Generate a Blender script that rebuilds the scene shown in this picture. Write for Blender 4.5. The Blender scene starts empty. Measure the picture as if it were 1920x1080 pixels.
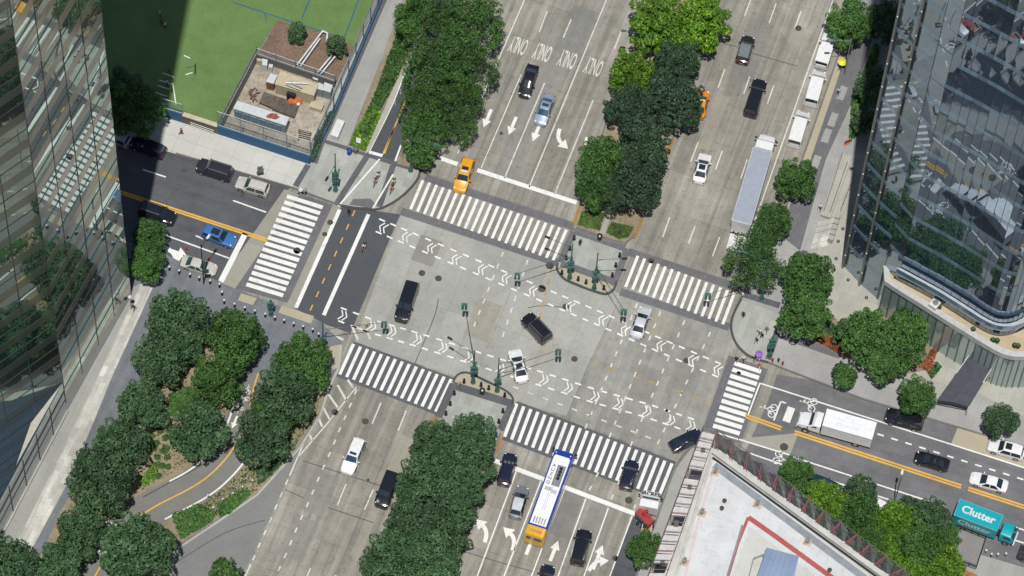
import bpy, math, random
from mathutils import Vector, Matrix
R = math.radians
random.seed(11)
C = bpy.context.scene.collection

# ------------------------------------------------------------------ survey: camera and ground grid
FPX, PITCH, ROLL, PXM = 7750.0, R(62), R(4), 14.3
DIST = FPX / PXM
CAM = Vector((0, -DIST * math.cos(PITCH), DIST * math.sin(PITCH)))
FWD = Vector((0, math.cos(PITCH), -math.sin(PITCH)))
_r = Vector((1, 0, 0)); _u = _r.cross(FWD)
RIGHT = math.cos(ROLL) * _r + math.sin(ROLL) * _u
UP = -math.sin(ROLL) * _r + math.cos(ROLL) * _u

def P(x, y, z=0.0):
    """map position of a surveyed point of the site at height z"""
    v = (x - 960) * RIGHT - (y - 540) * UP + FPX * FWD
    t = (z - CAM.z) / v.z
    return CAM + v * t

AVE = Vector((math.cos(R(73.5)), math.sin(R(73.5)), 0))      # along the avenue (away)
CRS = Vector((AVE.y, -AVE.x, 0))                             # across it, to the east
AVE_A = R(73.5)

# ------------------------------------------------------------------ tags
def tag(o, label=None, cat=None, group=None, kind=None):
    if label: o['label'] = label
    if cat: o['category'] = cat
    if group: o['group'] = group
    if kind: o['kind'] = kind
    return o

def thing(name, label, cat, loc=(0, 0, 0), rotz=0.0, group=None):
    o = bpy.data.objects.new(name, None)
    C.objects.link(o)
    o.location = loc; o.rotation_euler = (0, 0, rotz); o.empty_display_size = .3
    return tag(o, label, cat, group)

def children(o):
    return [c for c in bpy.data.objects if c.parent == o]

def copy_tree(o, parent=None, kids=None):
    c = o.copy(); C.objects.link(c)
    if parent: c.parent = parent
    for ch in (kids if kids is not None else children(o)):
        copy_tree(ch, c)
    return c

# ------------------------------------------------------------------ mesh builder
class MB:
    def __init__(s): s.v = []; s.f = []; s.m = []
    def add(s, vs, fs, m=0):
        b = len(s.v); s.v += [Vector(p) for p in vs]
        for f in fs: s.f.append([b + i for i in f]); s.m.append(m)
        return s
    def poly(s, pts, m=0): return s.add(pts, [list(range(len(pts)))], m)
    def prism(s, pts, z0, z1, m=0, ms=None, bottom=False):
        n = len(pts); ar = 0
        for i in range(n):
            a, b = pts[i], pts[(i + 1) % n]; ar += a[0] * b[1] - a[1] * b[0]
        if ar < 0: pts = list(reversed(pts))
        lo = [(p[0], p[1], z0) for p in pts]; hi = [(p[0], p[1], z1) for p in pts]
        s.add(hi, [list(range(n))], m)
        s.add(lo + hi, [[i, (i + 1) % n, n + (i + 1) % n, n + i] for i in range(n)], m if ms is None else ms)
        if bottom: s.add(lo, [list(range(n - 1, -1, -1))], m)
        return s
    def box(s, c, d, rot=0.0, m=0, mat=None):
        x, y, z = d[0] / 2, d[1] / 2, d[2] / 2
        M = mat or (Matrix.Translation(c) @ Matrix.Rotation(rot, 4, 'Z'))
        vs = [M @ Vector((a * x, b * y, e * z)) for a in (-1, 1) for b in (-1, 1) for e in (-1, 1)]
        return s.add(vs, [[0, 1, 3, 2], [4, 6, 7, 5], [0, 4, 5, 1], [2, 3, 7, 6], [0, 2, 6, 4], [1, 5, 7, 3]], m)
    def bar(s, a, b, w, h, m=0):
        a, b = Vector(a), Vector(b); d = b - a; L = d.length
        x = d.normalized(); up = Vector((0, 0, 1)) if abs(x.z) < .95 else Vector((0, 1, 0))
        y = up.cross(x).normalized(); z = x.cross(y)
        M = Matrix((x, y, z)).transposed().to_4x4(); M.translation = (a + b) / 2
        return s.box(None, (L, w, h), m=m, mat=M)
    def tube(s, a, b, r0, r1=None, n=8, m=0, caps=True):
        a, b = Vector(a), Vector(b); r1 = r0 if r1 is None else r1
        x = (b - a).normalized(); up = Vector((0, 0, 1)) if abs(x.z) < .95 else Vector((0, 1, 0))
        y = up.cross(x).normalized(); z = x.cross(y); vs = []
        for c, r in ((a, r0), (b, r1)):
            for i in range(n):
                t = 2 * math.pi * i / n; vs.append(c + y * (r * math.cos(t)) + z * (r * math.sin(t)))
        fs = [[i, (i + 1) % n, n + (i + 1) % n, n + i] for i in range(n)]
        if caps: fs += [list(range(n - 1, -1, -1)), list(range(n, 2 * n))]
        return s.add(vs, fs, m)
    def lathe(s, prof, c=(0, 0, 0), n=10, m=0):
        vs = []; k = len(prof)
        for r, z in prof:
            for i in range(n):
                t = 2 * math.pi * i / n; vs.append((c[0] + r * math.cos(t), c[1] + r * math.sin(t), c[2] + z))
        fs = [[j * n + i, j * n + (i + 1) % n, (j + 1) * n + (i + 1) % n, (j + 1) * n + i] for j in range(k - 1) for i in range(n)]
        fs += [list(range(n - 1, -1, -1)), list(range((k - 1) * n, k * n))]
        return s.add(vs, fs, m)
    def ball(s, c, r, n=8, m=0, sc=(1, 1, 1)):
        k = max(3, n // 2); prof = [(max(.001, r * math.sin(math.pi * j / k)), -r * math.cos(math.pi * j / k)) for j in range(k + 1)]
        b = len(s.v); s.lathe(prof, (0, 0, 0), n, m)
        for i in range(b, len(s.v)):
            p = s.v[i]; s.v[i] = Vector((c[0] + p.x * sc[0], c[1] + p.y * sc[1], c[2] + p.z * sc[2]))
        return s
    def strip(s, a, b, w, z, m=0):
        """flat painted line from a to b (world points)"""
        a, b = Vector((a[0], a[1], 0)), Vector((b[0], b[1], 0)); d = (b - a).normalized(); n = Vector((-d.y, d.x, 0)) * (w / 2)
        q = [a - n, b - n, b + n, a + n]
        return s.poly([(p.x, p.y, z) for p in q], m)
    def path(s, pts, w, z, m=0):
        L, Rr = offset(pts, w / 2), offset(pts, -w / 2)
        for i in range(len(pts) - 1):
            s.poly([(Rr[i].x, Rr[i].y, z), (Rr[i + 1].x, Rr[i + 1].y, z), (L[i + 1].x, L[i + 1].y, z), (L[i].x, L[i].y, z)], m)
        return s
    def build(s, name, mats, parent=None, world=False, smooth=None):
        me = bpy.data.meshes.new(name)
        v = s.v
        if parent is not None and world:
            Mi = (Matrix.Translation(parent.location) @ Matrix.Rotation(parent.rotation_euler.z, 4, 'Z')).inverted()
            v = [Mi @ p for p in v]
        me.from_pydata([tuple(p) for p in v], [], s.f)
        if not isinstance(mats, (list, tuple)): mats = [mats]
        for m in mats: me.materials.append(m)
        me.polygons.foreach_set('material_index', s.m)
        if smooth is not None:
            me.polygons.foreach_set('use_smooth', [True] * len(s.f))
            me.set_sharp_from_angle(angle=R(smooth))
        me.update()
        o = bpy.data.objects.new(name, me); C.objects.link(o)
        if parent is not None: o.parent = parent
        return o

def offset(pts, d):
    out = []
    pts = [Vector((p[0], p[1], 0)) for p in pts]
    for i, p in enumerate(pts):
        a = pts[i - 1] if i else None; b = pts[i + 1] if i < len(pts) - 1 else None
        t = ((b - p).normalized() if b is not None else Vector()) + ((p - a).normalized() if a is not None else Vector())
        t.normalize(); out.append(p + Vector((-t.y, t.x, 0)) * d)
    return out

def smooth_line(pts, k=6):
    """Catmull-Rom through the points"""
    pts = [Vector((p[0], p[1], 0)) for p in pts]; out = []
    for i in range(len(pts) - 1):
        p0 = pts[max(i - 1, 0)]; p1 = pts[i]; p2 = pts[i + 1]; p3 = pts[min(i + 2, len(pts) - 1)]
        for j in range(k):
            t = j / k
            out.append(.5 * ((2 * p1) + (p2 - p0) * t + (2 * p0 - 5 * p1 + 4 * p2 - p3) * t * t + (-p0 + 3 * p1 - 3 * p2 + p3) * t ** 3))
    out.append(pts[-1]); return out

def PX(l, z=0.0): return [P(x, y, z) for x, y in l]
def Z(l, ox, oy, k): return [(ox + x / k, oy + y / k) for x, y in l]

# ------------------------------------------------------------------ materials
def lin(c): c /= 255; return c / 12.92 if c <= .04045 else ((c + .055) / 1.055) ** 2.4
ILL = 1.36
def T(r, g, b): return tuple(min(.9, lin(c) / ILL) for c in (r, g, b)) + (1,)

class NT:
    def __init__(s, name):
        s.m = bpy.data.materials.new(name); s.m.use_nodes = True
        s.t = s.m.node_tree; s.n = s.t.nodes; s.b = s.n['Principled BSDF']; s.out = s.n['Material Output']
    def node(s, t, **k):
        n = s.n.new(t)
        for a, v in k.items():
            if a.startswith('i_'):
                key = a[2:]; n.inputs[int(key) if key.isdigit() else key.replace('_', ' ')].default_value = v
            else: setattr(n, a, v)
        return n
    def l(s, a, b): s.t.links.new(a, b)
    def coord(s, rot=0.0, scale=(1, 1, 1), kind='Object'):
        tc = s.node('ShaderNodeTexCoord'); mp = s.node('ShaderNodeMapping')
        mp.inputs['Rotation'].default_value = (0, 0, rot); mp.inputs['Scale'].default_value = scale
        s.l(tc.outputs[kind], mp.inputs['Vector']); return mp.outputs['Vector']
    def noise(s, vec, scale, detail=3, rough=.6):
        n = s.node('ShaderNodeTexNoise'); n.inputs['Scale'].default_value = scale; n.inputs['Detail'].default_value = detail; n.inputs['Roughness'].default_value = rough
        s.l(vec, n.inputs['Vector']); return n.outputs['Fac']
    def ramp(s, fac, stops):
        n = s.node('ShaderNodeValToRGB'); cr = n.color_ramp
        while len(cr.elements) < len(stops): cr.elements.new(.5)
        for e, (p, c) in zip(cr.elements, stops):
            e.position = p; e.color = c if len(c) == 4 else tuple(c) + (1,)
        s.l(fac, n.inputs['Fac']); return n.outputs['Color']
    def g(s, fac, lo, hi, a=.35, b=.65):
        return s.ramp(fac, [(a, (lo,) * 3), (b, (hi,) * 3)])
    def mix(s, a, b, fac=1.0, mode='MULTIPLY'):
        n = s.node('ShaderNodeMix', data_type='RGBA', blend_type=mode)
        for sock, v in ((n.inputs[6], a), (n.inputs[7], b), (n.inputs[0], fac)):
            if hasattr(v, 'links'): s.l(v, sock)
            else: sock.default_value = v
        return n.outputs[2]
    def col(s, c):
        if hasattr(c, 'links'): s.l(c, s.b.inputs['Base Color'])
        else: s.b.inputs['Base Color'].default_value = c
    def bump(s, h, strength=.3, dist=.02):
        n = s.node('ShaderNodeBump'); n.inputs['Strength'].default_value = strength; n.inputs['Distance'].default_value = dist
        s.l(h, n.inputs['Height']); s.l(n.outputs['Normal'], s.b.inputs['Normal'])

_cache = {}
def plain(name, c, rough=.6, metal=0.0, var=.12, scale=1.5, kind='Object'):
    key = (name,)
    if key in _cache: return _cache[key]
    n = NT(name); v = n.coord(kind=kind)
    n.col(n.mix(c, n.g(n.noise(v, scale, 4), 1 - var, 1 + var)))
    n.b.inputs['Roughness'].default_value = rough; n.b.inputs['Metallic'].default_value = metal
    _cache[key] = n.m; return n.m

def ground(name, c, big=.12, fine=.1, slab=None, slab_var=.06, joint=.8, streak=0.0, rot=AVE_A, spots=0.0, joint_w=.03, off=0.0):
    """paving: large blotches, fine grain, slab joints and wheel streaks laid out in the street's own grid"""
    n = NT(name); v = n.coord(); vs = n.coord(rot=-rot)
    c = n.mix(c, n.g(n.noise(v, .09, 5, .65), 1 - big, 1 + big, .3, .7))
    c = n.mix(c, n.g(n.noise(v, .5, 4, .6), 1 - big * .6, 1 + big * .6, .3, .7))
    c = n.mix(c, n.g(n.noise(v, 6, 3, .7), 1 - fine, 1 + fine))
    if slab:
        b = n.node('ShaderNodeTexBrick'); b.offset = off; b.squash = 1
        b.inputs['Scale'].default_value = 1; b.inputs['Brick Width'].default_value = slab[0]; b.inputs['Row Height'].default_value = slab[1]
        b.inputs['Mortar Size'].default_value = joint_w; b.inputs['Mortar Smooth'].default_value = .3
        b.inputs['Color1'].default_value = (1 - slab_var,) * 3 + (1,); b.inputs['Color2'].default_value = (1 + slab_var,) * 3 + (1,); b.inputs['Mortar'].default_value = (joint,) * 3 + (1,)
        wob = n.mix(vs, n.noise(v, .4, 2), .06, 'LINEAR_LIGHT')
        n.l(wob, b.inputs['Vector']); c = n.mix(c, b.outputs['Color'])
    if streak:
        sv = n.coord(rot=-rot); mp = n.node('ShaderNodeMapping'); mp.inputs['Scale'].default_value = (.03, 1.1, 1)
        n.l(sv, mp.inputs['Vector']); c = n.mix(c, n.g(n.noise(mp.outputs[0], 1, 3, .55), 1 - streak, 1 + streak * .5, .35, .65))
    if spots:
        c = n.mix(c, n.g(n.noise(v, 1.3, 6, .75), 1 - spots, 1, .36, .46))
    n.col(c); n.b.inputs['Roughness'].default_value = .9; n.b.inputs['Specular IOR Level'].default_value = .25
    n.bump(n.noise(v, 9, 3), .25, .01)
    return n.m

def worn(name, c, **k): return ground(name, c, **k)

def leafmat(name, dark, light, hi=None):
    n = NT(name); v = n.coord()
    geo = n.node('ShaderNodeNewGeometry'); oi = n.node('ShaderNodeObjectInfo')
    stops = [(.0, dark), (.75, light)] + ([(1.0, hi)] if hi else [])
    c = n.ramp(geo.outputs['Random Per Island'], stops)
    c = n.mix(c, n.g(n.noise(v, .55, 2), .7, 1.3, .35, .65))
    c = n.mix(c, n.g(oi.outputs['Random'], .82, 1.18, 0, 1))
    n.col(c); n.b.inputs['Roughness'].default_value = .55; n.b.inputs['Specular IOR Level'].default_value = .35
    tr = n.node('ShaderNodeBsdfTranslucent'); n.l(n.mix(c, (1.1, 1.35, .5, 1)), tr.inputs['Color'])
    mx = n.node('ShaderNodeMixShader'); mx.inputs[0].default_value = .25
    n.l(n.b.outputs[0], mx.inputs[1]); n.l(tr.outputs[0], mx.inputs[2]); n.l(mx.outputs[0], n.out.inputs['Surface'])
    return n.m

def paint(name, c, rough=.25, metal=0.0, coat=.6, flake=.0):
    key = ('paint', name)
    if key in _cache: return _cache[key]
    n = NT(name); v = n.coord()
    n.col(n.mix(c, n.g(n.noise(v, 2.5, 3), .93, 1.07)))
    n.b.inputs['Roughness'].default_value = rough; n.b.inputs['Metallic'].default_value = metal
    n.b.inputs['Coat Weight'].default_value = coat; n.b.inputs['Coat Roughness'].default_value = .06
    _cache[key] = n.m; return n.m

def glassmat(name, c, rough=.04, refl=.45, tint=(.75, .85, .85, 1), wav=0.0, isl=.25, wscale=.35):
    n = NT(name)
    geo = n.node('ShaderNodeNewGeometry')
    c2 = n.mix(c, n.g(geo.outputs['Random Per Island'], 1 - isl, 1 + isl * 2, 0, 1))
    n.col(c2); n.b.inputs['Roughness'].default_value = .3
    gl = n.node('ShaderNodeBsdfGlossy'); gl.inputs['Color'].default_value = tint; gl.inputs['Roughness'].default_value = rough
    fr = n.node('ShaderNodeFresnel'); fr.inputs['IOR'].default_value = 1.5
    ma = n.node('ShaderNodeMath', operation='MULTIPLY_ADD'); ma.inputs[1].default_value = 1.0; ma.inputs[2].default_value = refl
    ma.use_clamp = True; n.l(fr.outputs[0], ma.inputs[0])
    if wav:
        b = n.node('ShaderNodeBump'); b.inputs['Strength'].default_value = 1; b.inputs['Distance'].default_value = wav
        n.l(n.noise(n.coord(), wscale, 1), b.inputs['Height'])
        n.l(b.outputs[0], gl.inputs['Normal'])
    mx = n.node('ShaderNodeMixShader'); n.l(ma.outputs[0], mx.inputs[0])
    n.l(n.b.outputs[0], mx.inputs[1]); n.l(gl.outputs[0], mx.inputs[2]); n.l(mx.outputs[0], n.out.inputs['Surface'])
    return n.m

M = {}
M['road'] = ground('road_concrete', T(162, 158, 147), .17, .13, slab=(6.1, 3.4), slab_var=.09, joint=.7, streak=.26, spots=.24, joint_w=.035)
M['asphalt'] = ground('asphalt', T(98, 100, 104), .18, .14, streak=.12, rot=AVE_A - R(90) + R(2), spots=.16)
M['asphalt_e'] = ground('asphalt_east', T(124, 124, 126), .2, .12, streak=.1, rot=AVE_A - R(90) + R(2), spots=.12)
M['asphalt_new'] = ground('asphalt_fresh', T(90, 93, 97), .08, .12, spots=.05)
M['asphalt_path'] = ground('asphalt_path', T(136, 134, 129), .08, .1)
M['ramp'] = ground('ramp_asphalt', T(140, 140, 138), .08, .12, spots=.06)
M['strip_concrete'] = ground('strip_concrete', T(168, 165, 152), .09, .08, slab=(6, 30), spots=.06)
M['band'] = ground('granite_band', T(120, 120, 123), .1, .12, slab=(.9, .45), slab_var=.08, joint=.75, off=.5, joint_w=.02)
M['band_dark'] = ground('granite_band_dark', T(106, 107, 111), .1, .12, slab=(.6, .3), slab_var=.12, joint=.7, off=.5, joint_w=.02)
M['paver'] = ground('plaza_paver', T(178, 181, 172), .09, .08, slab=(1.4, .9), slab_var=.1, joint=.86, off=.5, joint_w=.02)
M['walk_white'] = ground('walk_white', T(212, 211, 203), .07, .06, slab=(2.6, 2.2), slab_var=.03, joint=.76, rot=R(-17.5), joint_w=.035)
M['walk_grey'] = ground('walk_grey', T(172, 172, 166), .08, .08, slab=(4.5, 1.6), slab_var=.05, joint=.85)
M['walk_plaza'] = ground('walk_plaza_blue', T(128, 132, 137), .16, .1, slab=(1.8, .9), slab_var=.05, joint=.9, off=.5, joint_w=.015, streak=.12, spots=.12)
M['walk_east'] = ground('walk_east', T(174, 173, 170), .13, .07, slab=(4.8, 4.8), slab_var=.04, joint=.85, rot=R(-17.5))
M['walk_light'] = ground('walk_light', T(188, 187, 176), .1, .08, slab=(1.5, 2.6), slab_var=.06, joint=.8, rot=R(-17.5), off=.5)
M['stone_strip'] = ground('stone_strip', T(208, 207, 198), .22, .12, slab=(1.6, .7), slab_var=.16, joint=.85, off=.5, streak=.2)
M['kerb'] = ground('kerb_stone', T(128, 126, 122), .12, .12, slab=(2.4, 50), joint=.6)
M['kerb_dark'] = ground('kerb_dark', T(88, 86, 84), .1, .12)
M['kerb_rust'] = ground('kerb_rust', T(178, 130, 70), .2, .15)
M['tan'] = ground('tan_slab', T(190, 180, 156), .06, .07)
M['soil'] = ground('planting_soil', T(160, 145, 122), .2, .25, spots=.35)
M['mulch'] = ground('mulch', T(136, 114, 98), .16, .3, spots=.25)
M['dirt'] = ground('yard_dirt', T(178, 168, 153), .32, .26, spots=.35)
M['turf'] = ground('turf', T(112, 140, 82), .13, .08, slab=(40, 4.6), slab_var=.045, joint=.97, joint_w=.05, spots=.1)
M['white'] = ground('road_paint_white', T(250, 250, 244), .06, .08, spots=.22)
M['white_worn'] = ground('road_paint_worn', T(228, 226, 216), .1, .1, spots=.36)
M['yellow'] = ground('road_paint_yellow', T(240, 188, 84), .08, .08, spots=.15)
M['orange_worn'] = ground('road_paint_old_yellow', T(196, 158, 92), .1, .1, spots=.3)
M['iron'] = plain('cast_iron', T(88, 82, 76), .7, .3)
M['iron_rust'] = plain('rusty_iron', T(120, 92, 82), .8, .2)
M['blackiron'] = plain('black_iron', (.02, .019, .018, 1), .5, .2)
M['green'] = plain('dark_green_paint', (.03, .105, .082, 1), .45, .1)
M['greenl'] = plain('pole_green', (.045, .14, .11, 1), .45, .1)
M['steel'] = plain('galvanised_steel', T(168, 172, 174), .45, .6)
M['whitep'] = plain('white_paint', T(232, 232, 230), .5)
M['blackp'] = plain('black_plastic', (.012, .012, .014, 1), .5)
M['glass'] = paint('car_glass', (.018, .026, .034, 1), .06, 0, 1.0)
M['glass_blue'] = paint('car_glass_blue', (.02, .05, .09, 1), .06, 0, 1.0)
M['glass_green'] = paint('car_glass_green', (.03, .065, .05, 1), .08, 0, 1.0)
M['tyre'] = plain('tyre_rubber', (.012, .012, .012, 1), .85)
M['rim'] = plain('wheel_alloy', (.5, .5, .52, 1), .35, .7)
M['rim_dark'] = plain('wheel_dark', (.05, .05, .055, 1), .4, .6)
M['lamp'] = paint('headlamp', (.75, .77, .8, 1), .1)
M['tail'] = paint('tail_lamp', (.25, .01, .01, 1), .2)
M['red'] = plain('red_paint', (.30, .035, .03, 1), .5)
M['orange'] = plain('orange_plastic', (.55, .15, .05, 1), .6)
M['bark'] = plain('bark', (.09, .07, .052, 1), .9, 0, .25, 6)
M['leaf_d'] = leafmat('leaf_dark', (.026, .068, .032), (.074, .152, .060), (.145, .225, .105))
M['leaf_m'] = leafmat('leaf_mid', (.026, .078, .016), (.074, .178, .034), (.14, .25, .065))
M['leaf_y'] = leafmat('leaf_lime', (.045, .125, .006), (.125, .265, .018), (.30, .45, .06))
M['leaf_l'] = leafmat('leaf_feathery', (.026, .076, .018), (.070, .165, .032), (.125, .225, .06))
M['leaf_s'] = leafmat('leaf_spruce', (.020, .048, .028), (.054, .108, .054), (.095, .155, .078))
M['leaf_o'] = leafmat('leaf_rust', (.16, .05, .02), (.30, .10, .04))
M['grass'] = leafmat('grass_blade', (.035, .07, .012), (.085, .14, .03), (.14, .16, .06))
# ------------------------------------------------------------------ ground, pavements, paint
KZ = .13
def struct(name, mb, mats): return tag(mb.build(name, mats), kind='structure')
def flat(name, pts, z, mat):
    """thin sheet 4 mm above the one below"""
    q = PX(pts, 0) if z < .1 else PX(pts, KZ)
    return struct(name, MB().poly([(p.x, p.y, z) for p in ccw(q)]), M[mat])
def ccw(q):
    ar = sum(q[i].x * q[(i + 1) % len(q)].y - q[(i + 1) % len(q)].x * q[i].y for i in range(len(q)))
    return q if ar > 0 else list(reversed(q))
def raised(name, pts, mat, z=KZ, side='kerb'):
    return struct(name, MB().prism([(p.x, p.y) for p in ccw(PX(pts, z))], -.05, z, 0, 1), [M[mat], M[side]])
def kerb(pts, w=.2, z=KZ + .012, mat='kerb', name='kerb', sm=0):
    q = PX(pts, z); q = smooth_line(q, 5) if sm else q
    mb = MB(); L, Rr = offset(q, w / 2), offset(q, -w / 2)
    for i in range(len(q) - 1):
        a, b, c, d = Rr[i], Rr[i + 1], L[i + 1], L[i]
        mb.prism([(a.x, a.y), (b.x, b.y), (c.x, c.y), (d.x, d.y)], -.04, z)
    return struct(name, mb, M[mat])

base = MB().poly([(-1500, -600, 0), (1500, -600, 0), (1500, 2500, 0), (-1500, 2500, 0)])
struct('road', base, M['road'])

# Murray-side asphalt, bike crossing, ramps
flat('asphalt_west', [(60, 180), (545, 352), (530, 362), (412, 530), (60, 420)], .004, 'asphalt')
flat('concrete_band', [(533, 355), (562, 364), (441, 541), (411, 529)], .0065, 'strip_concrete')
flat('crossing_pavers', [(562, 364), (624, 384), (539, 568), (441, 541)], .008, 'band')
flat('concrete_band', [(624, 382), (642, 390), (556, 577), (539, 569)], .0065, 'strip_concrete')
flat('bike_crossing', [(641, 386), (750, 402), (657, 625), (610, 608), (554, 579)], .0085, 'asphalt_new')
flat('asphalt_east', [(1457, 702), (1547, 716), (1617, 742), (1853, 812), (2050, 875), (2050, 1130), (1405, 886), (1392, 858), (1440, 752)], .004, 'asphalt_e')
flat('concrete_patch', [(1392, 822), (1497, 812), (1482, 852), (1385, 824)], .0095, 'strip_concrete')
flat('parking_slab', [(1796, 801), (1783, 833), (1960, 892), (1960, 845), (1853, 814)], .008, 'tan')
flat('ramp', [(566, 835), (540, 893), (448, 1095), (310, 1095), (335, 1028), (400, 985), (480, 930)], .004, 'ramp')
flat('dark_asphalt', [(1188, 968), (1232, 975), (1190, 1095), (1135, 1095)], .004, 'asphalt')
flat('concrete_patch', [(690, 1080), (760, 965), (800, 800), (830, 790), (740, 1095)], .004, 'strip_concrete')

M['junction'] = ground('junction_concrete', T(176, 176, 168), .13, .1, slab=(6.1, 3.4), slab_var=.06, joint=.8, spots=.14, joint_w=.035)
M['junction_dark'] = ground('junction_concrete_worn', T(162, 161, 153), .2, .1, slab=(6.1, 3.4), slab_var=.07, joint=.8, streak=.1, spots=.2, joint_w=.035)
flat('junction', [(752, 404), (1045, 497), (1165, 552), (1100, 690), (1062, 780), (962, 752), (855, 706), (664, 642)], .0025, 'junction')
flat('junction', [(1168, 552), (1368, 617), (1318, 803), (1262, 862), (1064, 782), (1102, 690)], .0025, 'junction_dark')
# crosswalk paving bands
def pstrip(mb, a, b, w, z=.016): return mb.strip(P(*a), P(*b), w, z)
bands = MB()
for a, b in [((797, 333), (1076, 425)), ((752, 396), (1046, 493)), ((1178, 472), (1390, 541)), ((1163, 547), (1368, 614))]:
    pstrip(bands, a, b, 1.15, .008)
struct('crosswalk_band', bands, M['band'])
flat('crossing_pavers', [(664, 640), (852, 709), (818, 778), (630, 706)], .008, 'band_dark')
flat('crossing_pavers', [(970, 752), (1268, 866), (1240, 938), (940, 824)], .008, 'band_dark')
flat('crossing_pavers', [(1366, 666), (1440, 692), (1402, 792), (1388, 832), (1318, 806)], .008, 'band')

def stripes(t0, b0, t1, b1, n, w=.5, name='crosswalk'):
    mb = MB()
    for i in range(n):
        k = i / (n - 1)
        t = [t0[j] + (t1[j] - t0[j]) * k for j in (0, 1)]; b = [b0[j] + (b1[j] - b0[j]) * k for j in (0, 1)]
        mb.strip(P(*t), P(*b), w, .016)
    return struct(name, mb, M['white'])
stripes((793, 338), (770, 392), (1062, 431), (1037, 488), 22, .39)
stripes((1196, 480), (1173, 538), (1377, 549), (1355, 608), 15, .39)
stripes((538, 368), (605, 389), (462, 533), (531, 554), 16, .58)
stripes((663, 645), (637, 702), (846, 711), (817, 772), 15, .42)
stripes((969, 757), (946, 819), (1260, 869), (1235, 932), 23, .43)
stripes((1377, 681), (1427, 697), (1337, 798), (1387, 813), 11, .6)

ln = MB(); wn = MB(); yl = MB(); og = MB(); thick = MB()
Lw = .17
for a, b in [((985, -4), (858, 288)), ((977, 140), (902, 315)), ((1021, 156), (946, 334)), ((1140, -8), (992, 351)), ((1112, 188), (1040, 364)),
             ((1026, 21), (1011, 60)), ((1071, 36), (1056, 71)), ((1166, 56), (1152, 92)), ((1044, -28), (1036, -8)),
             ((1564, -6), (1402, 452)), ((1376, 524), (1372, 538)),
             ((543, 892), (577, 813)), ((577, 813), (612, 736)), ((560, 856), (613, 795)), ((613, 795), (668, 726)), ((470, 1058), (450, 1102))]:
    pstrip(wn, a, b, Lw)
for k, (ox, oy), segs in ((3, (1240, 0), [((502, 0), (468, 90)), ((645, 20), (607, 130)), ((787, 60), (750, 163)), ((357, 388), (320, 493)), ((497, 430), (463, 530)), ((632, 483), (597, 583)), ((207, 800), (165, 910)), ((343, 848), (305, 953)), ((483, 898), (447, 1005))]),
                          (3, (1200, 340), [((167, 203), (128, 315)), ((310, 252), (273, 350)), ((447, 315), (408, 422))]),
                          (3, (400, 720), [((943, 105), (893, 225)), ((1085, 150), (1040, 262)), ((747, 562), (697, 683)), ((900, 593), (850, 708)), ((547, 1035), (515, 1110)), ((690, 1075), (650, 1170))])):
    for a, b in segs: pstrip(wn, (ox + a[0] / k, oy + a[1] / k), (ox + b[0] / k, oy + b[1] / k), Lw)
for (x, y) in Z([(800, 45), (770, 120), (740, 190), (710, 258), (682, 327), (652, 397), (620, 468), (590, 537), (560, 607), (530, 678), (497, 750), (465, 822), (435, 893), (405, 965), (372, 1038), (342, 1110),
                 (413, 552), (382, 622), (352, 692), (322, 765), (290, 835), (258, 907), (228, 978)], 400, 720, 3):
    pstrip(wn, (x + 2, y - 4.5), (x - 2, y + 4.5), .2)
for a, b in [((615, 738), (633, 764)), ((633, 722), (650, 752)), ((602, 757), (618, 786)), ((594, 775), (604, 800)), ((580, 815), (586, 826)), ((652, 712), (662, 727)),
             ((660, 612), (671, 637)), ((661, 611), (689, 622)), ((689, 622), (694, 636)), ((606, 622), (644, 637))]:
    pstrip(wn, a, b, .28)
# south-east approach
for a, b in Z([((505, 490), (285, 1080)), ((645, 540), (435, 1080)), ((775, 590), (590, 1080)), ((895, 645), (740, 1080)), ((1022, 697), (885, 1080)), ((1155, 743), (1030, 1080))], 0, 0, 1) if False else \
        [((505, 490), (273, 1112)), ((645, 540), (423, 1112)), ((775, 590), (578, 1112)), ((895, 645), (728, 1112)), ((1022, 697), (874, 1112)), ((1155, 743), (1019, 1112))]:
    pstrip(ln, (800 + a[0] / 3, 720 + a[1] / 3), (800 + b[0] / 3, 720 + b[1] / 3), Lw)
for a, b in [((928, 864), (1192, 964)), ((895, 319), (1081, 380)), ((824, 296), (858, 308))]: pstrip(thick, a, b, .62)
for a, b in [((460, 438), (414, 528))]: pstrip(thick, a, b, .75)
for a, b in [((1426, 719), (1930, 880)), ((1425, 718), (1403, 777)), ((1464, 753), (1451, 788)), ((1464, 753), (1474, 756)), ((1343, 811), (1384, 824)), ((1386, 824), (1480, 853)), ((1487, 857), (1773, 950)), ((1903, 988), (1960, 1008)), ((1406, 850), (1475, 874)), ((1502, 883), (1722, 955)), ((1900, 1012), (1960, 1031)),
             ((307, 440), (429, 484)), ((268, 318), (311, 332)), ((437, 376), (499, 398)), ((367, 442), (381, 448)), ((634, 372), (712, 298)),
             ((690, 285), (722, 222)), ((722, 222), (737, 190)), ((737, 190), (790, 55)), ((690, 286), (716, 291)), ((738, 302), (752, 270))]:
    pstrip(ln, a, b, .2)
struct('lane_marking', wn, M['white_worn']); 
pstrip(thick, (1484, 764), (1474, 791), 1.0)
for a, b in [((637, 393), (555, 577)), ((691, 402), (607, 591))]: pstrip(thick, a, b, .5)
struct('stop_line', thick, M['white'])
mk = MB()      # paint lying on the raised corner pavement
for a, b in [((634, 387), (712, 298)), ((699, 391), (737, 327))]: mk.strip(P(*a, KZ), P(*b, KZ), .22, KZ + .012)
struct('path_marking', mk, M['white'])
for i in range(11):
    x, y = 1651 + 26.2 * i, 815.5 + 8.2 * i
    pstrip(ln, (x - 6, y - 1.9), (x + 6, y + 1.9), .22)
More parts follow.
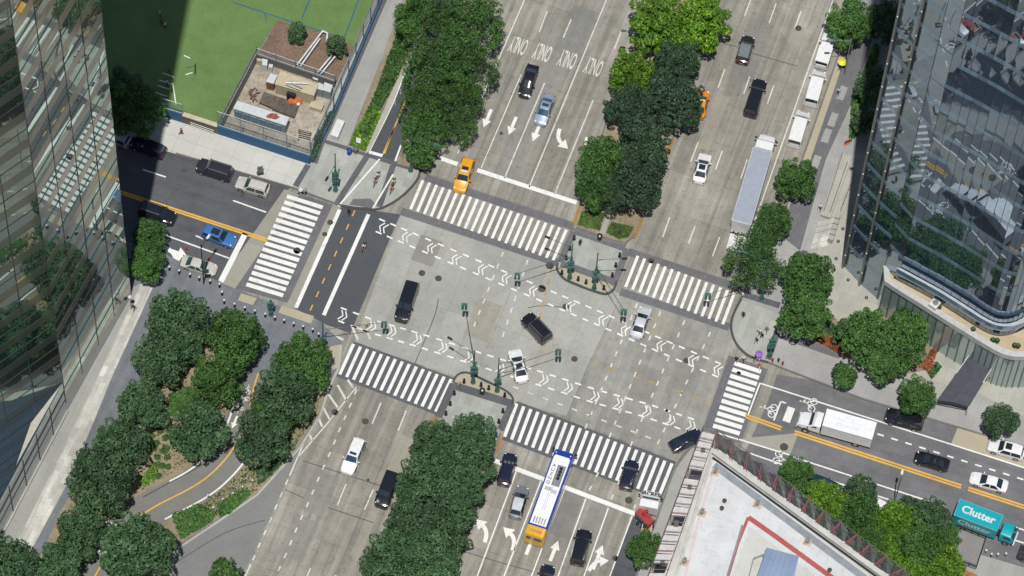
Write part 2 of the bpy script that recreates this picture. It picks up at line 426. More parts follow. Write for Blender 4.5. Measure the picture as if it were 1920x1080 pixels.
for a, b in [((173, 341), (500, 448)), ((173, 345.5), (500, 452.5)), ((1398, 777), (1466, 801)), ((1398, 782), (1464, 806)), ((1490, 808), (1803, 910)), ((1489, 813), (1802, 915)), ((1816, 914), (1960, 961)), ((1815, 919), (1960, 966)),
             ((716, 290), (743, 225)), ((719, 290), (737, 240))]:
    pstrip(yl, a, b, .25)
# dashes that guide lanes through the junction
def dash_row(mb, a, b, step, ln_, w, skip=()):
    n = max(1, round(math.dist(a, b) / step))
    for i in range(n + 1):
        if i in skip: continue
        k = i / n; x, y = a[0] + (b[0] - a[0]) * k, a[1] + (b[1] - a[1]) * k
        c = P(x, y); d = (P(*b) - P(*a)).normalized() * ln_ / 2
        mb.strip(c - d, c + d, w, .016)
dj = MB()
dash_row(dj, (942, 477), (890, 608), 23.5, .75, .2)
dash_row(dj, (988, 492), (944, 627), 23.5, .75, .2)
dash_row(dj, (1193, 573), (1099, 799), 24.5, .75, .2)
dash_row(dj, (1237, 588), (1144, 816), 24.5, .75, .2)
dash_row(dj, (1282, 605), (1184, 832), 24.5, .75, .2)
dash_row(dj, (1330, 627), (1235, 828), 24.5, .75, .2)
dash_row(dj, (967, 727), (1215, 820), 28, .75, .2)
dash_row(dj, (1120, 890), (1107, 915), 25, .7, .2); dash_row(dj, (1160, 905), (1148, 932), 25, .7, .2); dash_row(dj, (1199, 930), (1190, 950), 22, .7, .2)
struct('guide_dashes', dj, M['white_worn'])
dash_row(og, (1117, 681), (1327, 754), 27, .8, .22, (2, 5))
dash_row(og, (1033, 507), (1013, 592), 21, .9, .25)
struct('old_yellow_dashes', og, M['orange_worn'])
dash_row(yl, (663, 400), (584, 577), 26, .9, .16)
struct('yellow_line', yl, M['yellow'])
struct('white_line', ln, M['white'])

# bicycle crossings: two rows of dashes and double chevrons between them
def chevron(mb, c, d, s=.62):
    n = Vector((-d.y, d.x, 0))
    for k in (-.32, .22):
        tip = c + d * (s * .55 + k)
        for sg in (-1, 1): mb.strip(tip - d * .02, tip - d * .62 * s * 1.2 + n * sg * .72, .15, .021 + .001 * sg)
def bike_crossing(name, line, marks, dirn, rows=(.95, -.95)):
    mb = MB(); q = [P(*p) for p in line]
    for sd, ph in zip(rows, (0, .5)):
        o = offset(q, sd)
        for i in range(len(o) - 1):
            L = (o[i + 1] - o[i]).length; t = ph
            d = (o[i + 1] - o[i]).normalized(); n = max(1, round(L / 1.78))
            for j in range(n):
                a = o[i] + d * (L * (j + .25 + ph * .5) / n)
                mb.strip(a, a + d * .85, .22, .016)
    for m in marks:
        c = P(*m); i = min(range(len(q) - 1), key=lambda k: ((q[k] + q[k + 1]) / 2 - c).length)
        chevron(mb, c, (q[i + 1] - q[i]).normalized() * dirn)
    struct(name, mb, M['white'])
bike_crossing('bike_marking', [(700, 419), (762, 445), (904, 505), (1000, 545), (1130, 600), (1239, 648), (1352, 696)],
              [(719, 427), (762, 444), (809, 465), (855, 486), (904, 505), (949, 522), (1000, 545), (1069, 575), (1130, 600), (1172, 619), (1239, 648), (1298, 675), (1346, 693)], -1)
bike_crossing('bike_marking', [(628, 586), (697, 612), (783, 637), (831, 652), (880, 668), (1020, 712), (1116, 743), (1213, 770), (1302, 800)],
              [(643, 592), (697, 612), (735, 622), (783, 637), (831, 652), (880, 670), (938, 690), (1020, 712), (1066, 727), (1116, 743), (1161, 756), (1213, 771), (1258, 788), (1296, 799)], 1)

# arrows, ONLY lettering, bicycle symbols
def local_to(c, d, s=1):
    n = Vector((-d.y, d.x, 0)); return lambda u, v: (c.x + d.x * u * s - n.x * v * s, c.y + d.y * u * s - n.y * v * s)
def arrow_straight(mb, c, d, L=3.0, w=.22, hd=1.25, hw=.62, z=.016):
    f = local_to(c, d)
    for q in ([(-L / 2, -w), (L / 2 - hd, -w), (L / 2 - hd, w), (-L / 2, w)], [(L / 2 - hd, -hw), (L / 2, 0), (L / 2 - hd, hw)]):
        mb.poly([(*f(u, -v), z) for u, v in q])
def arrow_turn(mb, c, d, side, z=.016, s=1.0):
    f = local_to(c, d, s); pts = []
    for i in range(9):                       # quarter bend toward `side`
        a = i / 8 * R(80); pts.append((-1.5 + 2.0 * math.sin(a), side * (1.15 - 1.15 * math.cos(a)) - side * .8))
    q = [Vector((*f(u, v), 0)) for u, v in pts]
    mb.path(q, .5 * s, z)
    e = q[-1]; t = (q[-1] - q[-2]).normalized(); n = Vector((-t.y, t.x, 0))
    mb.poly([(p.x, p.y, z) for p in ccw([e - n * .78 * s, e + t * 1.25 * s, e + n * .78 * s])])
ar = MB()
for c in [(914, 222), (961, 236), (1006, 248)]: arrow_straight(ar, P(*c), -AVE)
arrow_turn(ar, P(1053, 262), -AVE, -1); arrow_turn(ar, P(1105, 278), -AVE, -1)
for c in [(994, 1021), (1039, 1033)]: arrow_straight(ar, P(*c), AVE)
arrow_turn(ar, P(905, 993), AVE, -1, s=1.05); arrow_turn(ar, P(957, 1008), AVE, -1, s=1.05)
arrow_straight(ar, P(1121, 1045), AVE, 3.6); arrow_turn(ar, P(1121, 1057), AVE, 1, s=.9, z=.02)
arrow_straight(ar, P(436, 769 - 3), AVE, .01, .01, .01, .01)
WDIR = (P(500, 448) - P(173, 341)).normalized()
arrow_straight(ar, P(331, 474), WDIR, 3.0, .3, 1.3, .95); arrow_turn(ar, P(322, 480), WDIR, 1, z=.02, s=1.1)
f = local_to(P(425, 787), -AVE)
arrow_straight(ar, P(438, 792), -AVE, 2.0, .16, .8, .45)
struct('road_arrow', ar, M['white'])

_txt = {}
def text_mesh(s, size=1.0, sx=1.0, bold=.0, spacing=1.0, align='CENTER'):
    cu = bpy.data.curves.new('lettering', 'FONT'); cu.body = s; cu.size = size; cu.align_x = align; cu.align_y = 'CENTER'; cu.offset = bold; cu.space_character = spacing
    cu.resolution_u = 3
    o = bpy.data.objects.new('lettering', cu); C.objects.link(o)
    dg = bpy.context.evaluated_depsgraph_get(); dg.update()
    me = bpy.data.meshes.new_from_object(o.evaluated_get(dg))
    vs = [Vector((v.co.x * sx, v.co.y, 0)) for v in me.vertices]; fs = [list(p.vertices) for p in me.polygons]
    bpy.data.objects.remove(o); bpy.data.curves.remove(cu); bpy.data.meshes.remove(me)
    return vs, fs
def text_on(mb, s, origin, right, up, size, sx=1.0, bold=0.0, m=0, spacing=1.0):
    vs, fs = text_mesh(s, size, sx, bold, spacing); o = Vector(origin)
    return mb.add([o + Vector(right) * v.x + Vector(up) * v.y for v in vs], fs, m)
ow = MB()
for c in [(973, 84), (1018, 97), (1065, 110), (1114, 124)]:
    p = P(*c); text_on(ow, 'ONLY', (p.x, p.y, .016), -CRS, -AVE, 3.7, .235, .045, spacing=1.0)
struct('road_lettering', ow, M['white_worn'])
sm_ = MB()
for t, c, sz in [('YIELD', (211, 990), 1.9), ('TO', (205, 1012), 1.3), ('PED', (192, 1032), 1.7)]:
    p = P(*c); text_on(sm_, t, (p.x, p.y, .21), -CRS, -AVE, sz, .62, .02)
struct('path_lettering', sm_, M['white'])
def bike_symbol(mb, c, d, z=.016, s=1.0):
    f = local_to(c, d, s)
    for v in (-.5, .5):
        ring = []
        for i in range(12):
            a = 2 * math.pi * i / 12; ring.append((.42 * math.cos(a) - .55, v + .42 * math.sin(a)))
        for i in range(12):
            a, b = ring[i], ring[(i + 1) % 12]
            mb.strip(Vector((*f(*a), 0)), Vector((*f(*b), 0)),  .12 * s, z + .001 * (i % 2))
    for a, b in [((-.55, -.5), (.1, -.15)), ((-.55, .5), (.1, .3)), ((.1, -.15), (.1, .3)), ((-.55, -.1), (.1, -.15)), ((.1, .1), (.75, .0)), ((.75, 0), (.5, .4)), ((.9, 0), (1.15, 0))]:
        mb.strip(Vector((*f(*a), 0)), Vector((*f(*b), 0)), .13 * s, z + .004)
bk = MB()
bike_symbol(bk, P(1441, 768), -WDIR, s=1.05); bike_symbol(bk, P(1516, 757), -WDIR, s=1.05); bike_symbol(bk, P(1466, 860), WDIR, s=1.05)
bike_symbol(bk, P(463, 731), AVE, .21, .62); bike_symbol(bk, P(458, 752), -AVE, .21, .62); bike_symbol(bk, P(448, 770), -AVE, .21, .55)
arrow_straight(bk, P(440, 793), -AVE, 1.9, .15, .8, .4, .21)
struct('bike_symbol', bk, M['white'])

PT = [ground('patch_%d' % i, c, .12, .12, spots=.2, streak=.08) for i, c in enumerate([T(152, 150, 142), T(168, 164, 150), T(145, 144, 138), T(178, 176, 165)])]
def patch(cx, cy, l, w_, k, z=.0036):
    c = P(cx, cy); a, b = AVE * l / 2, CRS * w_ / 2
    struct('road_patch', MB().poly([(p.x, p.y, z) for p in ccw([c - a - b, c + a - b, c + a + b, c - a + b])]), PT[k])
for i, a in enumerate([(1412, 92, 6, 3.3, 0), (1396, 130, 4, 3.2, 2), (1500, 70, 3, 2.6, 1), (845, 455, 5.5, 3.2, 3), (800, 470, 4, 3, 0), (1210, 720, 5, 3.3, 0), (905, 600, 5.8, 3.3, 1), (1020, 660, 5, 3, 3), (720, 1000, 14, 1.6, 1), (690, 985, 9, 1.2, 1), (1120, 975, 6, 3.2, 0), (1060, 960, 7, 3.1, 2), (1000, 905, 4, 3, 0), (1340, 230, 9, 1.4, 1), (1255, 480, 5, 1.5, 1), (600, 925, 6, 3.3, 0), (560, 1010, 6, 3.3, 0), (960, 300, 7, 3.3, 0), (1020, 170, 12, 3.2, 0), (1080, 60, 8, 3.4, 2), (1150, 220, 8, 2.0, 1), (760, 860, 6, 3.2, 1), (1290, 690, 6, 3, 0), (1240, 610, 4, 3, 1)]):
    patch(*a, z=.0036 + i * .00025)
# manholes, patches and stains sunk in the road
mh = MB()
for x, y, r in [(791, 512, .45), (822, 522, .45), (1016, 541, .55), (1061, 575, .45), (1077, 673, .42), (1031, 498, .55), (1221, 489, .42), (1287, 676, .42), (685, 790, .45), (628, 773, .45), (1179, 938, .5), (1068, 873, .45), (1497, 53, .45), (557, 470, .5), (619, 417, .4), (609, 439, .35), (1470, 838, .55), (1154, 1047, .4), (535, 583, .38), (432, 296, .42), (617, 298, .4), (600, 331, .4), (700, 306, .35), (415, 552, .36), (493, 572, .36), (1385, 700, .3), (880, 960, .3), (1125, 460, .22), (940, 250, .25), (690, 900, .2), (1250, 770, .2), (1600, 905, .3), (1760, 940, .25), (345, 320, .3), (455, 365, .3)]:
    p = P(x, y); mh.lathe([(r, .0), (r, .02), (r * .86, .02), (r * .84, .016)], (p.x, p.y, 0), 16)
struct('manhole', mh, M['iron'])
jt = MB()      # tar-sealed joints and cracks
for pl in [[(860, 1030), (905, 1045), (1000, 1072)], [(1356, 82), (1383, 88), (1412, 100), (1495, 124)], [(990, 577), (1020, 573), (1060, 577)], [(770, 700), (812, 600), (822, 560)], [(568, 864), (630, 884), (760, 926)], [(535, 918), (600, 946), (700, 980)], [(330, 1055), (420, 1000), (497, 975)]]:
    jt.path(smooth_line(PX(pl), 5), .11, .006)
struct('tar_joint', jt, M['asphalt_new'])

# ---- raised pavements
raised('pavement_north_west', [(60, 150), (300, 212), (345, 228), (410, 246), (580, 304), (590, 262), (720, -20), (760, -20), (750, 20), (650, 278), (690, 288), (740, 304), (786, 320), (782, 336), (765, 357), (742, 376), (712, 391), (640, 385), (545, 350), (310, 283), (60, 195)], 'walk_white')
_bz = [0]
def band_z():
    _bz[0] += 1; return KZ + .0075 + .0004 * (_bz[0] % 12)
def overlay(name, pts, mat, dz=.004): return flat(name, pts, KZ + dz, mat)
overlay('corner_paving', [(583, 303), (606, 263), (650, 279), (740, 305), (786, 320), (782, 335), (765, 356), (742, 375), (712, 390), (640, 384), (548, 350)], 'paver')
overlay('path_paving', [(600, 268), (722, -20), (760, -20), (750, 20), (650, 278)], 'walk_grey', .006)
for pl in ([(590, 306), (606, 264), (740, 306), (775, 316)], [(630, 384), (690, 290)], [(711, 388), (737, 310)], [(554, 349), (578, 309)], [(603, 268), (724, -10)]):
    q = PX(pl, KZ); struct('granite_band', MB().path(q, .8 if len(pl) < 4 else .75, band_z()), M['band_dark'])
overlay('ramp_paving', [(655, 384), (662, 373), (694, 372), (706, 384), (700, 391)], 'band', .006)
kerb([(330, 287), (545, 350), (640, 385)]); kerb([(640, 385), (690, 392), (714, 390), (742, 376), (766, 356), (783, 335), (788, 318)], .3, mat='kerb_dark', sm=1)
flat('bikeway', [(690, 285), (742, 303), (752, 283), (800, 160), (868, 0), (880, -40), (815, -40), (790, 55), (737, 195)], KZ + .012, 'asphalt_new') if False else None
raised('bikeway', [(690, 285), (742, 303), (752, 283), (800, 160), (868, 0), (880, -40), (815, -40), (790, 55), (737, 195)], 'asphalt_new', KZ + .006)
bw = MB()
for a, b in [((692, 284), (723, 222)), ((723, 222), (738, 190)), ((738, 190), (790, 57)), ((741, 302), (752, 272))]: bw.strip(P(*a, KZ), P(*b, KZ), .24, KZ + .016)
bw.strip(P(692, 285, KZ), P(717, 292, KZ), .45, KZ + .02)
struct('bikeway_line', bw, M['white'])
bw = MB()
for a, b in [((717, 291), (745, 226)), ((721, 288), (739, 238)), ((745, 226), (772, 160))]: bw.strip(P(*a, KZ), P(*b, KZ), .17, KZ + .018)
struct('bikeway_centre_line', bw, M['yellow'])
raised('planting_bed', [(652, 278), (684, 286), (716, 213), (738, 165), (800, 40), (810, -20), (765, -20), (735, 70), (700, 150)], 'soil', KZ + .05)
raised('stone_border', [(684, 287), (692, 285), (724, 220), (738, 190), (788, 58), (782, 56), (737, 165), (713, 215)], 'walk_light', KZ + .03)
raised('tree_strip', [(744, 306), (786, 320), (800, 290), (845, 195), (932, -10), (870, -40), (800, 160), (754, 284)], 'soil', KZ + .04)
kerb([(788, 320), (802, 288), (848, 190), (934, -10)], .25)
kerb([(603, 264), (720, -10)], .2, KZ + .1, 'walk_light')

# medians
raised('median_north', [(1074, 428), (1084, 390), (1175, 110), (1222, -40), (1352, -40), (1310, 100), (1252, 290), (1207, 405), (1192, 440), (1168, 457), (1120, 445)], 'soil')
lawn = ground('lawn', T(104, 128, 70), .22, .25, spots=.25)
struct('lawn', MB().poly([(p.x, p.y, KZ + .02) for p in ccw(PX([(1083, 422), (1090, 395), (1135, 398), (1125, 433)], KZ))]), lawn)
struct('lawn', MB().poly([(p.x, p.y, KZ + .02) for p in ccw(PX([(1136, 436), (1146, 415), (1190, 425), (1178, 446), (1160, 449)], KZ))]), lawn)
overlay('median_path', [(1124, 438), (1138, 399), (1146, 401), (1134, 440)], 'walk_grey', .024)
kerb([(1176, 106), (1085, 390), (1074, 428), (1120, 446), (1168, 458), (1192, 440), (1207, 405), (1252, 290), (1312, 96)], .25)
for pl in ([(1086, 387), (1076, 420)], [(1189, 448), (1206, 408)], [(1251, 296), (1262, 262)]):
    q = PX(pl, KZ); struct('yellow_kerb', MB().path(q, .3, KZ + .017), M['kerb_rust'])
raised('refuge_north', [(1075, 433), (1046, 493), (1047, 507), (1060, 522), (1110, 543), (1135, 549), (1149, 541), (1175, 466)], 'paver')
kerb([(1046, 493), (1045, 506), (1059, 523), (1085, 535), (1112, 545), (1135, 551), (1150, 543), (1156, 526)], .28, mat='kerb_dark', sm=1)
overlay('refuge_border', [(1048, 496), (1050, 508), (1061, 520), (1110, 541), (1134, 546), (1146, 538), (1151, 530), (1054, 497)], 'tan')
for pl, w in (([(1078, 432), (1172, 464)], 1.2), ([(1052, 494), (1150, 528)], 1.0), ([(1076, 434), (1050, 492)], .9), ([(1176, 466), (1150, 536)], .9)):
    struct('granite_band', MB().path(PX(pl, KZ), w, band_z()), M['band'])
raised('refuge_south', [(820, 782), (850, 714), (860, 702), (876, 700), (948, 734), (960, 746), (961, 757), (935, 808)], 'paver')
kerb([(849, 716), (859, 702), (878, 699), (914, 715), (949, 733), (961, 746), (961, 758)], .28, mat='kerb_dark', sm=1)
overlay('refuge_border', [(852, 717), (861, 705), (877, 703), (946, 736), (957, 747), (957, 754), (860, 720)], 'tan')
for pl, w in (([(848, 722), (960, 757)], 1.1), ([(850, 720), (822, 782)], 1.0), ([(960, 757), (938, 806)], .9)):
    struct('granite_band', MB().path(PX(pl, KZ), w, band_z()), M['band_dark'])
raised('median_south', [(822, 785), (936, 812), (848, 1090), (836, 1130), (660, 1130), (688, 1085), (735, 978)], 'soil')
overlay('median_path', [(828, 780), (938, 806), (930, 828), (818, 800)], 'walk_grey', .006)
kerb([(820, 784), (735, 978), (688, 1085), (668, 1130)], .25); kerb([(938, 812), (849, 1090), (838, 1130)], .25)
for pl in ([(817, 781), (804, 806)], [(942, 818), (931, 848)], [(735, 972), (730, 986)], [(705, 1040), (698, 1056)], [(923, 870), (915, 895)], [(882, 975), (874, 996)], [(854, 1055), (846, 1080)]):
    struct('yellow_kerb', MB().path(PX(pl, KZ), .3, KZ + .017), M['kerb_rust'])

# south-west plaza, bike path, beds
raised('plaza_south_west', [(-160, 420), (200, 440), (310, 476), (412, 529), (441, 541), (600, 603), (640, 640), (634, 690), (616, 728), (600, 780), (560, 842), (482, 928), (400, 984), (334, 1028), (312, 1095), (-160, 1200)], 'walk_plaza', KZ)
overlay('base_paving', [(246, 540), (266, 530), (186, 702), (4, 1080), (-60, 1200), (-120, 1100), (-40, 1060), (100, 790)], 'walk_grey')
overlay('stone_band', [(266, 530), (286, 540), (213, 702), (196, 722), (92, 985), (30, 1080), (-30, 1190), (-60, 1180), (4, 1075), (175, 718)] if False else [(264, 531), (286, 540), (212, 702), (135, 890), (30, 1085), (-40, 1210), (-70, 1200), (2, 1076), (100, 880), (184, 704)], 'stone_strip', .008)
overlay('kerb_slab', [(452, 550), (482, 559), (474, 572), (446, 563)], 'tan', .006); overlay('kerb_slab', [(528, 573), (589, 593), (583, 607), (522, 586)], 'tan', .006)
overlay('corner_concrete', [(600, 655), (640, 645), (634, 690), (600, 700)], 'tan', .004)
BP = [(484, 700), (474, 735), (462, 790), (436, 843), (401, 884), (360, 914), (284, 954), (234, 992), (190, 1060), (150, 1130)]
bp = smooth_line(PX(BP, KZ), 8)
BZ = KZ + .055
struct('bike_path', MB().path(bp, 4.9, BZ), M['asphalt_path'])
def along(pts, a, b): n = len(pts) - 1; return pts[int(a * n):int(b * n) + 1]
wl = MB(); wl.path(along(offset(bp, 2.2), .06, .22), .22, BZ + .008); wl.path(along(offset(bp, 2.2), .33, .66), .22, BZ + .008); wl.path(along(offset(bp, -2.2), .16, .60), .22, BZ + .008); wl.path(along(offset(bp, 2.2), .72, 1), .22, BZ + .008)
struct('bike_path_edge', wl, M['white'])
yl2 = MB(); yl2.path(along(bp, .0, .17), .2, BZ + .008); yl2.path(along(bp, .24, .75), .2, BZ + .008); yl2.path(along(bp, .84, 1), .2, BZ + .008)
struct('bike_path_centre', yl2, M['yellow'])
bedA = [(352, 600), (440, 640), (452, 700), (440, 745), (420, 790), (408, 828), (388, 858), (350, 882), (262, 927), (212, 968), (166, 1050), (120, 1110), (50, 1100), (118, 950), (170, 868), (240, 765), (290, 660)]
raised('planting_bed', bedA, 'soil', KZ + .04, 'walk_light')
bedB = [(548, 670), (612, 735), (597, 778), (556, 842), (480, 926), (395, 982), (330, 1025), (315, 1092), (205, 1092), (262, 1000), (300, 978), (362, 950), (418, 912), (460, 866), (484, 810), (505, 735)]
raised('planting_bed', bedB, 'soil', KZ + .04, 'walk_light')
kerb([(640, 648), (634, 692), (616, 730), (600, 780), (560, 842), (482, 928), (400, 984), (334, 1028), (310, 1100)], .3, mat='walk_light')
kerb([(268, 932), (350, 888), (392, 864), (414, 832)], .15, KZ + .06, 'kerb_dark')

# east side
raised('pavement_north_east', [(1640, -40), (1598, 30), (1574, 98), (1508, 288), (1460, 430), (1388, 562), (1375, 590), (1371, 615), (1378, 640), (1395, 660), (1415, 671), (1440, 678), (1480, 695), (1547, 720), (1617, 747), (1853, 817), (2040, 872), (2200, 700), (2000, -40)], 'walk_east')
overlay('corner_paving', [(1391, 562), (1380, 588), (1376, 614), (1382, 636), (1398, 656), (1416, 667), (1440, 675), (1468, 590)], 'paver')
overlay('plaza_paving', [(1600, 290), (1540, 455), (1500, 560), (1480, 640), (1560, 660), (1700, 700), (1760, 760), (1800, 720), (1960, 800), (2050, 700), (1900, 400), (1700, 250)], 'walk_light', .0055)
overlay('walk_dark', [(1640, 60), (1598, 190), (1548, 300), (1500, 470), (1462, 440), (1510, 300), (1570, 130), (1604, 20)], 'band', .007)
overlay('stone_edge', [(1580, 80), (1592, 84), (1516, 310), (1503, 304)], 'tan', .008)
for a, b in [((1577, 160), (1590, 164)), ((1560, 210), (1573, 214)), ((1548, 240), (1561, 244)), ((1528, 290), (1541, 294))]:
    q = [P(a[0], a[1], KZ), P(b[0], b[1], KZ)]; w = AVE * 2.2
    struct('paving_inlay', MB().poly([(p.x, p.y, KZ + .009) for p in (q[0], q[1], q[1] - w, q[0] - w)]), M['walk_grey'])
struct('granite_band', MB().path(PX([(1440, 674), (1466, 600), (1510, 470)], KZ), .8, KZ + .012), M['band_dark'])
struct('granite_band', MB().path(PX([(1395, 552), (1462, 573)], KZ), .9, KZ + .01), M['band_dark'])
kerb([(1598, 30), (1574, 98), (1508, 288), (1460, 430), (1390, 560)], .25)
kerb([(1390, 560), (1375, 590), (1371, 615), (1379, 641), (1396, 661), (1416, 672), (1441, 679)], .3, mat='kerb_dark', sm=1)
kerb([(1441, 679), (1480, 695), (1547, 720), (1617, 747), (1853, 817), (2040, 872)], .22)
raised('planting_bed', [(1472, 612), (1500, 560), (1562, 590), (1600, 640), (1575, 660), (1480, 622)], 'soil', KZ + .25, 'walk_light')
raised('planting_bed', [(1556, 640), (1600, 590), (1690, 590), (1745, 640), (1750, 690), (1660, 708), (1575, 665)], 'soil', KZ + .2, 'walk_light')
raised('gravel_strip', [(1468, 618), (1480, 622), (1575, 660), (1572, 672), (1462, 634)], 'band', KZ + .1, 'walk_light')
raised('pavement_south_east', [(1300, 836), (1266, 880), (1236, 960), (1190, 1090), (1150, 1200), (1500, 1400), (2050, 1300), (2050, 1128), (1960, 1075), (1700, 1000), (1405, 888), (1330, 845)], 'walk_grey')
kerb([(1340, 848), (1315, 840), (1298, 838), (1282, 852), (1264, 882), (1236, 960), (1188, 1095)], .25, sm=1)
kerb([(1340, 848), (1405, 886), (1700, 998), (1960, 1073)], .22)
# ------------------------------------------------------------------ vehicles
# lengthwise stations: (x/L, roof or bonnet height/H, belt height/H, half width/W2, top half width/W2)
PROF = {
 'sedan': [(-.5, .50, .42, .70, .62), (-.482, .63, .55, .87, .76), (-.36, .675, .62, .98, .82), (-.19, .97, .64, 1, .68), (-.07, 1.0, .64, 1, .70), (.05, .97, .63, 1, .68), (.235, .655, .61, .99, .84), (.41, .56, .52, .94, .76), (.47, .48, .44, .83, .64), (.5, .40, .36, .62, .48)],
 'suv': [(-.5, .48, .40, .74, .68), (-.49, .60, .56, .88, .78), (-.455, .64, .61, .97, .84), (-.405, .95, .62, .99, .72), (-.2, 1.0, .62, 1, .76), (.07, .98, .61, 1, .73), (.215, .655, .60, .99, .86), (.41, .585, .54, .95, .80), (.475, .52, .47, .85, .68), (.5, .42, .38, .68, .54)],
 'bigsuv': [(-.5, .46, .40, .76, .70), (-.493, .60, .55, .89, .78), (-.475, .66, .61, .955, .84), (-.44, .96, .62, .99, .78), (-.2, 1.0, .62, 1, .82), (.12, .985, .62, 1, .80), (.235, .67, .61, 1, .90), (.42, .62, .57, .97, .84), (.475, .56, .50, .88, .74), (.5, .42, .38, .70, .58)],
 'hatch': [(-.5, .46, .40, .80, .74), (-.485, .60, .56, .92, .82), (-.445, .66, .62, .97, .82), (-.335, .95, .64, .99, .66), (-.12, 1.0, .63, 1, .72), (.04, .985, .62, 1, .70), (.235, .645, .60, .99, .84), (.42, .56, .52, .95, .78), (.48, .48, .44, .86, .70), (.5, .40, .36, .78, .62)],
 'van': [(-.5, .34, .30, .94, .90), (-.495, .52, .50, .98, .92), (-.49, .60, .55, 1, .92), (-.475, .97, .56, 1, .86), (-.1, 1.0, .56, 1, .88), (.20, .97, .56, 1, .85), (.325, .63, .55, .99, .90), (.455, .53, .49, .95, .82), (.49, .44, .40, .88, .74), (.5, .34, .30, .82, .70)],
}
SLOT = {k: (3, 5, 6, 2) for k in PROF}      # roof rear, roof front, cowl, boot edge

def car_parts(kind, L, W, H, paintm, glass, roof=None, rails=None, sunroof=None, rim='rim', name='car'):
    """list of (part name, builder, material, [children])"""
    pr = PROF[kind]; w2 = W / 2; parts = []
    def sec(s):
        x, zt, zb, wf, wt = s; x *= L; zt *= H; zb *= H; w = w2 * wf; t = w2 * wt
        return [Vector(p) for p in ((x, w * .86, .17), (x, w * .97, .24), (x, w, .42 * min(H, 1.7)), (x, w * .985, zb), (x, t, zt - .05), (x, t * .72, zt - .008), (x, 0, zt + .018))]
    S = [sec(s) for s in pr]
    mb = MB(); n = 7; ring = 2 * n - 1
    for s in S:
        for p in s: mb.v.append(p)
        for p in reversed(s[:-1]): mb.v.append(Vector((p.x, -p.y, p.z)))
    for i in range(len(S) - 1):
        for j in range(ring - 1):
            a = i * ring + j; mb.f.append([a, a + ring, a + ring + 1, a + 1]); mb.m.append(1 if roof and SLOT[kind][0] <= i < SLOT[kind][1] and 4 <= j <= 7 else 0)
        a = i * ring; mb.f.append([a, a + ring - 1, a + 2 * ring - 1, a + ring]); mb.m.append(0)
    mb.f.append(list(range(ring))); mb.m.append(0); k = (len(S) - 1) * ring
    mb.f.append(list(range(k + ring - 1, k - 1, -1))); mb.m.append(0)
    mb.box((0, 0, .28), (L * .9, W * .8, .2), m=0)
    parts.append(('body', mb, [paintm, roof or paintm], 32))
    rr, rf, cw, dk = SLOT[kind]
    def panel(A, B, t0, t1, off=.014, cols=(4, 5, 6), yk=.94):
        g = MB(); nn = (B[6] - A[6]).normalized(); nrm = Vector((-nn.z, 0, nn.x)); nrm = nrm if nrm.z > 0 else -nrm; rows = []
        for t in (t0, t1):
            half = [A[c].lerp(B[c], t) + nrm * off for c in cols]
            for c in range(len(half)): half[c] = Vector((half[c].x, half[c].y * yk, half[c].z))
            rows.append(half + [Vector((p.x, -p.y, p.z)) for p in reversed(half[:-1])])
        m = len(rows[0]); g.v = rows[0] + rows[1]
        for j in range(m - 1): g.f.append([j, j + 1, m + j + 1, m + j]); g.m.append(0)
        return g
    parts.append(('windshield', panel(S[rf], S[cw], .1, .97), [glass], 40))
    parts.append(('rear_window', panel(S[dk], S[rr], .12, .92), [glass], 40))
    for sg in (1, -1):
        g = MB(); bz = S[rr + 1][3].z + .035; tz = S[rr + 1][4].z - .035
        def side(x, z):
            y0, y1 = S[rr + 1][3].y, S[rr + 1][4].y; k = (z - S[rr + 1][3].z) / (S[rr + 1][4].z - S[rr + 1][3].z)
            return Vector((x, sg * (y0 + (y1 - y0) * k + .014), z))
        xr0, xr1 = S[dk][0].x + .30 * (S[rr][0].x - S[dk][0].x) + .08, S[rr][0].x + .06
        xf1, xf0 = S[rf][0].x - .02, S[cw][0].x - .18 * (S[cw][0].x - S[rf][0].x) - .12
        mid = (xr1 + xf1) / 2 + .1
        for a, b, c, d in ((xr0, mid - .05, mid - .05, xr1), (mid + .05, xf0, xf1, mid + .05)):
            q = [side(a, bz), side(b, bz), side(c, tz), side(d, tz)]; g.poly(q if sg < 0 else list(reversed(q)))
        if kind == 'van': g = MB(); q = [side(S[rf][0].x - .55, bz), side(xf0, bz), side(xf1, tz), side(S[rf][0].x - .55, tz)]; g.poly(q if sg < 0 else list(reversed(q)))
        parts.append(('side_window', g, [glass], None))
        m = MB(); m.box((S[cw][0].x - .32, sg * (w2 + .09), .64 * H if kind != 'van' else .58 * H), (.14, .22, .15)); parts.append(('mirror', m, [paintm], None))
        m = MB(); f = S[-3]; m.box((f[0].x + .02 * L, sg * w2 * .70, f[3].z - .02), (.15, w2 * .26, .09), rot=-sg * .5); parts.append(('headlight', m, [M['lamp']], None))
        m = MB(); m.box((-.487 * L, sg * w2 * .72, pr[1][2] * H), (.12, w2 * .32, .15), rot=sg * .25); parts.append(('tail_light', m, [M['tail']], None))
        if rails:
            m = MB(); m.bar((S[rr][0].x + .1, sg * w2 * .66, H + .025), (S[rf][0].x - .05, sg * w2 * .66, H + .01), .05, .05); parts.append(('roof_rail', m, [rails], None))
    m = MB(); m.box((.492 * L, 0, .36), (.06, W * .52, .2)); parts.append(('grille', m, [M['blackp']], None))
    m = MB(); m.box((-.497 * L, 0, .48), (.03, .5, .12)); parts.append(('number_plate', m, [M['whitep']], None))
    if sunroof:
        m = MB(); a, b = sunroof; zz = H + .018
        m.box(((a + b) / 2 * L, 0, zz), ((b - a) * L, w2 * .95, .02)); parts.append(('sunroof', m, [glass], None))
    wh = []
    wr = .34 if H < 1.6 else .385
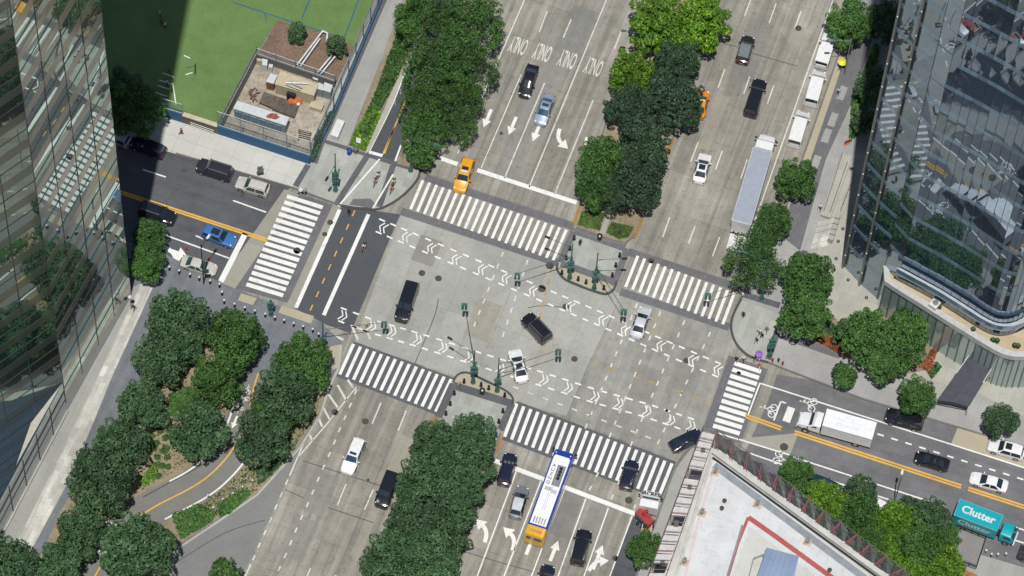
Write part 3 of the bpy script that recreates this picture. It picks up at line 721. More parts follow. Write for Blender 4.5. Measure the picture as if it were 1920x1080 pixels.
    for fx in (-.305, .305):
        for sg in (1, -1):
            t = MB(); t.tube((fx * L, sg * (w2 - .2), wr), (fx * L, sg * (w2 + .012), wr), wr, n=14)
            r = MB(); r.tube((fx * L, sg * (w2 + .0), wr), (fx * L, sg * (w2 + .022), wr), wr * .66, n=10); wh.append((t, r))
    return parts, wh, M[rim]

def assemble(root, parts, wheels, rim):
    for nm, mb, mats, sm in parts: mb.build(nm, mats, root, smooth=sm)
    for t, r in wheels:
        w = t.build('wheel', M['tyre'], root, smooth=40); r.build('rim', rim, w)

def place(front, rear, z=.75):
    a, b = P(*front, z), P(*rear, z); d = a - b; c = (a + b) / 2
    return (c.x, c.y, 0.006), math.atan2(d.y, d.x), d.length

DIMS = {'sedan': (1.84, 1.45), 'suv': (1.90, 1.68), 'bigsuv': (2.02, 1.88), 'hatch': (1.80, 1.52), 'van': (2.0, 2.05)}
BK = paint('paint_black', (.011, .012, .016, 1), .18); NV = paint('paint_navy', (.012, .016, .035, 1), .18)
WH = paint('paint_white', (.72, .72, .71, 1), .3); SV = paint('paint_silver', (.58, .60, .62, 1), .28, .15)
LB = paint('paint_silver_blue', (.26, .33, .42, 1), .28, .2); GY = paint('paint_grey', (.20, .215, .23, 1), .28, .2)
CH = paint('paint_charcoal', (.035, .034, .045, 1), .25, .3); YL = paint('paint_taxi', (.68, .32, .012, 1), .3)
OR = paint('paint_taxi_orange', (.72, .24, .008, 1), .3); BL = paint('paint_blue', (.05, .17, .42, 1), .25, .15)
BG = paint('paint_champagne', (.52, .50, .44, 1), .3, .1); DT = paint('paint_dark_teal', (.02, .05, .06, 1), .2, .3)
BR = paint('paint_dark_brown', (.03, .02, .022, 1), .2, .3); RB = paint('paint_box_white', (.72, .73, .74, 1), .5, 0, .1)

def car(name, label, cat, kind, front, rear, pm, group=None, glass='glass', rails=None, sunroof=None, rim='rim', roof=None, W=None, H=None, L=None, extra=None):
    loc, rz, Lm = place(front, rear)
    dw, dh = DIMS[kind]; W = W or dw; H = H or dh
    L = L or max(4.25, min(5.9 if kind in ('bigsuv', 'van') else 5.15, Lm - .25))
    root = thing(name, label, cat, loc, rz, group)
    assemble(root, *car_parts(kind, L, W, H, pm, M[glass], roof, rails, sunroof, rim))
    if extra: extra(root, L, W, H)
    return root
def taxi_sign(root, L, W, H):
    m = MB(); m.box((.0, 0, H + .1), (.28, .95, .17)); m.build('roof_sign', M['whitep'], root)

Gs = 'cars on the avenue'
car('sedan', 'black sedan driving down the avenue just below the painted ONLY lettering', 'car', 'sedan', (981, 183), (1001, 120), BK, Gs)
car('sedan', 'silver blue sedan with an open sunroof, above a straight arrow on the upper avenue', 'car', 'sedan', (1011, 234), (1031, 177), LB, Gs, 'glass_blue', sunroof=(-.12, -.02))
car('taxi', 'yellow taxi with a roof sign stopped over the first stripes of the upper left crosswalk', 'taxi', 'suv', (860, 360), (880, 297), YL, 'yellow taxis', sunroof=(-.16, -.06), extra=taxi_sign)
car('suv', 'long black SUV heading down through the left half of the junction beside two manholes', 'car', 'bigsuv', (750, 605), (775, 527), BK, Gs)
car('suv', 'white SUV with a dark sunroof driving down the lower left avenue', 'car', 'suv', (648, 890), (677, 820), WH, Gs, 'glass_blue', sunroof=(-.02, .05))
car('suv', 'black SUV beside the lower median trees, just below and right of the white SUV', 'car', 'bigsuv', (713, 952), (738, 885), BK, Gs, rim='rim_dark')
car('suv', 'black SUV with shiny roof rails turning diagonally in the middle of the junction', 'car', 'bigsuv', (983, 591), (1028, 639), BK, Gs, rails=M['steel'])
car('sedan', 'white sedan with a sunroof turning between the lower signal poles', 'car', 'sedan', (963, 652), (981, 719), WH, Gs, sunroof=(-.13, -.02), L=4.95)
car('sedan', 'silver grey sedan crossing the bike markings below the upper right crosswalk', 'car', 'sedan', (1212, 573), (1191, 635), SV, Gs)
car('suv', 'black hatchback SUV with a grey roof, uppermost car on the right carriageway', 'car', 'suv', (1405, 66), (1390, 119), BR, Gs, roof=GY)
car('suv', 'black SUV on the right carriageway level with the white parked vans', 'car', 'bigsuv', (1427, 148), (1405, 219), BK, Gs, rails=M['blackiron'])
car('taxi', 'orange taxi half hidden by the upper median trees', 'taxi', 'sedan', (1320, 166), (1308, 222), OR, 'yellow taxis', extra=taxi_sign)
car('sedan', 'white sedan with black sunroof and rear window driving beside the long trailer', 'car', 'sedan', (1324, 286), (1309, 344), WH, Gs, sunroof=(-.14, .03))
car('suv', 'dark SUV stopped over the stop line beside the lower median trees', 'car', 'suv', (959, 848), (943, 911), NV, Gs)
car('hatchback', 'silver grey hatchback waiting to the left of the bus', 'car', 'hatch', (982, 909), (964, 972), GY, Gs, roof=SV)
car('suv', 'black SUV standing on the lower right crosswalk', 'car', 'suv', (1187, 861), (1172, 919), NV, Gs)
car('suv', 'long black SUV waiting between lane lines right of the straight arrows', 'car', 'bigsuv', (1098, 992), (1081, 1060), BK, Gs, rim='rim_dark')
car('suv', 'dark car entering at the bottom edge of the photo below the bus', 'car', 'suv', (1030, 1057), (1012, 1122), NV, Gs)
car('sedan', 'dark sedan turning at the tip of the scaffolded building', 'car', 'sedan', (1317, 810), (1256, 840), NV, Gs)
Gw = 'cars on the west side street'
car('suv', 'dark blue SUV parked in the tower shadow by the pale pavement', 'car', 'suv', (243, 262), (312, 289), NV, Gw, L=4.9)
car('suv', 'charcoal SUV with roof rails parked on the sunny kerb of the west side street', 'car', 'bigsuv', (366, 307), (438, 330), CH, Gw, rails=M['steel'], L=4.95)
car('wagon', 'champagne wagon parked nearest to the junction on the west side street', 'car', 'suv', (441, 340), (506, 359), BG, Gw, 'glass_green', rails=M['steel'], L=4.6)
car('pickup_truck', 'pale car with a light windshield parked at the tower corner in deep shadow', 'car', 'suv', (188, 245), (244, 268), SV, Gw, 'glass_blue')
car('suv', 'black SUV coming out of the tower shadow beside the yellow centre line', 'car', 'bigsuv', (331, 413), (260, 388), BK, Gw, rails=M['steel'], L=5.0)
car('suv', 'blue SUV with a dark sunroof waiting at the west stop line', 'car', 'suv', (446, 457), (374, 428), BL, Gw, sunroof=(-.2, .03), L=4.75)
car('sedan', 'beige sedan with greenish glass at the kerb behind the lamp post', 'car', 'sedan', (409, 508), (337, 487), BG, Gw, 'glass_green', L=4.85)
Ge = 'cars on the east side street'
car('suv', 'black SUV parked on the north kerb beyond the white box truck', 'car', 'bigsuv', (1657, 776), (1734, 797), BK, Ge, L=5.1)
car('sedan', 'black sedan driving ahead of the white sedan on the east side street', 'car', 'sedan', (1716, 855), (1779, 873), BK, Ge, L=4.6)
car('sedan', 'white sedan with dark rear glass driving above the teal truck', 'car', 'sedan', (1816, 893), (1893, 914), WH, Ge, L=5.0)
car('suv', 'white SUV with a dark sunroof parked on the tan slab by a small tree', 'car', 'suv', (1848, 831), (1926, 853), WH, Ge, sunroof=(-.13, .04), L=4.85)
car('suv', 'dark teal car parked under the trees by the netted building', 'car', 'suv', (1574, 920), (1506, 896), DT, Ge, 'glass_blue', L=4.8)
car('sedan', 'white car almost hidden under the kerb trees of the east side street', 'car', 'sedan', (1660, 952), (1596, 930), WH, Ge, 'glass_blue', L=4.8)
car('pickup_truck', 'pale blue pickup with a ladder rack glimpsed between the kerb trees', 'car', 'suv', (1730, 975), (1664, 950), SV, Ge, 'glass_blue', rails=M['steel'], L=4.9)
car('suv', 'dark SUV cut by the right edge of the photo below the teal truck', 'car', 'bigsuv', (1982, 1061), (1908, 1032), CH, Ge, rails=M['blackiron'], L=5.0)
Gv = 'white vans parked at the avenue kerb'
def van_detail(root, L, W, H):
    m = MB()
    m.box((-.2 * L, 0, H + .014), (.5 * L, W * .5, .02)); m.build('roof_panel', WH, root)
car('van', 'white cargo van parked second in the row, with a plain ribbed roof', 'van', 'van', (1538, 131), (1519, 200), WH, Gv, extra=van_detail, L=5.4)
car('van', 'white van parked last in the row next to the small street tree', 'van', 'van', (1508, 207), (1487, 277), WH, Gv, L=5.5)
def pickup_cap(root, L, W, H):
    m = MB(); m.box((-.24 * L, 0, H * .5 + .47), (.48 * L, W * .93, H * .5)); m.build('bed_cap', WH, root, smooth=30)
    m = MB(); m.box((-.481 * L, 0, H * .5 + .52), (.04, W * .8, H * .34)); m.build('cap_window', M['glass'], root)
    m = MB(); m.box((.001 * L, 0, H * .62), (.03, W * .86, H * .5)); m.build('cab_gap', M['blackp'], root)
car('pickup_truck', 'white pickup with a capped bed parked first in the row by the lime tree', 'pickup', 'bigsuv', (1558, 63), (1538, 127), WH, Gv, extra=pickup_cap, L=5.4, W=2.0)

def axle_wheels(root, xs, w2, r=.5, rim='rim', dual=()):
    for x in xs:
        for sg in (1, -1):
            t = MB(); t.tube((x, sg * (w2 - .32), r), (x, sg * (w2 + .0), r), r, n=16); w = t.build('wheel', M['tyre'], root, smooth=40)
            q = MB(); q.tube((x, sg * (w2 - .01), r), (x, sg * (w2 + .02), r), r * .55, n=12); q.build('rim', M[rim], w)
def loft(mb, secs, m=0):
    """closed loft through rounded rectangles (x, half width, z0, z1, corner)"""
    k = 0; b = len(mb.v)
    for x, w, z0, z1, c in secs:
        q = [(w, z0), (w, z1 - c), (w - c * .3, z1 - c * .3), (w - c, z1), (-w + c, z1), (-w + c * .3, z1 - c * .3), (-w, z1 - c), (-w, z0)]
        mb.v += [Vector((x, a, z)) for a, z in q]
    n = 8
    for i in range(len(secs) - 1):
        for j in range(n):
            mb.f.append([b + i * n + j, b + i * n + (j + 1) % n, b + (i + 1) * n + (j + 1) % n, b + (i + 1) * n + j]); mb.m.append(m)
    mb.f.append([b + j for j in range(n - 1, -1, -1)]); mb.m.append(m)
    mb.f.append([b + (len(secs) - 1) * n + j for j in range(n)]); mb.m.append(m)
    return mb
def box_body(root, x0, x1, w2, z0, z1, mats, name='cargo_box', ribs=True):
    m = MB(); m.box(((x0 + x1) / 2, 0, (z0 + z1) / 2), (x1 - x0, 2 * w2, z1 - z0))
    if ribs:
        n = int((x1 - x0) / .6)
        for i in range(1, n):
            x = x0 + (x1 - x0) * i / n
            for sg in (1, -1): m.box((x, sg * (w2 + .006), (z0 + z1) / 2), (.05, .02, (z1 - z0) * .92), m=0)
    for sg in (1, -1): m.box(((x0 + x1) / 2, sg * (w2 + .006), z1 - .05), (x1 - x0 + .03, .05, .13), m=1)
    for x in (x0, x1): m.box((x, 0, z1 - .05), (.05, 2 * w2 + .06, .135), m=1)
    return m.build(name, mats, root)
def cab(root, x0, x1, w2, z0, zt, zh, hood, pm, glass='glass'):
    """conventional or forward cab; x1 = front"""
    xc = x1 - hood
    m = MB()
    if hood > .6:
        loft(m, [(x0, w2, z0, zt, .22), (xc - .75, w2, z0, zt, .25), (xc, w2 * .98, z0, zh + .12, .2), (xc + hood * .6, w2 * .9, z0, zh, .25), (x1 - .08, w2 * .8, z0, zh - .22, .25), (x1, w2 * .72, z0 + .1, zh - .45, .2)])
    else:
        loft(m, [(x0, w2, z0, zt - .05, .22), (x0 + .3, w2, z0, zt, .25), (x1 - .55, w2 * .98, z0, zt - .04, .25), (x1 - .06, w2 * .96, z0, z0 + (zt - z0) * .48, .1), (x1, w2 * .92, z0, z0 + (zt - z0) * .40, .1)])
    c = m.build('cab', pm, root, smooth=35)
    g = MB(); zb = zh + .2 if hood > .6 else z0 + (zt - z0) * .52
    xa, xb = (xc - .70, xc - .02) if hood > .6 else (x1 - .5, x1 - .09)
    za, zc = zt - .16, zb
    n = Vector((za - zc, 0, xb - xa)).normalized() * .03
    g.poly([Vector((xb, -w2 * .86, zc)) + n, Vector((xb, w2 * .86, zc)) + n, Vector((xa, w2 * .80, za)) + n, Vector((xa, -w2 * .80, za)) + n])
    g.build('windshield', M[glass], root)
    for sg in (1, -1):
        g = MB(); q = [(x0 + .45, sg * (w2 + .01), zb - .05), (xb - .22, sg * (w2 + .01), zb - .05), (xa - .1, sg * (w2 + .01), zt - .3), (x0 + .45, sg * (w2 + .01), zt - .3)]
        g.poly(q if sg < 0 else list(reversed(q))); g.build('side_window', M[glass], root)
        g = MB(); g.box((xb + .05, sg * (w2 + .22), zb + .1), (.1, .24, .4)); g.bar((xb, sg * w2 * .95, zb + .05), (xb + .05, sg * (w2 + .2), zb + .1), .04, .04); g.build('mirror', M['blackp'], root)
        g = MB(); g.box((x1 - .03, sg * w2 * .72, z0 + .35), (.1, .3, .2)); g.build('headlight', M['lamp'], root)
    g = MB(); g.box((x1 + .05, 0, z0 - .05), (.22, 2 * w2, .32)); g.build('bumper', M['whitep'] if hood < .6 else M['steel'], root)

# white box truck on the east street
loc, rz, L = place((1496, 790), (1640, 815), 1.2)
loc, rz = (P(1567, 806, .8).x, P(1567, 806, .8).y, .006), place((1502, 785), (1638, 823), 1.0)[1]
tr = thing('box_truck', 'white box truck with rounded bonnet and faded roof lettering on the east side street', 'truck', loc, rz)
m = MB(); m.box((-.6, 0, .72), (8.2, .9, .28)); m.box((-4.75, 0, .62), (.2, 2.2, .25)); m.box((.8, -1.0, .62), (.9, .5, .4)); m.build('chassis', M['blackp'], tr)
bx = box_body(tr, -4.85, 1.75, 1.27, 1.05, 3.45, [RB, M['whitep']])
t = MB(); U, V_ = Vector((1, 0, 0)), Vector((0, 1, 0))
text_on(t, 'MOVERS', (-1.4, .45, 3.462), U, V_, .6, 1.2, .0, spacing=1.1); text_on(t, 'LOCAL  LONG DISTANCE', (-1.4, -.25, 3.462), U, V_, .3); text_on(t, 'STORAGE', (-1.4, -.7, 3.462), U, V_, .3)
t.build('roof_lettering', plain('faded_lettering', T(222, 222, 221), .6), bx)
cab(tr, 1.95, 4.95, 1.1, .75, 2.55, 1.65, 1.45, WH); axle_wheels(tr, (-2.9, 3.75), 1.2)

# teal truck
loc = P(1846, 987, .9); rz = place((1900, 1003), (1800, 965), 1.0)[1]
tq = paint('paint_teal', (.0, .32, .37, 1), .4, 0, .3); tq2 = paint('paint_teal_edge', T(150, 190, 195), .4, 0, .3)
tr = thing('box_truck', 'teal box truck with big white lettering parked beside the wooden deck', 'truck', (loc.x, loc.y, .006), rz)
m = MB(); m.box((-.2, 0, .72), (7.6, .9, .28)); m.box((-4.2, 0, .6), (.2, 2.2, .25)); m.build('chassis', M['blackp'], tr)
tr.scale = (.95,) * 3
bx = box_body(tr, -4.3, 1.85, 1.27, 1.0, 3.55, [tq, tq2], ribs=False)
t = MB(); text_on(t, 'Clutter', (-1.25, .02, 3.562), (1, 0, 0), (0, 1, 0), 1.55, 1.02, .045); t.build('roof_lettering', M['whitep'], bx)
t = MB(); text_on(t, 'Clutter', (-1.25, -1.284, 2.25), (1, 0, 0), (0, 0, 1), 1.55, 1.02, .04); t.build('side_lettering', M['whitep'], bx)
cab(tr, 2.35, 4.35, 1.05, .7, 2.65, 1.7, .3, tq); axle_wheels(tr, (-2.6, 3.3), 1.15, .45)

# articulated truck on the right carriageway
fr, re = P(1441, 248, 2.5), P(1388, 428, 2.5); d = fr - re; c = (fr + re) / 2; Lt = d.length; rz = math.atan2(d.y, d.x)
tr = thing('semi_truck', 'long articulated truck with white cab and grey trailer roof near the avenue kerb', 'truck', (c.x, c.y, .006), rz)
h = Lt / 2
m = MB(); m.box((0, 0, .85), (Lt - 1.2, .9, .3)); m.box((h - 4.2, 0, 1.05), (1.3, 1.8, .15)); m.build('chassis', M['blackp'], tr)
tg = plain('trailer_roof', T(170, 178, 190), .45, .0, .06)
g_ = MB(); g_.box((h - 3.3, 0, 1.6), (.5, 1.9, 1.5)); g_.build('cab_gap', M['blackp'], tr)
bx = box_body(tr, -h + .1, h - 3.7, 1.3, 1.1, 4.0, [tg, M['whitep']])
cab(tr, h - 2.95, h + .1, 1.22, .75, 3.0, 1.8, 1.1, WH); axle_wheels(tr, (-h + 1.6, -h + 2.9, h - 3.4, h - 1.0), 1.25, .5)
dr = MB(); dr.box((-h + .07, 0, 2.55), (.05, 2.45, 2.7)); dr.build('rear_door', M['whitep'], tr)
cs = MB()
for i in range(8): cs.box((-h + .0, -1.1 + i * .314, 1.12), (.07, .30, .16), m=i % 2)
cs.build('reflective_bar', [M['red'], M['whitep']], tr)
lg = MB(); lg.box((-h - 1.25, 0, .55), (2.5, 2.3, .08)); lg.build('tail_lift', M['whitep'], tr)

# bus
fr, re = P(1060, 843, 3.2), P(1001, 1005, 3.2); d = fr - re; c = (fr + re) / 2; h = d.length / 2; rz = math.atan2(d.y, d.x)
tr = thing('bus', 'white roofed city bus with blue front and yellow rear crossing the stop line', 'bus', (c.x, c.y, .006), rz)
BBL = paint('bus_blue', (.012, .045, .36, 1), .3); BYL = paint('bus_yellow', (.66, .36, .02, 1), .35); BWH = paint('bus_white', (.74, .74, .73, 1), .45, 0, .2)
m = MB(); loft(m, [(-h + 1.35, 1.29, .35, 3.25, .22), (h - 1.3, 1.29, .35, 3.25, .22)]); 
m.build('body', BBL, tr, smooth=35)
m = MB(); loft(m, [(h - 1.3, 1.29, .35, 3.25, .22), (h - .5, 1.28, .35, 3.2, .25), (h - .1, 1.2, .4, 2.9, .3), (h, 1.1, .5, 2.5, .3)]); m.build('front', BBL, tr, smooth=35)
m = MB(); loft(m, [(-h, 1.2, .5, 2.9, .25), (-h + .12, 1.28, .4, 3.2, .25), (-h + 1.35, 1.29, .35, 3.26, .22)]); rear = m.build('rear', BYL, tr, smooth=35)
m = MB(); m.box((-h + .7, .0, 3.275), (.4, 1.6, .03)); m.build('vent', plain('vent_amber', (.5, .25, .05, 1)), rear)
m = MB(); m.box((0.15, 0, 3.29), (2 * h - 2.9, 2.14, .1)); m.box((h - 1.35, 0, 3.29), (.5, 1.9, .09)); rf = m.build('roof', BWH, tr)
m = MB(); m.box((h - 3.9, -.36, 3.36), (3.0, .95, .05)); m.box((h - 3.9, .11, 3.38), (3.0, .06, .08), m=1); m.box((h - 3.9, -.84, 3.38), (3.0, .06, .08), m=1); ac = m.build('roof_panel', [plain('roof_grey', T(140, 146, 152), .5), M['blackp']], tr)
for i in range(4):
    q = MB(); q.lathe([(.24, 0), (.24, .07), (.12, .075), (.11, .03)], (h - 2.85 - i * .48, -.38, 3.385), 10); q.build('fan', M['blackp'], ac)
t = MB()
for i, ch in enumerate('QNZUA'): text_on(t, ch, (h - 5.15 + i * .62, .62, 3.345), (0, -1, 0), (1, 0, 0), .62, 1.1, .012)
t.build('roof_lettering', plain('bus_letter_grey', T(110, 110, 112), .6), rf)
m = MB(); m.box((h - 6.0, .35, 3.37), (.5, .9, .07)); m.box((h - 6.2, -.5, 3.37), (.5, .7, .06)); m.build('roof_hatch', plain('hatch_grey', T(198, 198, 196), .5), rf)
m = MB()
for y in (-.1, .15): m.box((-.9, y, 3.348), (3.6, .05, .02))
for i in range(5): m.box((-h + 2.2, -.7 + i * .35, 3.35), (.9, .2, .03))
m.build('roof_grille', plain('grille_grey', T(176, 176, 174), .5), rf)
for sg in (1, -1):
    m = MB()
    for i in range(7): m.box((-h + 2.6 + i * 1.32, sg * 1.295, 2.25), (1.18, .02, .95))
    m.build('side_window', M['glass'], tr)
    m = MB(); m.box((0, sg * 1.3, 1.45), (2 * h - 3, .02, .22)); m.build('stripe', BWH, tr)
    m = MB(); m.box((h - .1, sg * 1.5, 2.75), (.15, .3, .5)); m.bar((h - .3, sg * 1.2, 2.9), (h - .1, sg * 1.5, 2.9), .05, .05); m.build('mirror', M['blackp'], tr)
    m = MB(); m.ball((h - .75, sg * .95, 3.27), .1, 6); m.build('marker_lamp', M['lamp'], tr)
m = MB(); m.poly([(h + .02, -1.0, 1.3), (h + .02, 1.0, 1.3), (h - .1, 1.05, 2.75), (h - .1, -1.05, 2.75)]); m.build('windshield', M['glass'], tr)
m = MB(); m.poly([(-h - .012, 1.0, 1.9), (-h - .012, -1.0, 1.9), (-h - .012, -1.0, 2.7), (-h - .012, 1.0, 2.7)]); m.build('rear_window', M['glass'], tr)
axle_wheels(tr, (-h + 3.2, h - 2.6), 1.27, .48)

# red bodied tipper at the lower right kerb
fr, re = P(1223, 919, 1.8), P(1209, 984, 1.8); d = fr - re; c = (fr + re) / 2; h = d.length / 2; rz = math.atan2(d.y, d.x)
tr = thing('work_truck', 'white cab truck carrying red machinery at the lower right kerb', 'truck', (c.x, c.y, .006), rz)
m = MB(); m.box((-.2, 0, .75), (2 * h - .4, 1.1, .3)); m.build('chassis', M['blackp'], tr)
cab(tr, h - 2.9, h, 1.25, .7, 2.75, 1.8, 1.15, WH)
t = MB(); text_on(t, 'ACRES', (h - .62, 0, 1.86), (0, -1, 0), (1, 0, 0), .8, .95, .03); t.build('bonnet_lettering', M['blackp'], tr)
m = MB(); m.bar((h - 3.2, 1.25, 1.5), (-h + .3, -.75, 1.5), 1.0, 1.0); red = m.build('machine_body', M['red'], tr, smooth=30)
m = MB(); m.bar((h - 3.6, .7, 2.1), (-h + 1.1, -.55, 2.1), .3, .2); m.tube((h - 3.1, .1, 2.1), (h - 3.8, .5, 2.2), .25, n=8); m.build('boom', M['red'], tr)
m = MB(); m.bar((h - 3.7, 1.25, 1.5), (-h + .3, -.2, 1.45), .5, .7); m.build('side_frame', plain('machine_blue_grey', (.05, .06, .09, 1)), tr)
axle_wheels(tr, (-h + .9, h - 1.3), 1.15, .48)
p = P(1212, 994, .7)
b = thing('hopper_bin', 'small tan and white hopper behind the white cab truck', 'bin', (p.x, p.y, .01), rz)
m = MB()
for a, bb in (((.6, 0), (.08, 1.2)), ((-.6, 0), (.08, 1.2)), ((0, .6), (1.2, .08)), ((0, -.6), (1.2, .08))): m.box((a[0], a[1], .6), (bb[0], bb[1], 1.2))
m.build('wall', M['whitep'], b); m = MB(); m.box((0, 0, .35), (1.1, 1.1, .7)); m.build('load', plain('sand_load', T(196, 150, 96)), b)
# ------------------------------------------------------------------ trees and planting
def crown_mesh(seed, blobs, leaves, size, mat, flatness=.35, fill=.25):
    """leaf sized quads spread through and over overlapping clumps; unit crown radius 1, centre at 0"""
    rnd = random.Random(seed); vs = []; fs = []
    tot = sum(b[3] ** 2 for b in blobs)
    for bx, by, bz, br in blobs:
        n = int(leaves * br * br / tot)
        for _ in range(n):
            z = rnd.uniform(-.75, 1); t = rnd.uniform(0, 2 * math.pi); q = math.sqrt(max(0, 1 - z * z)); u = Vector((q * math.cos(t), q * math.sin(t), z))
            rad = br * (1 - abs(rnd.gauss(0, fill))) * (1 + .06 * math.sin(9 * t + bx * 7) + .05 * math.sin(11 * z + seed))
            c = Vector((bx, by, bz)) + Vector((u.x, u.y, u.z * .92)) * rad
            nrm = (u * .75 + Vector((rnd.gauss(0, .38), rnd.gauss(0, .38), rnd.gauss(.55, .35)))).normalized()
            a = nrm.orthogonal().normalized(); b = nrm.cross(a); k = rnd.uniform(0, 6.28); a, b = a * math.cos(k) + b * math.sin(k), b * math.cos(k) - a * math.sin(k)
            s = size * rnd.uniform(.6, 1.35); i = len(vs)
            vs += [c - a * s * .62, c - b * s * .32 + nrm * s * .08, c + a * s * .72, c + b * s * .32 + nrm * s * .08]
            fs.append((i, i + 1, i + 2, i + 3))
    me = bpy.data.meshes.new('crown'); me.from_pydata([tuple(v) for v in vs], [], fs); me.materials.append(mat); me.update()
    return me
def clumps(seed, n, rmin, rmax, tips=9, wide=.70):
    '''egg shaped crown: big inner clumps, smaller uneven clumps outside, a few twigs that stick out'''
    rnd = random.Random(seed); out = [(0, 0, -.05, .55), (.1 * rnd.uniform(-1, 1), .1 * rnd.uniform(-1, 1), .45, .38)]
    for i in range(n):
        a = i * 2.39996 + rnd.uniform(-.4, .4); h = -.62 + 1.3 * (i + rnd.uniform(0, 1)) / n
        prof = math.sqrt(max(.05, 1 - ((h + .15) / .98) ** 2)); r = wide * prof * rnd.uniform(.72, 1.12)
        out.append((r * math.cos(a), r * math.sin(a), h, rnd.uniform(rmin, rmax) * (.7 + .4 * prof)))
    for i in range(tips):
        a = rnd.uniform(0, 6.28); h = rnd.uniform(-.5, .85); prof = math.sqrt(max(.03, 1 - ((h + .1) / 1.02) ** 2)); r = prof * rnd.uniform(.86, 1.05)
        out.append((r * math.cos(a), r * math.sin(a), h, rnd.uniform(.10, .19)))
    return out
def trunk_mesh(seed, h):
    rnd = random.Random(seed); mb = MB(); top = Vector((rnd.uniform(-.15, .15), rnd.uniform(-.15, .15), h))
    mb.tube((0, 0, 0), (top.x * .5, top.y * .5, h * .55), .17, .13, 8); mb.tube((top.x * .5, top.y * .5, h * .55), top, .13, .09, 8)
    for i in range(6):
        a = i * 2.4 + rnd.uniform(-.4, .4); s = Vector((top.x * .7, top.y * .7, h * (.55 + .07 * i)))
        e = s + Vector((math.cos(a) * rnd.uniform(1.1, 1.9), math.sin(a) * rnd.uniform(1.1, 1.9), rnd.uniform(.9, 1.8)))
        mb.tube(s, e, .075, .035, 6); mb.tube(e, e + Vector((math.cos(a + .6) * .8, math.sin(a + .6) * .8, .7)), .035, .015, 5)
    o = mb.build('trunk', M['bark'], smooth=60); me = o.data; bpy.data.objects.remove(o); return me
CR = {}
for k, (mat, n, r0, r1, tips, lv, sz, fill, wide) in {'d': ('leaf_d', 22, .20, .36, 14, 8200, .078, .14, .72), 'm': ('leaf_m', 20, .20, .36, 14, 7800, .080, .14, .72), 'y': ('leaf_y', 20, .2, .34, 10, 7000, .085, .14, .72),
                                          'l': ('leaf_l', 36, .12, .26, 30, 7600, .056, .28, .86), 's': ('leaf_s', 20, .20, .34, 10, 8600, .072, .13, .70)}.items():
    CR[k] = [crown_mesh(17 * j + ord(k), clumps(31 * j + ord(k), n, r0, r1, tips, wide), lv, sz, M[mat], fill=fill) for j in range(4)]
    CR[k + 'x'] = [crown_mesh(7 * j + ord(k), clumps(5 * j + ord(k), 12, .26, .42, 7, .66), 2200, .15, M[mat], fill=fill) for j in range(3)]
TM = [trunk_mesh(i, 4.6) for i in range(4)]
_tc = [0]
def tree(label, x, y, dpx, kind, group, zc=None, sz=1.18, name='tree', stretch=(1, 1)):
    """x, y: crown centre seen in the survey, dpx: crown width"""
    i = _tc[0]; _tc[0] += 1
    r = dpx / PXM / 2 * 1.0
    zc = zc or max(2.4, r * 1.2 + 1.5)
    p = P(x, y, zc)
    t = thing(name, label, 'tree', (p.x, p.y, .1), random.uniform(0, 6.28), group)
    tr = bpy.data.objects.new('trunk', TM[i % 4]); C.objects.link(tr); tr.parent = t; s = zc / 4.6; tr.scale = (max(.55, min(1.3, r / 3.4)),) * 2 + (s,)
    lib = CR[kind if r > 2.1 else kind + 'x']
    c = bpy.data.objects.new('crown', lib[i % len(lib)]); C.objects.link(c); c.parent = t; c.location = (0, 0, zc); c.scale = (r * stretch[0], r * stretch[1], r * sz); c.rotation_euler = (0, 0, i * 2.39)
    return t
G1 = 'trees of the south-west plaza'
for a in [('dark broad tree at the top end of the plaza group, nearest the bollards', 335, 600, 112, 'd'), ('brighter tree just right of the topmost plaza tree', 438, 636, 112, 'm'), ('dark plaza tree directly below the topmost one', 304, 672, 104, 'd'),
          ('plaza tree below the brighter tree, above the cobbled bed', 408, 712, 98, 'm'), ('mid green tree at the north end of the strip between bike path and avenue', 565, 680, 108, 'm'), ('dark tree under the north strip tree, overhanging the hatched road paint', 532, 745, 112, 'd'),
          ('dark tree on the plaza edge, level with the bright ground cover', 266, 762, 92, 'd'), ('dark round tree right of the clipped shrubs, hugging the bike path bend', 372, 808, 106, 'd'), ('dark tree on the plaza edge left of the clipped shrubs', 226, 835, 102, 'd'),
          ('dark tree with white specks at the bike path symbols', 488, 818, 104, 'd'), ('big dark tree left of the bike path S-bend', 188, 903, 122, 'd'), ('single dark tree left of the path lettering', 150, 998, 92, 'd'),
          ('large dark tree covering the lower end of the bike path', 258, 1030, 132, 'd'), ('dark tree cut by the bottom edge, left of the path', 112, 1068, 96, 'd'), ('small tree cut by the bottom edge on the exit ramp side', 420, 1074, 58, 'm'),
          ('dark tree filling the gap between plaza edge trees, above the S-bend', 205, 868, 80, 'd'), ('mid green tree between the two topmost plaza trees and the cobbles', 340, 655, 70, 'd'), ('dark tree by the path, right below the north strip tree', 505, 790, 80, 'm')]:
    tree(*a, G1)
tree('bright green street tree at the foot of the glass tower, upper half', 280, 440, 66, 'm', 'trees at the tower foot'); tree('bright green street tree at the foot of the glass tower, lower half', 276, 492, 68, 'm', 'trees at the tower foot')
G2 = 'feathery trees beside the bikeway'
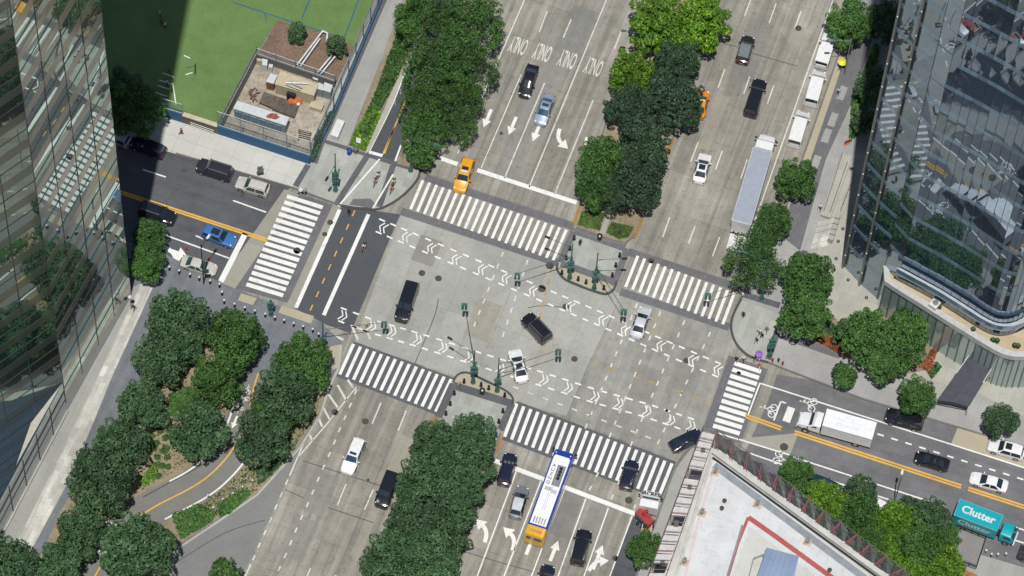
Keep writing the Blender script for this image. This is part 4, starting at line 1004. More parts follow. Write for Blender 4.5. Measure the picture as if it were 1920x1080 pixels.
for a in [('feathery tree at the top edge over the planting bed', 800, 30, 112, 'l'), ('feathery tree at the top edge nearest the avenue', 884, 45, 122, 'l'), ('feathery tree in the upper middle of the bikeway strip', 818, 125, 118, 'l'), ('feathery tree overhanging the left avenue line', 878, 128, 112, 'l'),
          ('large feathery tree in the middle of the bikeway strip', 845, 190, 112, 'l'), ('feathery tree over the bikeway, left of the big middle one', 786, 200, 84, 'l'), ('feathery tree above the bikeway entrance', 798, 246, 88, 'l'), ('lowest feathery tree by the street lamp above the crosswalk', 790, 288, 56, 'l'), ('feathery tree between the middle and the avenue dapples', 860, 235, 66, 'l')]:
    tree(*a, G2)
G3 = 'trees of the upper median'
for a in [('yellow green tree at the top of the upper median, left half', 1232, 42, 116, 'y'), ('yellow green tree at the top of the upper median, right half', 1312, 42, 112, 'y'), ('yellow green tree below the two topmost ones', 1268, 88, 86, 'y'), ('lone lime tree bulging into the left turn lane', 1186, 135, 88, 'y'),
          ('blue green tree under the lime crowns, right side', 1270, 112, 92, 's'), ('dark tree directly below the lone lime tree', 1180, 205, 96, 's'), ('blue green tree hiding the orange taxi', 1264, 186, 116, 's'), ('mid green tree covering the left turn arrow', 1130, 300, 92, 'm'),
          ('dark tree in the centre of the upper median', 1206, 262, 96, 's'), ('mid green tree at the lower left of the upper median', 1122, 348, 84, 'm'), ('dark blue green tree at the lower right end of the upper median', 1192, 342, 104, 's'), ('dark tree at the very front of the upper median', 1152, 362, 72, 's'), ('dark green tree at the right rim of the upper median', 1222, 305, 60, 's')]:
    tree(*a, G3)
G4 = 'trees of the lower median'
for a in [('dark tree at the head of the lower median, right', 888, 818, 84, 'd'), ('dark tree at the head of the lower median, left', 815, 838, 96, 'd'), ('tree of the lower median beside the dark SUV', 878, 868, 100, 'd'), ('tree in the middle of the lower median, left side', 800, 905, 108, 'd'),
          ('tree in the middle of the lower median, right side', 862, 925, 92, 'd'), ('tree of the lower median under the black SUV', 765, 985, 96, 'd'), ('tree of the lower median beside the left turn arrows', 832, 985, 102, 'd'), ('tree at the bottom edge of the lower median, left', 735, 1052, 108, 'd'), ('tree at the bottom edge of the lower median, right', 806, 1055, 108, 'd')]:
    tree(*a, G4)
G5 = 'street trees of the north-east corner'
for a in [('small street tree below the white vans', 1494, 335, 80, 'm'), ('small tree on the kerb under the lone street tree', 1452, 415, 72, 'm'), ('sparse tree over the tail of the long trailer', 1412, 485, 108, 'l'), ('leafy tree left of the glass entrance', 1515, 515, 98, 'm'), ('dense round tree in the corner bed', 1510, 588, 100, 'm'),
          ('broad tree in the planted bed, left half', 1622, 632, 104, 'm'), ('broad tree in the planted bed, right half', 1690, 640, 108, 'm'), ('bushy tree behind the broad bed trees, nearest the glass', 1706, 608, 72, 'm'), ('tree at the front of the planted bed', 1662, 680, 76, 'm'), ('small round tree in the middle of the east pavement', 1583, 703, 48, 'm'), ('street tree beside the dark awning', 1720, 742, 70, 'm'),
          ('street tree above the white parked SUV', 1877, 790, 66, 'd'), ('bright tree at the top edge next to the white pickup', 1594, 42, 92, 'm'), ('tree in deep shadow against the right tower', 1665, 42, 88, 'd'), ('shaded tree lower down beside the right tower', 1640, 160, 76, 'd'), ('narrow hedge tree in tower shadow', 1618, 225, 50, 'd')]:
    tree(*a, G5, sz=.92 if 'bed' in a[0] else 1.1)
G6 = 'kerb trees by the netted building'
for a in [('first kerb tree beside the safety net, nearest the junction', 1492, 890, 66, 'm'), ('lime tinted kerb tree beside the dark teal car', 1556, 940, 74, 'y'), ('dark wispy tree over the parked white car', 1612, 920, 58, 'd'), ('dark green tree in the middle of the kerb row', 1612, 968, 84, 'm'), ('lime tree beside the ladder rack pickup', 1676, 980, 84, 'y'),
          ('dark tree touching the teal truck', 1745, 975, 82, 'd'), ('green tree below the lime one, near the deck', 1722, 1030, 92, 'm'), ('lime tree at the bottom edge beside the deck', 1772, 1058, 74, 'y'), ('green tree along the net at the bottom edge', 1672, 1036, 72, 'y'), ('small street tree beside the scaffold at the bottom', 1210, 1028, 66, 'm'), ('lime tinted small tree tucked between the net and the dark teal car', 1530, 925, 52, 'y'),
          ('green tree filling the gap along the net, left of the lime tree', 1640, 1010, 70, 'm'), ('green tree left of the dining deck', 1770, 1010, 62, 'm'), ('lime tree behind the net near the bottom edge', 1712, 1070, 70, 'y'), ('dark loose tree touching the ladder rack pickup', 1700, 955, 48, 'd')]:
    tree(*a, G6)
tree('small conifer on the mulch, left one', 556, 62, 38, 'd', 'small conifers on the mulch', zc=2.4, sz=1.3); tree('small conifer on the mulch, right one by the white pipes', 630, 86, 42, 'd', 'small conifers on the mulch', zc=2.6, sz=1.3)
tree('large tree lost in the tower shadow beside the sports field', 252, 205, 104, 'm', 'trees in the tower shadow'); tree('tree in the tower shadow right at the corner of the left tower', 232, 165, 80, 'd', 'trees in the tower shadow')
G7 = 'trees beyond the left edge seen in the tower glass'
for x, y in ((-40, 1010), (-70, 1110), (20, 1150), (-150, 1080), (-10, 1230), (-180, 1190), (90, 1210), (-120, 960)):
    tree('dark plaza tree beyond the photo edge, seen only as a reflection in the tower glass', x + 60, y + 60, 115, 'd', G7)

# shrubs, hedges and ground cover
def shrub_mesh(seed, n=420, mat='leaf_m', size=.2):
    return crown_mesh(seed, [(0, 0, 0, .75), (.35, .2, 0, .55), (-.3, .3, -.05, .55), (.05, -.4, 0, .5)], n, size, M[mat], fill=.2)
SH = {m: [shrub_mesh(j * 3 + 1, 420, m) for j in range(2)] for m in ('leaf_m', 'leaf_y', 'leaf_d', 'leaf_o', 'leaf_l')}
def shrub(label, x, y, r, mat, group, sz=.7, z=.17):
    i = _tc[0]; _tc[0] += 1
    p = P(x, y, z + r * .4)
    o = bpy.data.objects.new('shrub', SH[mat][i % 2]); C.objects.link(o); o.location = (p.x, p.y, z + r * .35); o.scale = (r, r, r * sz); o.rotation_euler = (0, 0, i * 1.7)
    tag(o, label, 'shrub', group)
for i, (x, y) in enumerate(Z([(880, 330), (930, 300), (900, 265), (855, 290), (865, 360), (915, 375), (885, 410), (940, 360), (940, 410), (910, 460), (945, 465), (885, 450), (890, 515), (835, 350)], 0, 720, 3)):
    shrub('small clipped green shrub in the tan bed between the plaza trees' if i != 12 else 'lone clipped shrub nearest the bike path', x, y, .55, 'leaf_m', 'clipped shrubs in the tan bed')
def cover(name, poly, mat, n, h=.35, size=.34, z=KZ + .05, seed=3):
    """ground cover nobody could count: one object of leaf tufts over its bed"""
    q = [(p.x, p.y) for p in PX(poly, KZ)]; rnd = random.Random(seed); xs = [p[0] for p in q]; ys = [p[1] for p in q]; vs = []; fs = []
    def inside(x, y):
        r = False; j = len(q) - 1
        for i in range(len(q)):
            if (q[i][1] > y) != (q[j][1] > y) and x < (q[j][0] - q[i][0]) * (y - q[i][1]) / (q[j][1] - q[i][1]) + q[i][0]: r = not r
            j = i
        return r
    while len(fs) < n:
        x, y = rnd.uniform(min(xs), max(xs)), rnd.uniform(min(ys), max(ys))
        if not inside(x, y): continue
        hh = h * (.35 + .65 * (.5 + .5 * math.sin(x * 1.9 + seed) * math.cos(y * 1.6)))
        c = Vector((x, y, z + rnd.uniform(.02, hh))); nrm = Vector((rnd.gauss(0, .5), rnd.gauss(0, .5), 1)).normalized(); a = nrm.orthogonal().normalized(); b = nrm.cross(a); s = size * rnd.uniform(.6, 1.3); i = len(vs)
        k = rnd.uniform(0, 6.28); a, b = a * math.cos(k) + b * math.sin(k), b * math.cos(k) - a * math.sin(k)
        vs += [c - a * s * .6, c - b * s * .35, c + a * s * .6, c + b * s * .35]; fs.append((i, i + 1, i + 2, i + 3))
    me = bpy.data.meshes.new(name); me.from_pydata([tuple(v) for v in vs], [], fs); me.materials.append(M[mat]); me.update()
    o = bpy.data.objects.new(name, me); C.objects.link(o); return tag(o, kind='stuff')
cover('ground_cover', [(318, 740), (360, 725), (368, 765), (330, 790), (315, 775)], 'leaf_m', 1100, .5)
cover('ground_cover', [(322, 968), (372, 945), (405, 962), (396, 980), (340, 1012)], 'leaf_m', 1400, .4, seed=5)
cover('ground_cover', [(410, 945), (462, 915), (470, 928), (432, 962), (412, 970)], 'leaf_m', 1000, .4, seed=6)
cover('ground_cover', [(480, 880), (540, 820), (556, 838), (510, 890), (484, 912)], 'leaf_d', 1000, .4, seed=7)
cover('ground_cover', [(668, 252), (700, 185), (738, 82), (768, -10), (803, -10), (786, 55), (736, 166), (708, 214), (690, 262)], 'leaf_l', 4600, .8, seed=8, z=.2)
cover('lime_ground_cover', [(656, 272), (684, 284), (714, 215), (698, 205), (672, 235)], 'leaf_y', 1500, .7, seed=9, z=.2)
cover('lime_ground_cover', [(745, 75), (770, 30), (782, 40), (768, 70)], 'leaf_y', 500, .9, seed=10, z=.2)
cover('rust_ground_cover', [(1520, 622), (1545, 622), (1578, 650), (1570, 662), (1530, 640)], 'leaf_o', 800, .4, seed=11, z=.4)
cover('rust_ground_cover', [(1725, 690), (1748, 655), (1756, 660), (1742, 700)], 'leaf_o', 500, .4, seed=12, z=.35)
cover('hedge_cover', [(1545, 600), (1600, 640), (1575, 655), (1540, 625)], 'leaf_d', 900, .7, seed=13, z=.4)
cover('ground_cover', [(1596, 190), (1615, 150), (1640, 80), (1650, 90), (1612, 250), (1592, 268)], 'leaf_m', 1500, .8, seed=14)
cover('ground_cover', [(1740, 700), (1755, 680), (1765, 690), (1745, 712)], 'leaf_m', 300, .3, seed=15, z=.3)
cover('grass', [(1083, 422), (1092, 397), (1134, 400), (1124, 432)], 'grass', 1200, .12, .22, seed=16, z=KZ + .02)
cover('grass', [(1137, 436), (1147, 417), (1188, 426), (1177, 445), (1160, 448)], 'grass', 1000, .12, .22, seed=17, z=KZ + .02)
cover('ground_cover', [(420, 640), (455, 690), (440, 720), (415, 690)], 'leaf_y', 500, .4, seed=18)
cover('ground_cover', [(262, 900), (285, 872), (300, 890), (270, 915)], 'leaf_y', 250, .25, seed=19)
cover('ground_cover', [(150, 1035), (165, 1020), (160, 1055), (145, 1060)], 'leaf_y', 250, .25, seed=20)
cover('ground_cover', [(352, 615), (430, 650), (448, 705), (420, 790), (404, 825), (345, 875), (268, 918), (220, 955), (150, 1060), (125, 960), (175, 870), (245, 765), (292, 665)], 'leaf_m', 1500, .3, .26, seed=22)
cover('dry_ground_cover', [(352, 615), (430, 650), (448, 705), (420, 790), (404, 825), (345, 875), (268, 918), (220, 955), (150, 1060), (125, 960), (175, 870), (245, 765), (292, 665)], 'grass', 1800, .15, .2, seed=23)
cover('ground_cover', [(505, 740), (600, 745), (594, 778), (552, 838), (480, 920), (395, 975), (340, 1012), (322, 960), (362, 955), (420, 915), (465, 868), (490, 805)], 'leaf_m', 1500, .3, .26, seed=24)
cover('dry_ground_cover', [(505, 740), (600, 745), (594, 778), (552, 838), (480, 920), (395, 975), (340, 1012), (322, 960), (362, 955), (420, 915), (465, 868), (490, 805)], 'grass', 1500, .15, .2, seed=25)
cover('wall_ivy', [(584, 302), (590, 262), (620, 215), (628, 215), (604, 262), (590, 304)], 'leaf_d', 1100, 1.9, .3, seed=21, z=.1)
# ------------------------------------------------------------------ street furniture
M['armgrey'] = plain('arm_grey_green', (.06, .085, .08, 1), .5, .2)
def signal_head(root, p, name='signal_head', parent=None):
    """three-lens heads back to back on the arm end; p local"""
    m = MB(); p = Vector(p)
    for dx in (-.22, .22):
        m.box((p.x + dx, p.y, p.z), (.32, .34, 1.1))
        for k in (-.34, 0, .34): m.tube((p.x + dx, p.y - .17, p.z + k), (p.x + dx, p.y - .36, p.z + k + .03), .13, .13, 8)
    m.box((p.x, p.y, p.z + .62), (.2, .2, .2))
    h = m.build(name, M['greenl'], root)
    for k, mt in ((-.34, 'lens_green'), (0, 'lens_amber'), (.34, 'lens_red')):
        q = MB()
        for dx in (-.22, .22): q.tube((p.x + dx, p.y - .172, p.z + k), (p.x + dx, p.y - .18, p.z + k), .11, .11, 8)
        q.build('lens', M[mt], h)
    return h
M['lens_green'] = paint('lens_green', (.02, .2, .12, 1), .2); M['lens_amber'] = paint('lens_amber', (.35, .18, .02, 1), .2); M['lens_red'] = paint('lens_red', (.3, .01, .01, 1), .2)
def pole(label, base, H, signals=(), lamps=(), heads=(), group='signal poles of the junction', fat=True, col='green', lampcol='blackiron', kz=KZ):
    """base pixel; signals: (px, z) of a mast arm end; lamps: (px, z) of a lamp arm end; heads: heights of pedestrian heads"""
    b = P(base[0], base[1], kz); t = thing('signal_pole' if signals or heads else 'street_lamp', label, 'traffic light' if signals or heads else 'street lamp', (b.x, b.y, kz), 0, group)
    mt = M[col]
    if fat:
        m = MB(); m.lathe([(.36, 0), (.36, .12), (.29, .2), (.27, .95), (.2, 1.08), (.15, 1.25)], n=8); m.build('base', M['greenl'], t)
    m = MB(); m.tube((0, 0, 0 if not fat else 1.1), (0, 0, H), .125 if fat else .09, .07, 8); m.lathe([(.1, H), (.12, H + .06), (.02, H + .2)], n=8); m.build('shaft', mt, t)
    for px, z in signals:
        e = P(px[0], px[1], z) - b; e.z = z - kz
        s = Vector((0, 0, z - kz + .05)); m = MB(); m.tube(s, e + Vector((0, 0, .12)), .06, .035, 8)
        d = (e - s); m.tube((0, 0, min(H, z + 1.3)), s + d * .45 + Vector((0, 0, .1)), .014, .014, 6); m.build('mast_arm', M['armgrey'], t)
        signal_head(t, (e.x, e.y, e.z - .45))
    for px, z in lamps:
        e = P(px[0], px[1], z) - b; e.z = z - kz
        m = MB(); s = Vector((0, 0, min(H, z - kz) - .05)); m.tube(s, e, .045, .035, 6); m.tube(s - Vector((0, 0, .5)), s.lerp(e, .25), .03, .03, 6); a = m.build('lamp_arm', mt, t)
        m = MB(); d = e - s; d.z = 0; d.normalize(); m.bar(e - d * .15, e + d * .55, .28, .14); m.ball(e + d * .2 + Vector((0, 0, -.06)), .15, 8, sc=(1.4, 1, .5)); m.build('lamp_head', M[lampcol], a)
    for z in heads:
        m = MB()
        for a in (0, 1.6, 3.4): m.box((.3 * math.cos(a), .3 * math.sin(a), z), (.3, .34, .45), rot=a)
        m.box((0, 0, z + .1), (.25, .5, .8)); m.build('pedestrian_head', M['greenl'], t)
    return t
pole('green signal pole at the left of the upper refuge with its arm to the left', (1068, 521), 9.0, [((970, 514), 6.0)], [((1029, 446), 8.4)], (3.0, 4.3))
pole('green signal pole at the right of the upper refuge reaching over the road below', (1114, 541), 9.6, [((1170, 582), 6.0)], [((1168, 485), 8.2)], (3.2, 4.6))
pole('signal pole at the left of the lower refuge with its arm pointing up the photo', (887, 717), 8.8, [((871, 571), 6.0)], [((846, 636), 8.2)], (3.0, 4.2))
pole('signal pole on the right of the lower refuge island, behind the turning white sedan', (932, 733), 9.2, [((1047, 657), 6.0)], [((968, 676), 8.0)], (3.2,))
pole('cluttered green signal pole in the middle of the north-west corner paving', (629, 357), 9.6, (), [((614, 333), 7.0)], (2.6, 3.6, 4.5))
pole('signal pole at the hatched corner with its arm over the bike markings', (606, 655), 7.2, [((720, 605), 5.6)], (), (3.0,))
pole('tall green pole with a lamp arm and a signal arm over the right crosswalk', (1428, 561), 10.5, [((1328, 552), 6.0)], [((1398, 474), 10.2)], (3.2,), lampcol='greenl')
pole('green signal pole at the kerb of the people filled east corner', (1443, 668), 7.2, (), (), (2.7, 3.6, 4.6))
pole('short green signal pole among the white capped bollards', (508, 590), 3.9, (), (), (2.2, 3.1))
pole('teal signal pole standing against the scaffold', (1279, 938), 7.0, (), (), (3.0, 4.0), kz=KZ)
pole('green street lamp at the lowest feathery tree', (770, 320), 9.4, (), [((816, 270), 9.0)], (), 'street lamps', lampcol='greenl')
pole('street lamp in the upper median with its arm over the turn lane', (1216, 132), 9.6, (), [((1172, 58), 9.4)], (), 'street lamps', False, lampcol='greenl')
pole('grey street lamp at the kerb beside the white pickup', (1583, 140), 9.2, (), [((1560, 76), 9.0)], (), 'street lamps', False, 'steel', 'steel')
lp = pole('street lamp with a green sign board behind the beige sedan', (382, 532), 10.5, (), [((389, 446), 10.2)], (), 'street lamps', False, 'blackiron', 'whitep')
m = MB(); m.box((.35, -.1, 3.6), (.9, .05, 1.0), rot=.3); sgn = m.build('sign_board', M['green'], lp)
pole('silver street lamp leaning over the east side street by the tar joint', (1676, 946), 8.2, (), [((1691, 888), 8.0)], (), 'street lamps', False, 'steel', 'whitep')

# white capped bollards of the south-west kerb, dark bollards of the refuges
def proto(mk):
    o = mk(); kids = children(o); return o, kids
def mk_white():
    t = thing('bollard', None, 'bollard'); m = MB(); m.lathe([(.15, 0), (.14, .82), (.13, .86)], n=10); m.build('post', M['blackp'], t, smooth=40)
    m = MB(); m.lathe([(.145, .86), (.15, .9), (.14, 1.0), (.05, 1.04)], n=10); m.build('cap', M['whitep'], t, smooth=40); return t
def mk_dark():
    t = thing('bollard', None, 'bollard'); m = MB(); m.lathe([(.23, 0), (.23, .1), (.16, .18), (.13, .75), (.16, .8)], n=10); m.build('post', M['blackiron'], t, smooth=40)
    m = MB(); m.lathe([(.16, .8), (.17, .88), (.11, .98), (.03, 1.05)], n=10); m.build('cap', M['blackiron'], t, smooth=40); return t
ORD = ['first', 'second', 'third', 'fourth', 'fifth', 'sixth', 'seventh', 'eighth', 'ninth', 'tenth', 'eleventh', 'twelfth', 'thirteenth', 'fourteenth', 'fifteenth', 'sixteenth', 'seventeenth', 'eighteenth', 'nineteenth', 'twentieth']
def row(mk, spots, label, group, zref=0):
    o, kids = proto(mk)
    for i, (x, y) in enumerate(spots):
        c = o if i == 0 else copy_tree(o, None, kids)
        p = P(x, y, KZ + zref); c.location = (p.x, p.y, KZ); c['group'] = group; c['label'] = label(i)
wb = Z([(85, 195), (175, 228), (275, 260), (360, 290), (460, 320), (547, 352), (570, 425), (590, 502), (685, 535), (780, 567), (873, 597), (968, 627), (1057, 655), (1142, 683), (1230, 713), (1317, 740), (1405, 767), (1460, 810), (1455, 880)], 300, 460, 4.908)
row(mk_white, wb, lambda i: f'white capped bollard, {ORD[i]} from the tower in the row along the south-west kerb', 'white capped bollards', 1.0)
row(mk_dark, Z([(305, 155), (262, 260), (225, 357), (180, 505), (345, 568), (425, 600), (605, 660), (690, 530), (725, 430), (765, 330)], 1020, 420, 5.4), lambda i: f'dark iron bollard, {ORD[i]} counter-clockwise from the top left of the upper refuge', 'dark bollards of the upper refuge')
row(mk_dark, Z([(135, 797), (278, 827), (343, 853), (478, 914)], 840, 540, 4.5) + Z([(428, 158), (405, 217), (155, 58), (132, 117), (108, 172)], 800, 720, 3), lambda i: f'dark iron bollard, {ORD[i]} from the curved tip of the lower refuge', 'dark bollards of the lower refuge')
def mk_post():
    t = thing('marker_post', None, 'post'); m = MB(); m.lathe([(.1, 0), (.1, .04), (.05, .06), (.05, .95), (.04, 1.0)], n=8); m.build('post', M['whitep'], t); m = MB(); m.box((0, 0, .012), (.3, .3, .024)); m.build('base', M['blackp'], t); return t
row(mk_post, [(808, 55), (781, 92), (766, 128), (757, 155), (751, 175), (741, 195), (772, 160), (763, 178)], lambda i: f'white flexible marker post, {ORD[i]} down the bikeway edge', 'marker posts of the bikeway')
def mk_light():
    t = thing('path_light', None, 'path light'); m = MB(); m.tube((0, 0, 0), (0, 0, .8), .06, .06, 8); m.build('post', M['steel'], t); m = MB(); m.lathe([(.12, .8), (.14, .86), (.12, .98), (.02, 1.02)], n=8); m.build('lamp', M['whitep'], t); return t
row(mk_light, [(400, 957), (418, 941), (437, 930), (455, 918), (474, 906), (390, 934), (326, 1012), (125, 1034)], lambda i: f'small white path light, {ORD[i]} along the bike path beds', 'path lights')
def mk_ring():
    t = thing('litter_bin', None, 'bin'); m = MB()
    m.lathe([(.30, 0), (.34, .9), (.36, .92), (.30, .93), (.27, .85), (.24, .1)], n=14); m.build('basket', M['blackiron'], t); m = MB(); m.ball((0, 0, .75), .17, 8); m.build('rubbish', M['whitep'], t); return t
row(mk_ring, [(904, 737), (1124, 448)], lambda i: ('black wire litter bin on the lower refuge', 'black wire litter bin on the upper refuge')[i], 'litter bins')
def solid(name, label, cat, px, z, fn, mats, group=None, smooth=None):
    p = P(px[0], px[1], z); t = thing(name, label, cat, (p.x, p.y, z), 0, group)
    for part, mb, mt in fn(): mb.build(part, mt, t, smooth=smooth)
    return t
def bin_(c):
    a = MB().lathe([(.32, 0), (.36, .95)], n=12); b = MB().lathe([(.38, .95), (.38, 1.02), (.12, 1.2)], n=12); return [('body', a, c), ('lid', b, c)]
solid('litter_bin', 'blue bin beside the lime ground cover', 'bin', (655, 288), KZ, lambda: bin_(plain('bin_blue', (.02, .05, .25, 1))), None)
solid('litter_bin', 'grey green bin next to the blue bin', 'bin', (667, 285), KZ, lambda: bin_(plain('bin_grey', (.10, .14, .13, 1))), None)
def cabinet():
    a = MB().box((0, 0, .55), (1.0, 2.6, 1.1), rot=R(-16)); b = MB().box((0, 0, 1.13), (1.06, 2.66, .06), rot=R(-16)); return [('body', a, M['whitep']), ('lid', b, M['whitep'])]
solid('utility_box', 'white box standing alone on the grey path beside the fence', 'utility box', (633, 248), KZ, cabinet, None)
def board():
    a = MB().poly([(-.5, -.3, .9), (.5, -.5, .9), (.5, .3, 1.5), (-.5, .5, 1.5)]); a.poly([(-.5, .5, 1.47), (.5, .3, 1.47), (.5, -.5, .87), (-.5, -.3, .87)]); p = MB(); a.v = [Vector((v.x * .62, v.y * .62, v.z * .8)) for v in a.v]; p.tube((-.25, .06, 0), (-.25, .06, .9), .04); p.tube((.25, -.06, 0), (.25, -.06, .9), .04); return [('panel', a, M['whitep']), ('leg', p, M['steel'])]
solid('information_board', 'slanted white information board in the lime ground cover', 'sign', (672, 270), .2, board, None)
def aboard():
    a = MB().box((0, .0, .95), (.75, .12, 1.7), rot=R(20)); p = MB().box((0, 0, .06), (.9, .6, .12), rot=R(20)); return [('panel', a, M['steel']), ('foot', p, M['blackp'])]
solid('standing_sign', 'grey standing sign on the pale pavement behind the champagne wagon', 'sign', (488, 325), KZ, aboard, None)
for i, (x, y, c) in enumerate([(1448, 679, 'red'), (1459, 679, 'blackp'), (1467, 685, 'red')]):
    solid('standpipe', ('red standpipe nearest the east corner pole', 'black standpipe between the two red ones', 'red standpipe farthest along the kerb from the corner pole')[i], 'standpipe', (x, y), KZ, lambda: [('pipe', MB().tube((0, 0, 0), (0, 0, .8), .1, .1, 8), M[c]), ('valve', MB().ball((0, 0, .88), .17, 8), M[c])], None, 'standpipes')
def ball_lamp(): return [('post', MB().tube((0, 0, 0), (0, 0, 3.2), .06, .05, 8), M['steel']), ('globe', MB().ball((0, 0, 3.45), .3, 10), M['whitep'])]
solid('globe_lamp', 'white globe lamp at the foot of the left tower corner', 'street lamp', (246, 580), KZ, ball_lamp, None, smooth=60)
def hydrant(): return [('body', MB().lathe([(.17, 0), (.17, .08), (.12, .1), (.12, .6), (.15, .62), (.1, .75), (.03, .8)], n=10), M['red']), ('nozzle', MB().tube((-.22, 0, .45), (.22, 0, .45), .06, .06, 8), M['red'])]
for i, (x, y) in enumerate([(349, 465), (392, 484)]):
    solid('hydrant', ('red and white marker post by the road arrow', 'red marker post between the beige sedan and the blue SUV')[i], 'hydrant', (x, y + 4), .01, hydrant, None, 'red posts')
solid('barrier', 'small red and orange plastic barrier at the ramp beside the right tower', 'barrier', (1588, 270), KZ, lambda: [('panel', MB().box((0, 0, .65), (.8, .08, .6), rot=.5), M['red']), ('foot', MB().box((0, 0, .1), (.85, .3, .16), rot=.5), M['orange'])], None)

# ------------------------------------------------------------------ people
def body_mesh(pose):
    """one continuous skinned figure, 1.74 m tall, facing +X; pose = dict of joint offsets"""
    sw = pose.get('stride', 0.0); arm = pose.get('arm', 0.0); sit = pose.get('sit', False)
    V = []; E = []; Rr = []
    def v(x, y, z, r, p=None):
        V.append((x, y, z)); Rr.append(r); i = len(V) - 1
        if p is not None: E.append((p, i))
        return i
    lean = pose.get('lean', 0.0); base = .93
    pel = v(0, 0, base, (.145, .115)); be = v(lean * .15, 0, base + .18, (.13, .10), pel); ch = v(lean * .35, 0, base + .38, (.165, .115), be); nk0 = v(lean * .5, 0, base + .53, (.075, .07), ch); nk = v(lean * .52, 0, base + .585, (.055, .055), nk0)
    hd = v(lean * .55 + .01, 0, base + .665, (.078, .088), nk); tp = v(lean * .56 + .005, 0, base + .775, (.066, .078), hd); nose = v(lean * .55 + .105, 0, base + .68, (.014, .012), hd)
    for s in (1, -1):
        k = sw * s
        hp = v(0, s * .10, base - .05, (.098, .098), pel)
        if sit: kn = v(.42, s * .14, base - .10, (.065, .065), hp); an = v(.38 + .1 * s, s * .13, base - .52, (.042, .042), kn)
        else: kn = v(.22 * k + .05, s * .10, .50, (.066, .066), hp); an = v(.42 * k - .06 * abs(k), s * .10, .09 + .05 * max(0, -k), (.043, .043), kn)
        x, y, z = V[an]; ft = v(x + .10, y, z - .04, (.042, .03), an); v(x + .20, y, z - .055, (.034, .02), ft)
        sx, _, sz = V[ch]; sh = v(sx, s * .20, sz + .075, (.062, .062), ch)
        if pose.get('reach'): el = v(sx + .17, s * .24, sz - .12, (.046, .046), sh); wr = v(sx + .40, s * .19, sz - .16, (.031, .031), el); fd = Vector((1, 0, -.2))
        else: el = v(sx - .17 * k, s * .265, sz - .20, (.046, .046), sh); wr = v(sx - .26 * k + .09, s * .275, sz - .43, (.031, .031), el); fd = Vector((.25, 0, -1))
        fd.normalize(); x, y, z = V[wr]; pm = v(x + fd.x * .07, y, z + fd.z * .07, (.036, .02), wr)
        side = Vector((-fd.z, 0, fd.x))
        for j, (o, L) in enumerate(((-.03, .062), (-.01, .075), (.012, .07), (.031, .055))):
            b = Vector(V[pm]) + fd * .035 + side * o; f1 = v(*b, .0095, pm); f2 = v(*(b + fd * L * .55 + Vector((0, -s * .006, 0))), .0088, f1); v(*(b + fd * L + Vector((0, -s * .02, 0))), .0075, f2)
        tb = Vector(V[pm]) + side * -.04; t1 = v(*tb, .0105, pm); v(*(tb + fd * .045 + side * -.022), .009, t1)
    me = bpy.data.meshes.new('figure'); me.from_pydata(V, E, []); o = bpy.data.objects.new('figure', me); C.objects.link(o)
    md = o.modifiers.new('skin', 'SKIN'); md.use_smooth_shade = True; md.branch_smoothing = .4
    sk = me.skin_vertices[0].data
    for i, r in enumerate(Rr): sk[i].radius = r if isinstance(r, tuple) else (r, r)
    sk[0].use_root = True
    sb = o.modifiers.new('sub', 'SUBSURF'); sb.levels = 1; sb.render_levels = 1
    dg = bpy.context.evaluated_depsgraph_get(); dg.update()
    out = bpy.data.meshes.new_from_object(o.evaluated_get(dg)); bpy.data.objects.remove(o)
    ztop = max(p.co.z for p in out.vertices); zmin = min(p.co.z for p in out.vertices)
    for p in out.vertices: p.co.z -= zmin if not sit else 0
    for mname in range(4): out.materials.append(None)
    hz = base - zmin
    for f in out.polygons:
        c = f.center; f.use_smooth = True
        if c.z > hz + .60: f.material_index = 3 if (c.z > hz + .72 or c.x < lean * .55 - .035) else 2
        elif c.z > hz + .53: f.material_index = 2
        elif abs(c.y) > .215 and c.z < hz + .20: f.material_index = 2
        elif pose.get('reach') and c.x > lean * .35 + .24: f.material_index = 2
        elif c.z > hz + .02: f.material_index = 0
        elif c.z < .10 and not sit: f.material_index = 3
        else: f.material_index = 1
    return out
POSE = {'walk': body_mesh({'stride': .62}), 'walk2': body_mesh({'stride': -.5, 'lean': .1}), 'stand': body_mesh({'stride': .06}), 'reach': body_mesh({'reach': True, 'stride': .1, 'lean': .15}), 'ride': body_mesh({'reach': True, 'sit': True, 'lean': .45})}
CL = {k: plain('cloth_' + k, c, .85, 0, .15, 8) for k, c in {'black': (.015, .015, .018, 1), 'navy': (.02, .03, .07, 1), 'white': (.7, .7, .7, 1), 'pink': (.5, .16, .2, 1), 'red': (.45, .03, .04, 1), 'purple': (.28, .12, .5, 1), 'vest': (.5, .75, .06, 1), 'grey': (.2, .2, .22, 1), 'blue': (.08, .18, .4, 1), 'tan': (.4, .27, .16, 1), 'denim': (.05, .08, .14, 1), 'lightblue': (.4, .5, .65, 1)}.items()}
SKIN = [plain('skin_%d' % i, c, .6, 0, .06, 8) for i, c in enumerate([(.55, .34, .25, 1), (.32, .18, .11, 1), (.12, .065, .04, 1)])]
HAIR = [plain('hair_%d' % i, c, .6, 0, .1, 8) for i, c in enumerate([(.02, .014, .01, 1), (.1, .055, .03, 1)])]
_pc = [0]
EYE = MB().ball((.078, .03, 1.62), .011, 6).ball((.078, -.03, 1.62), .011, 6)
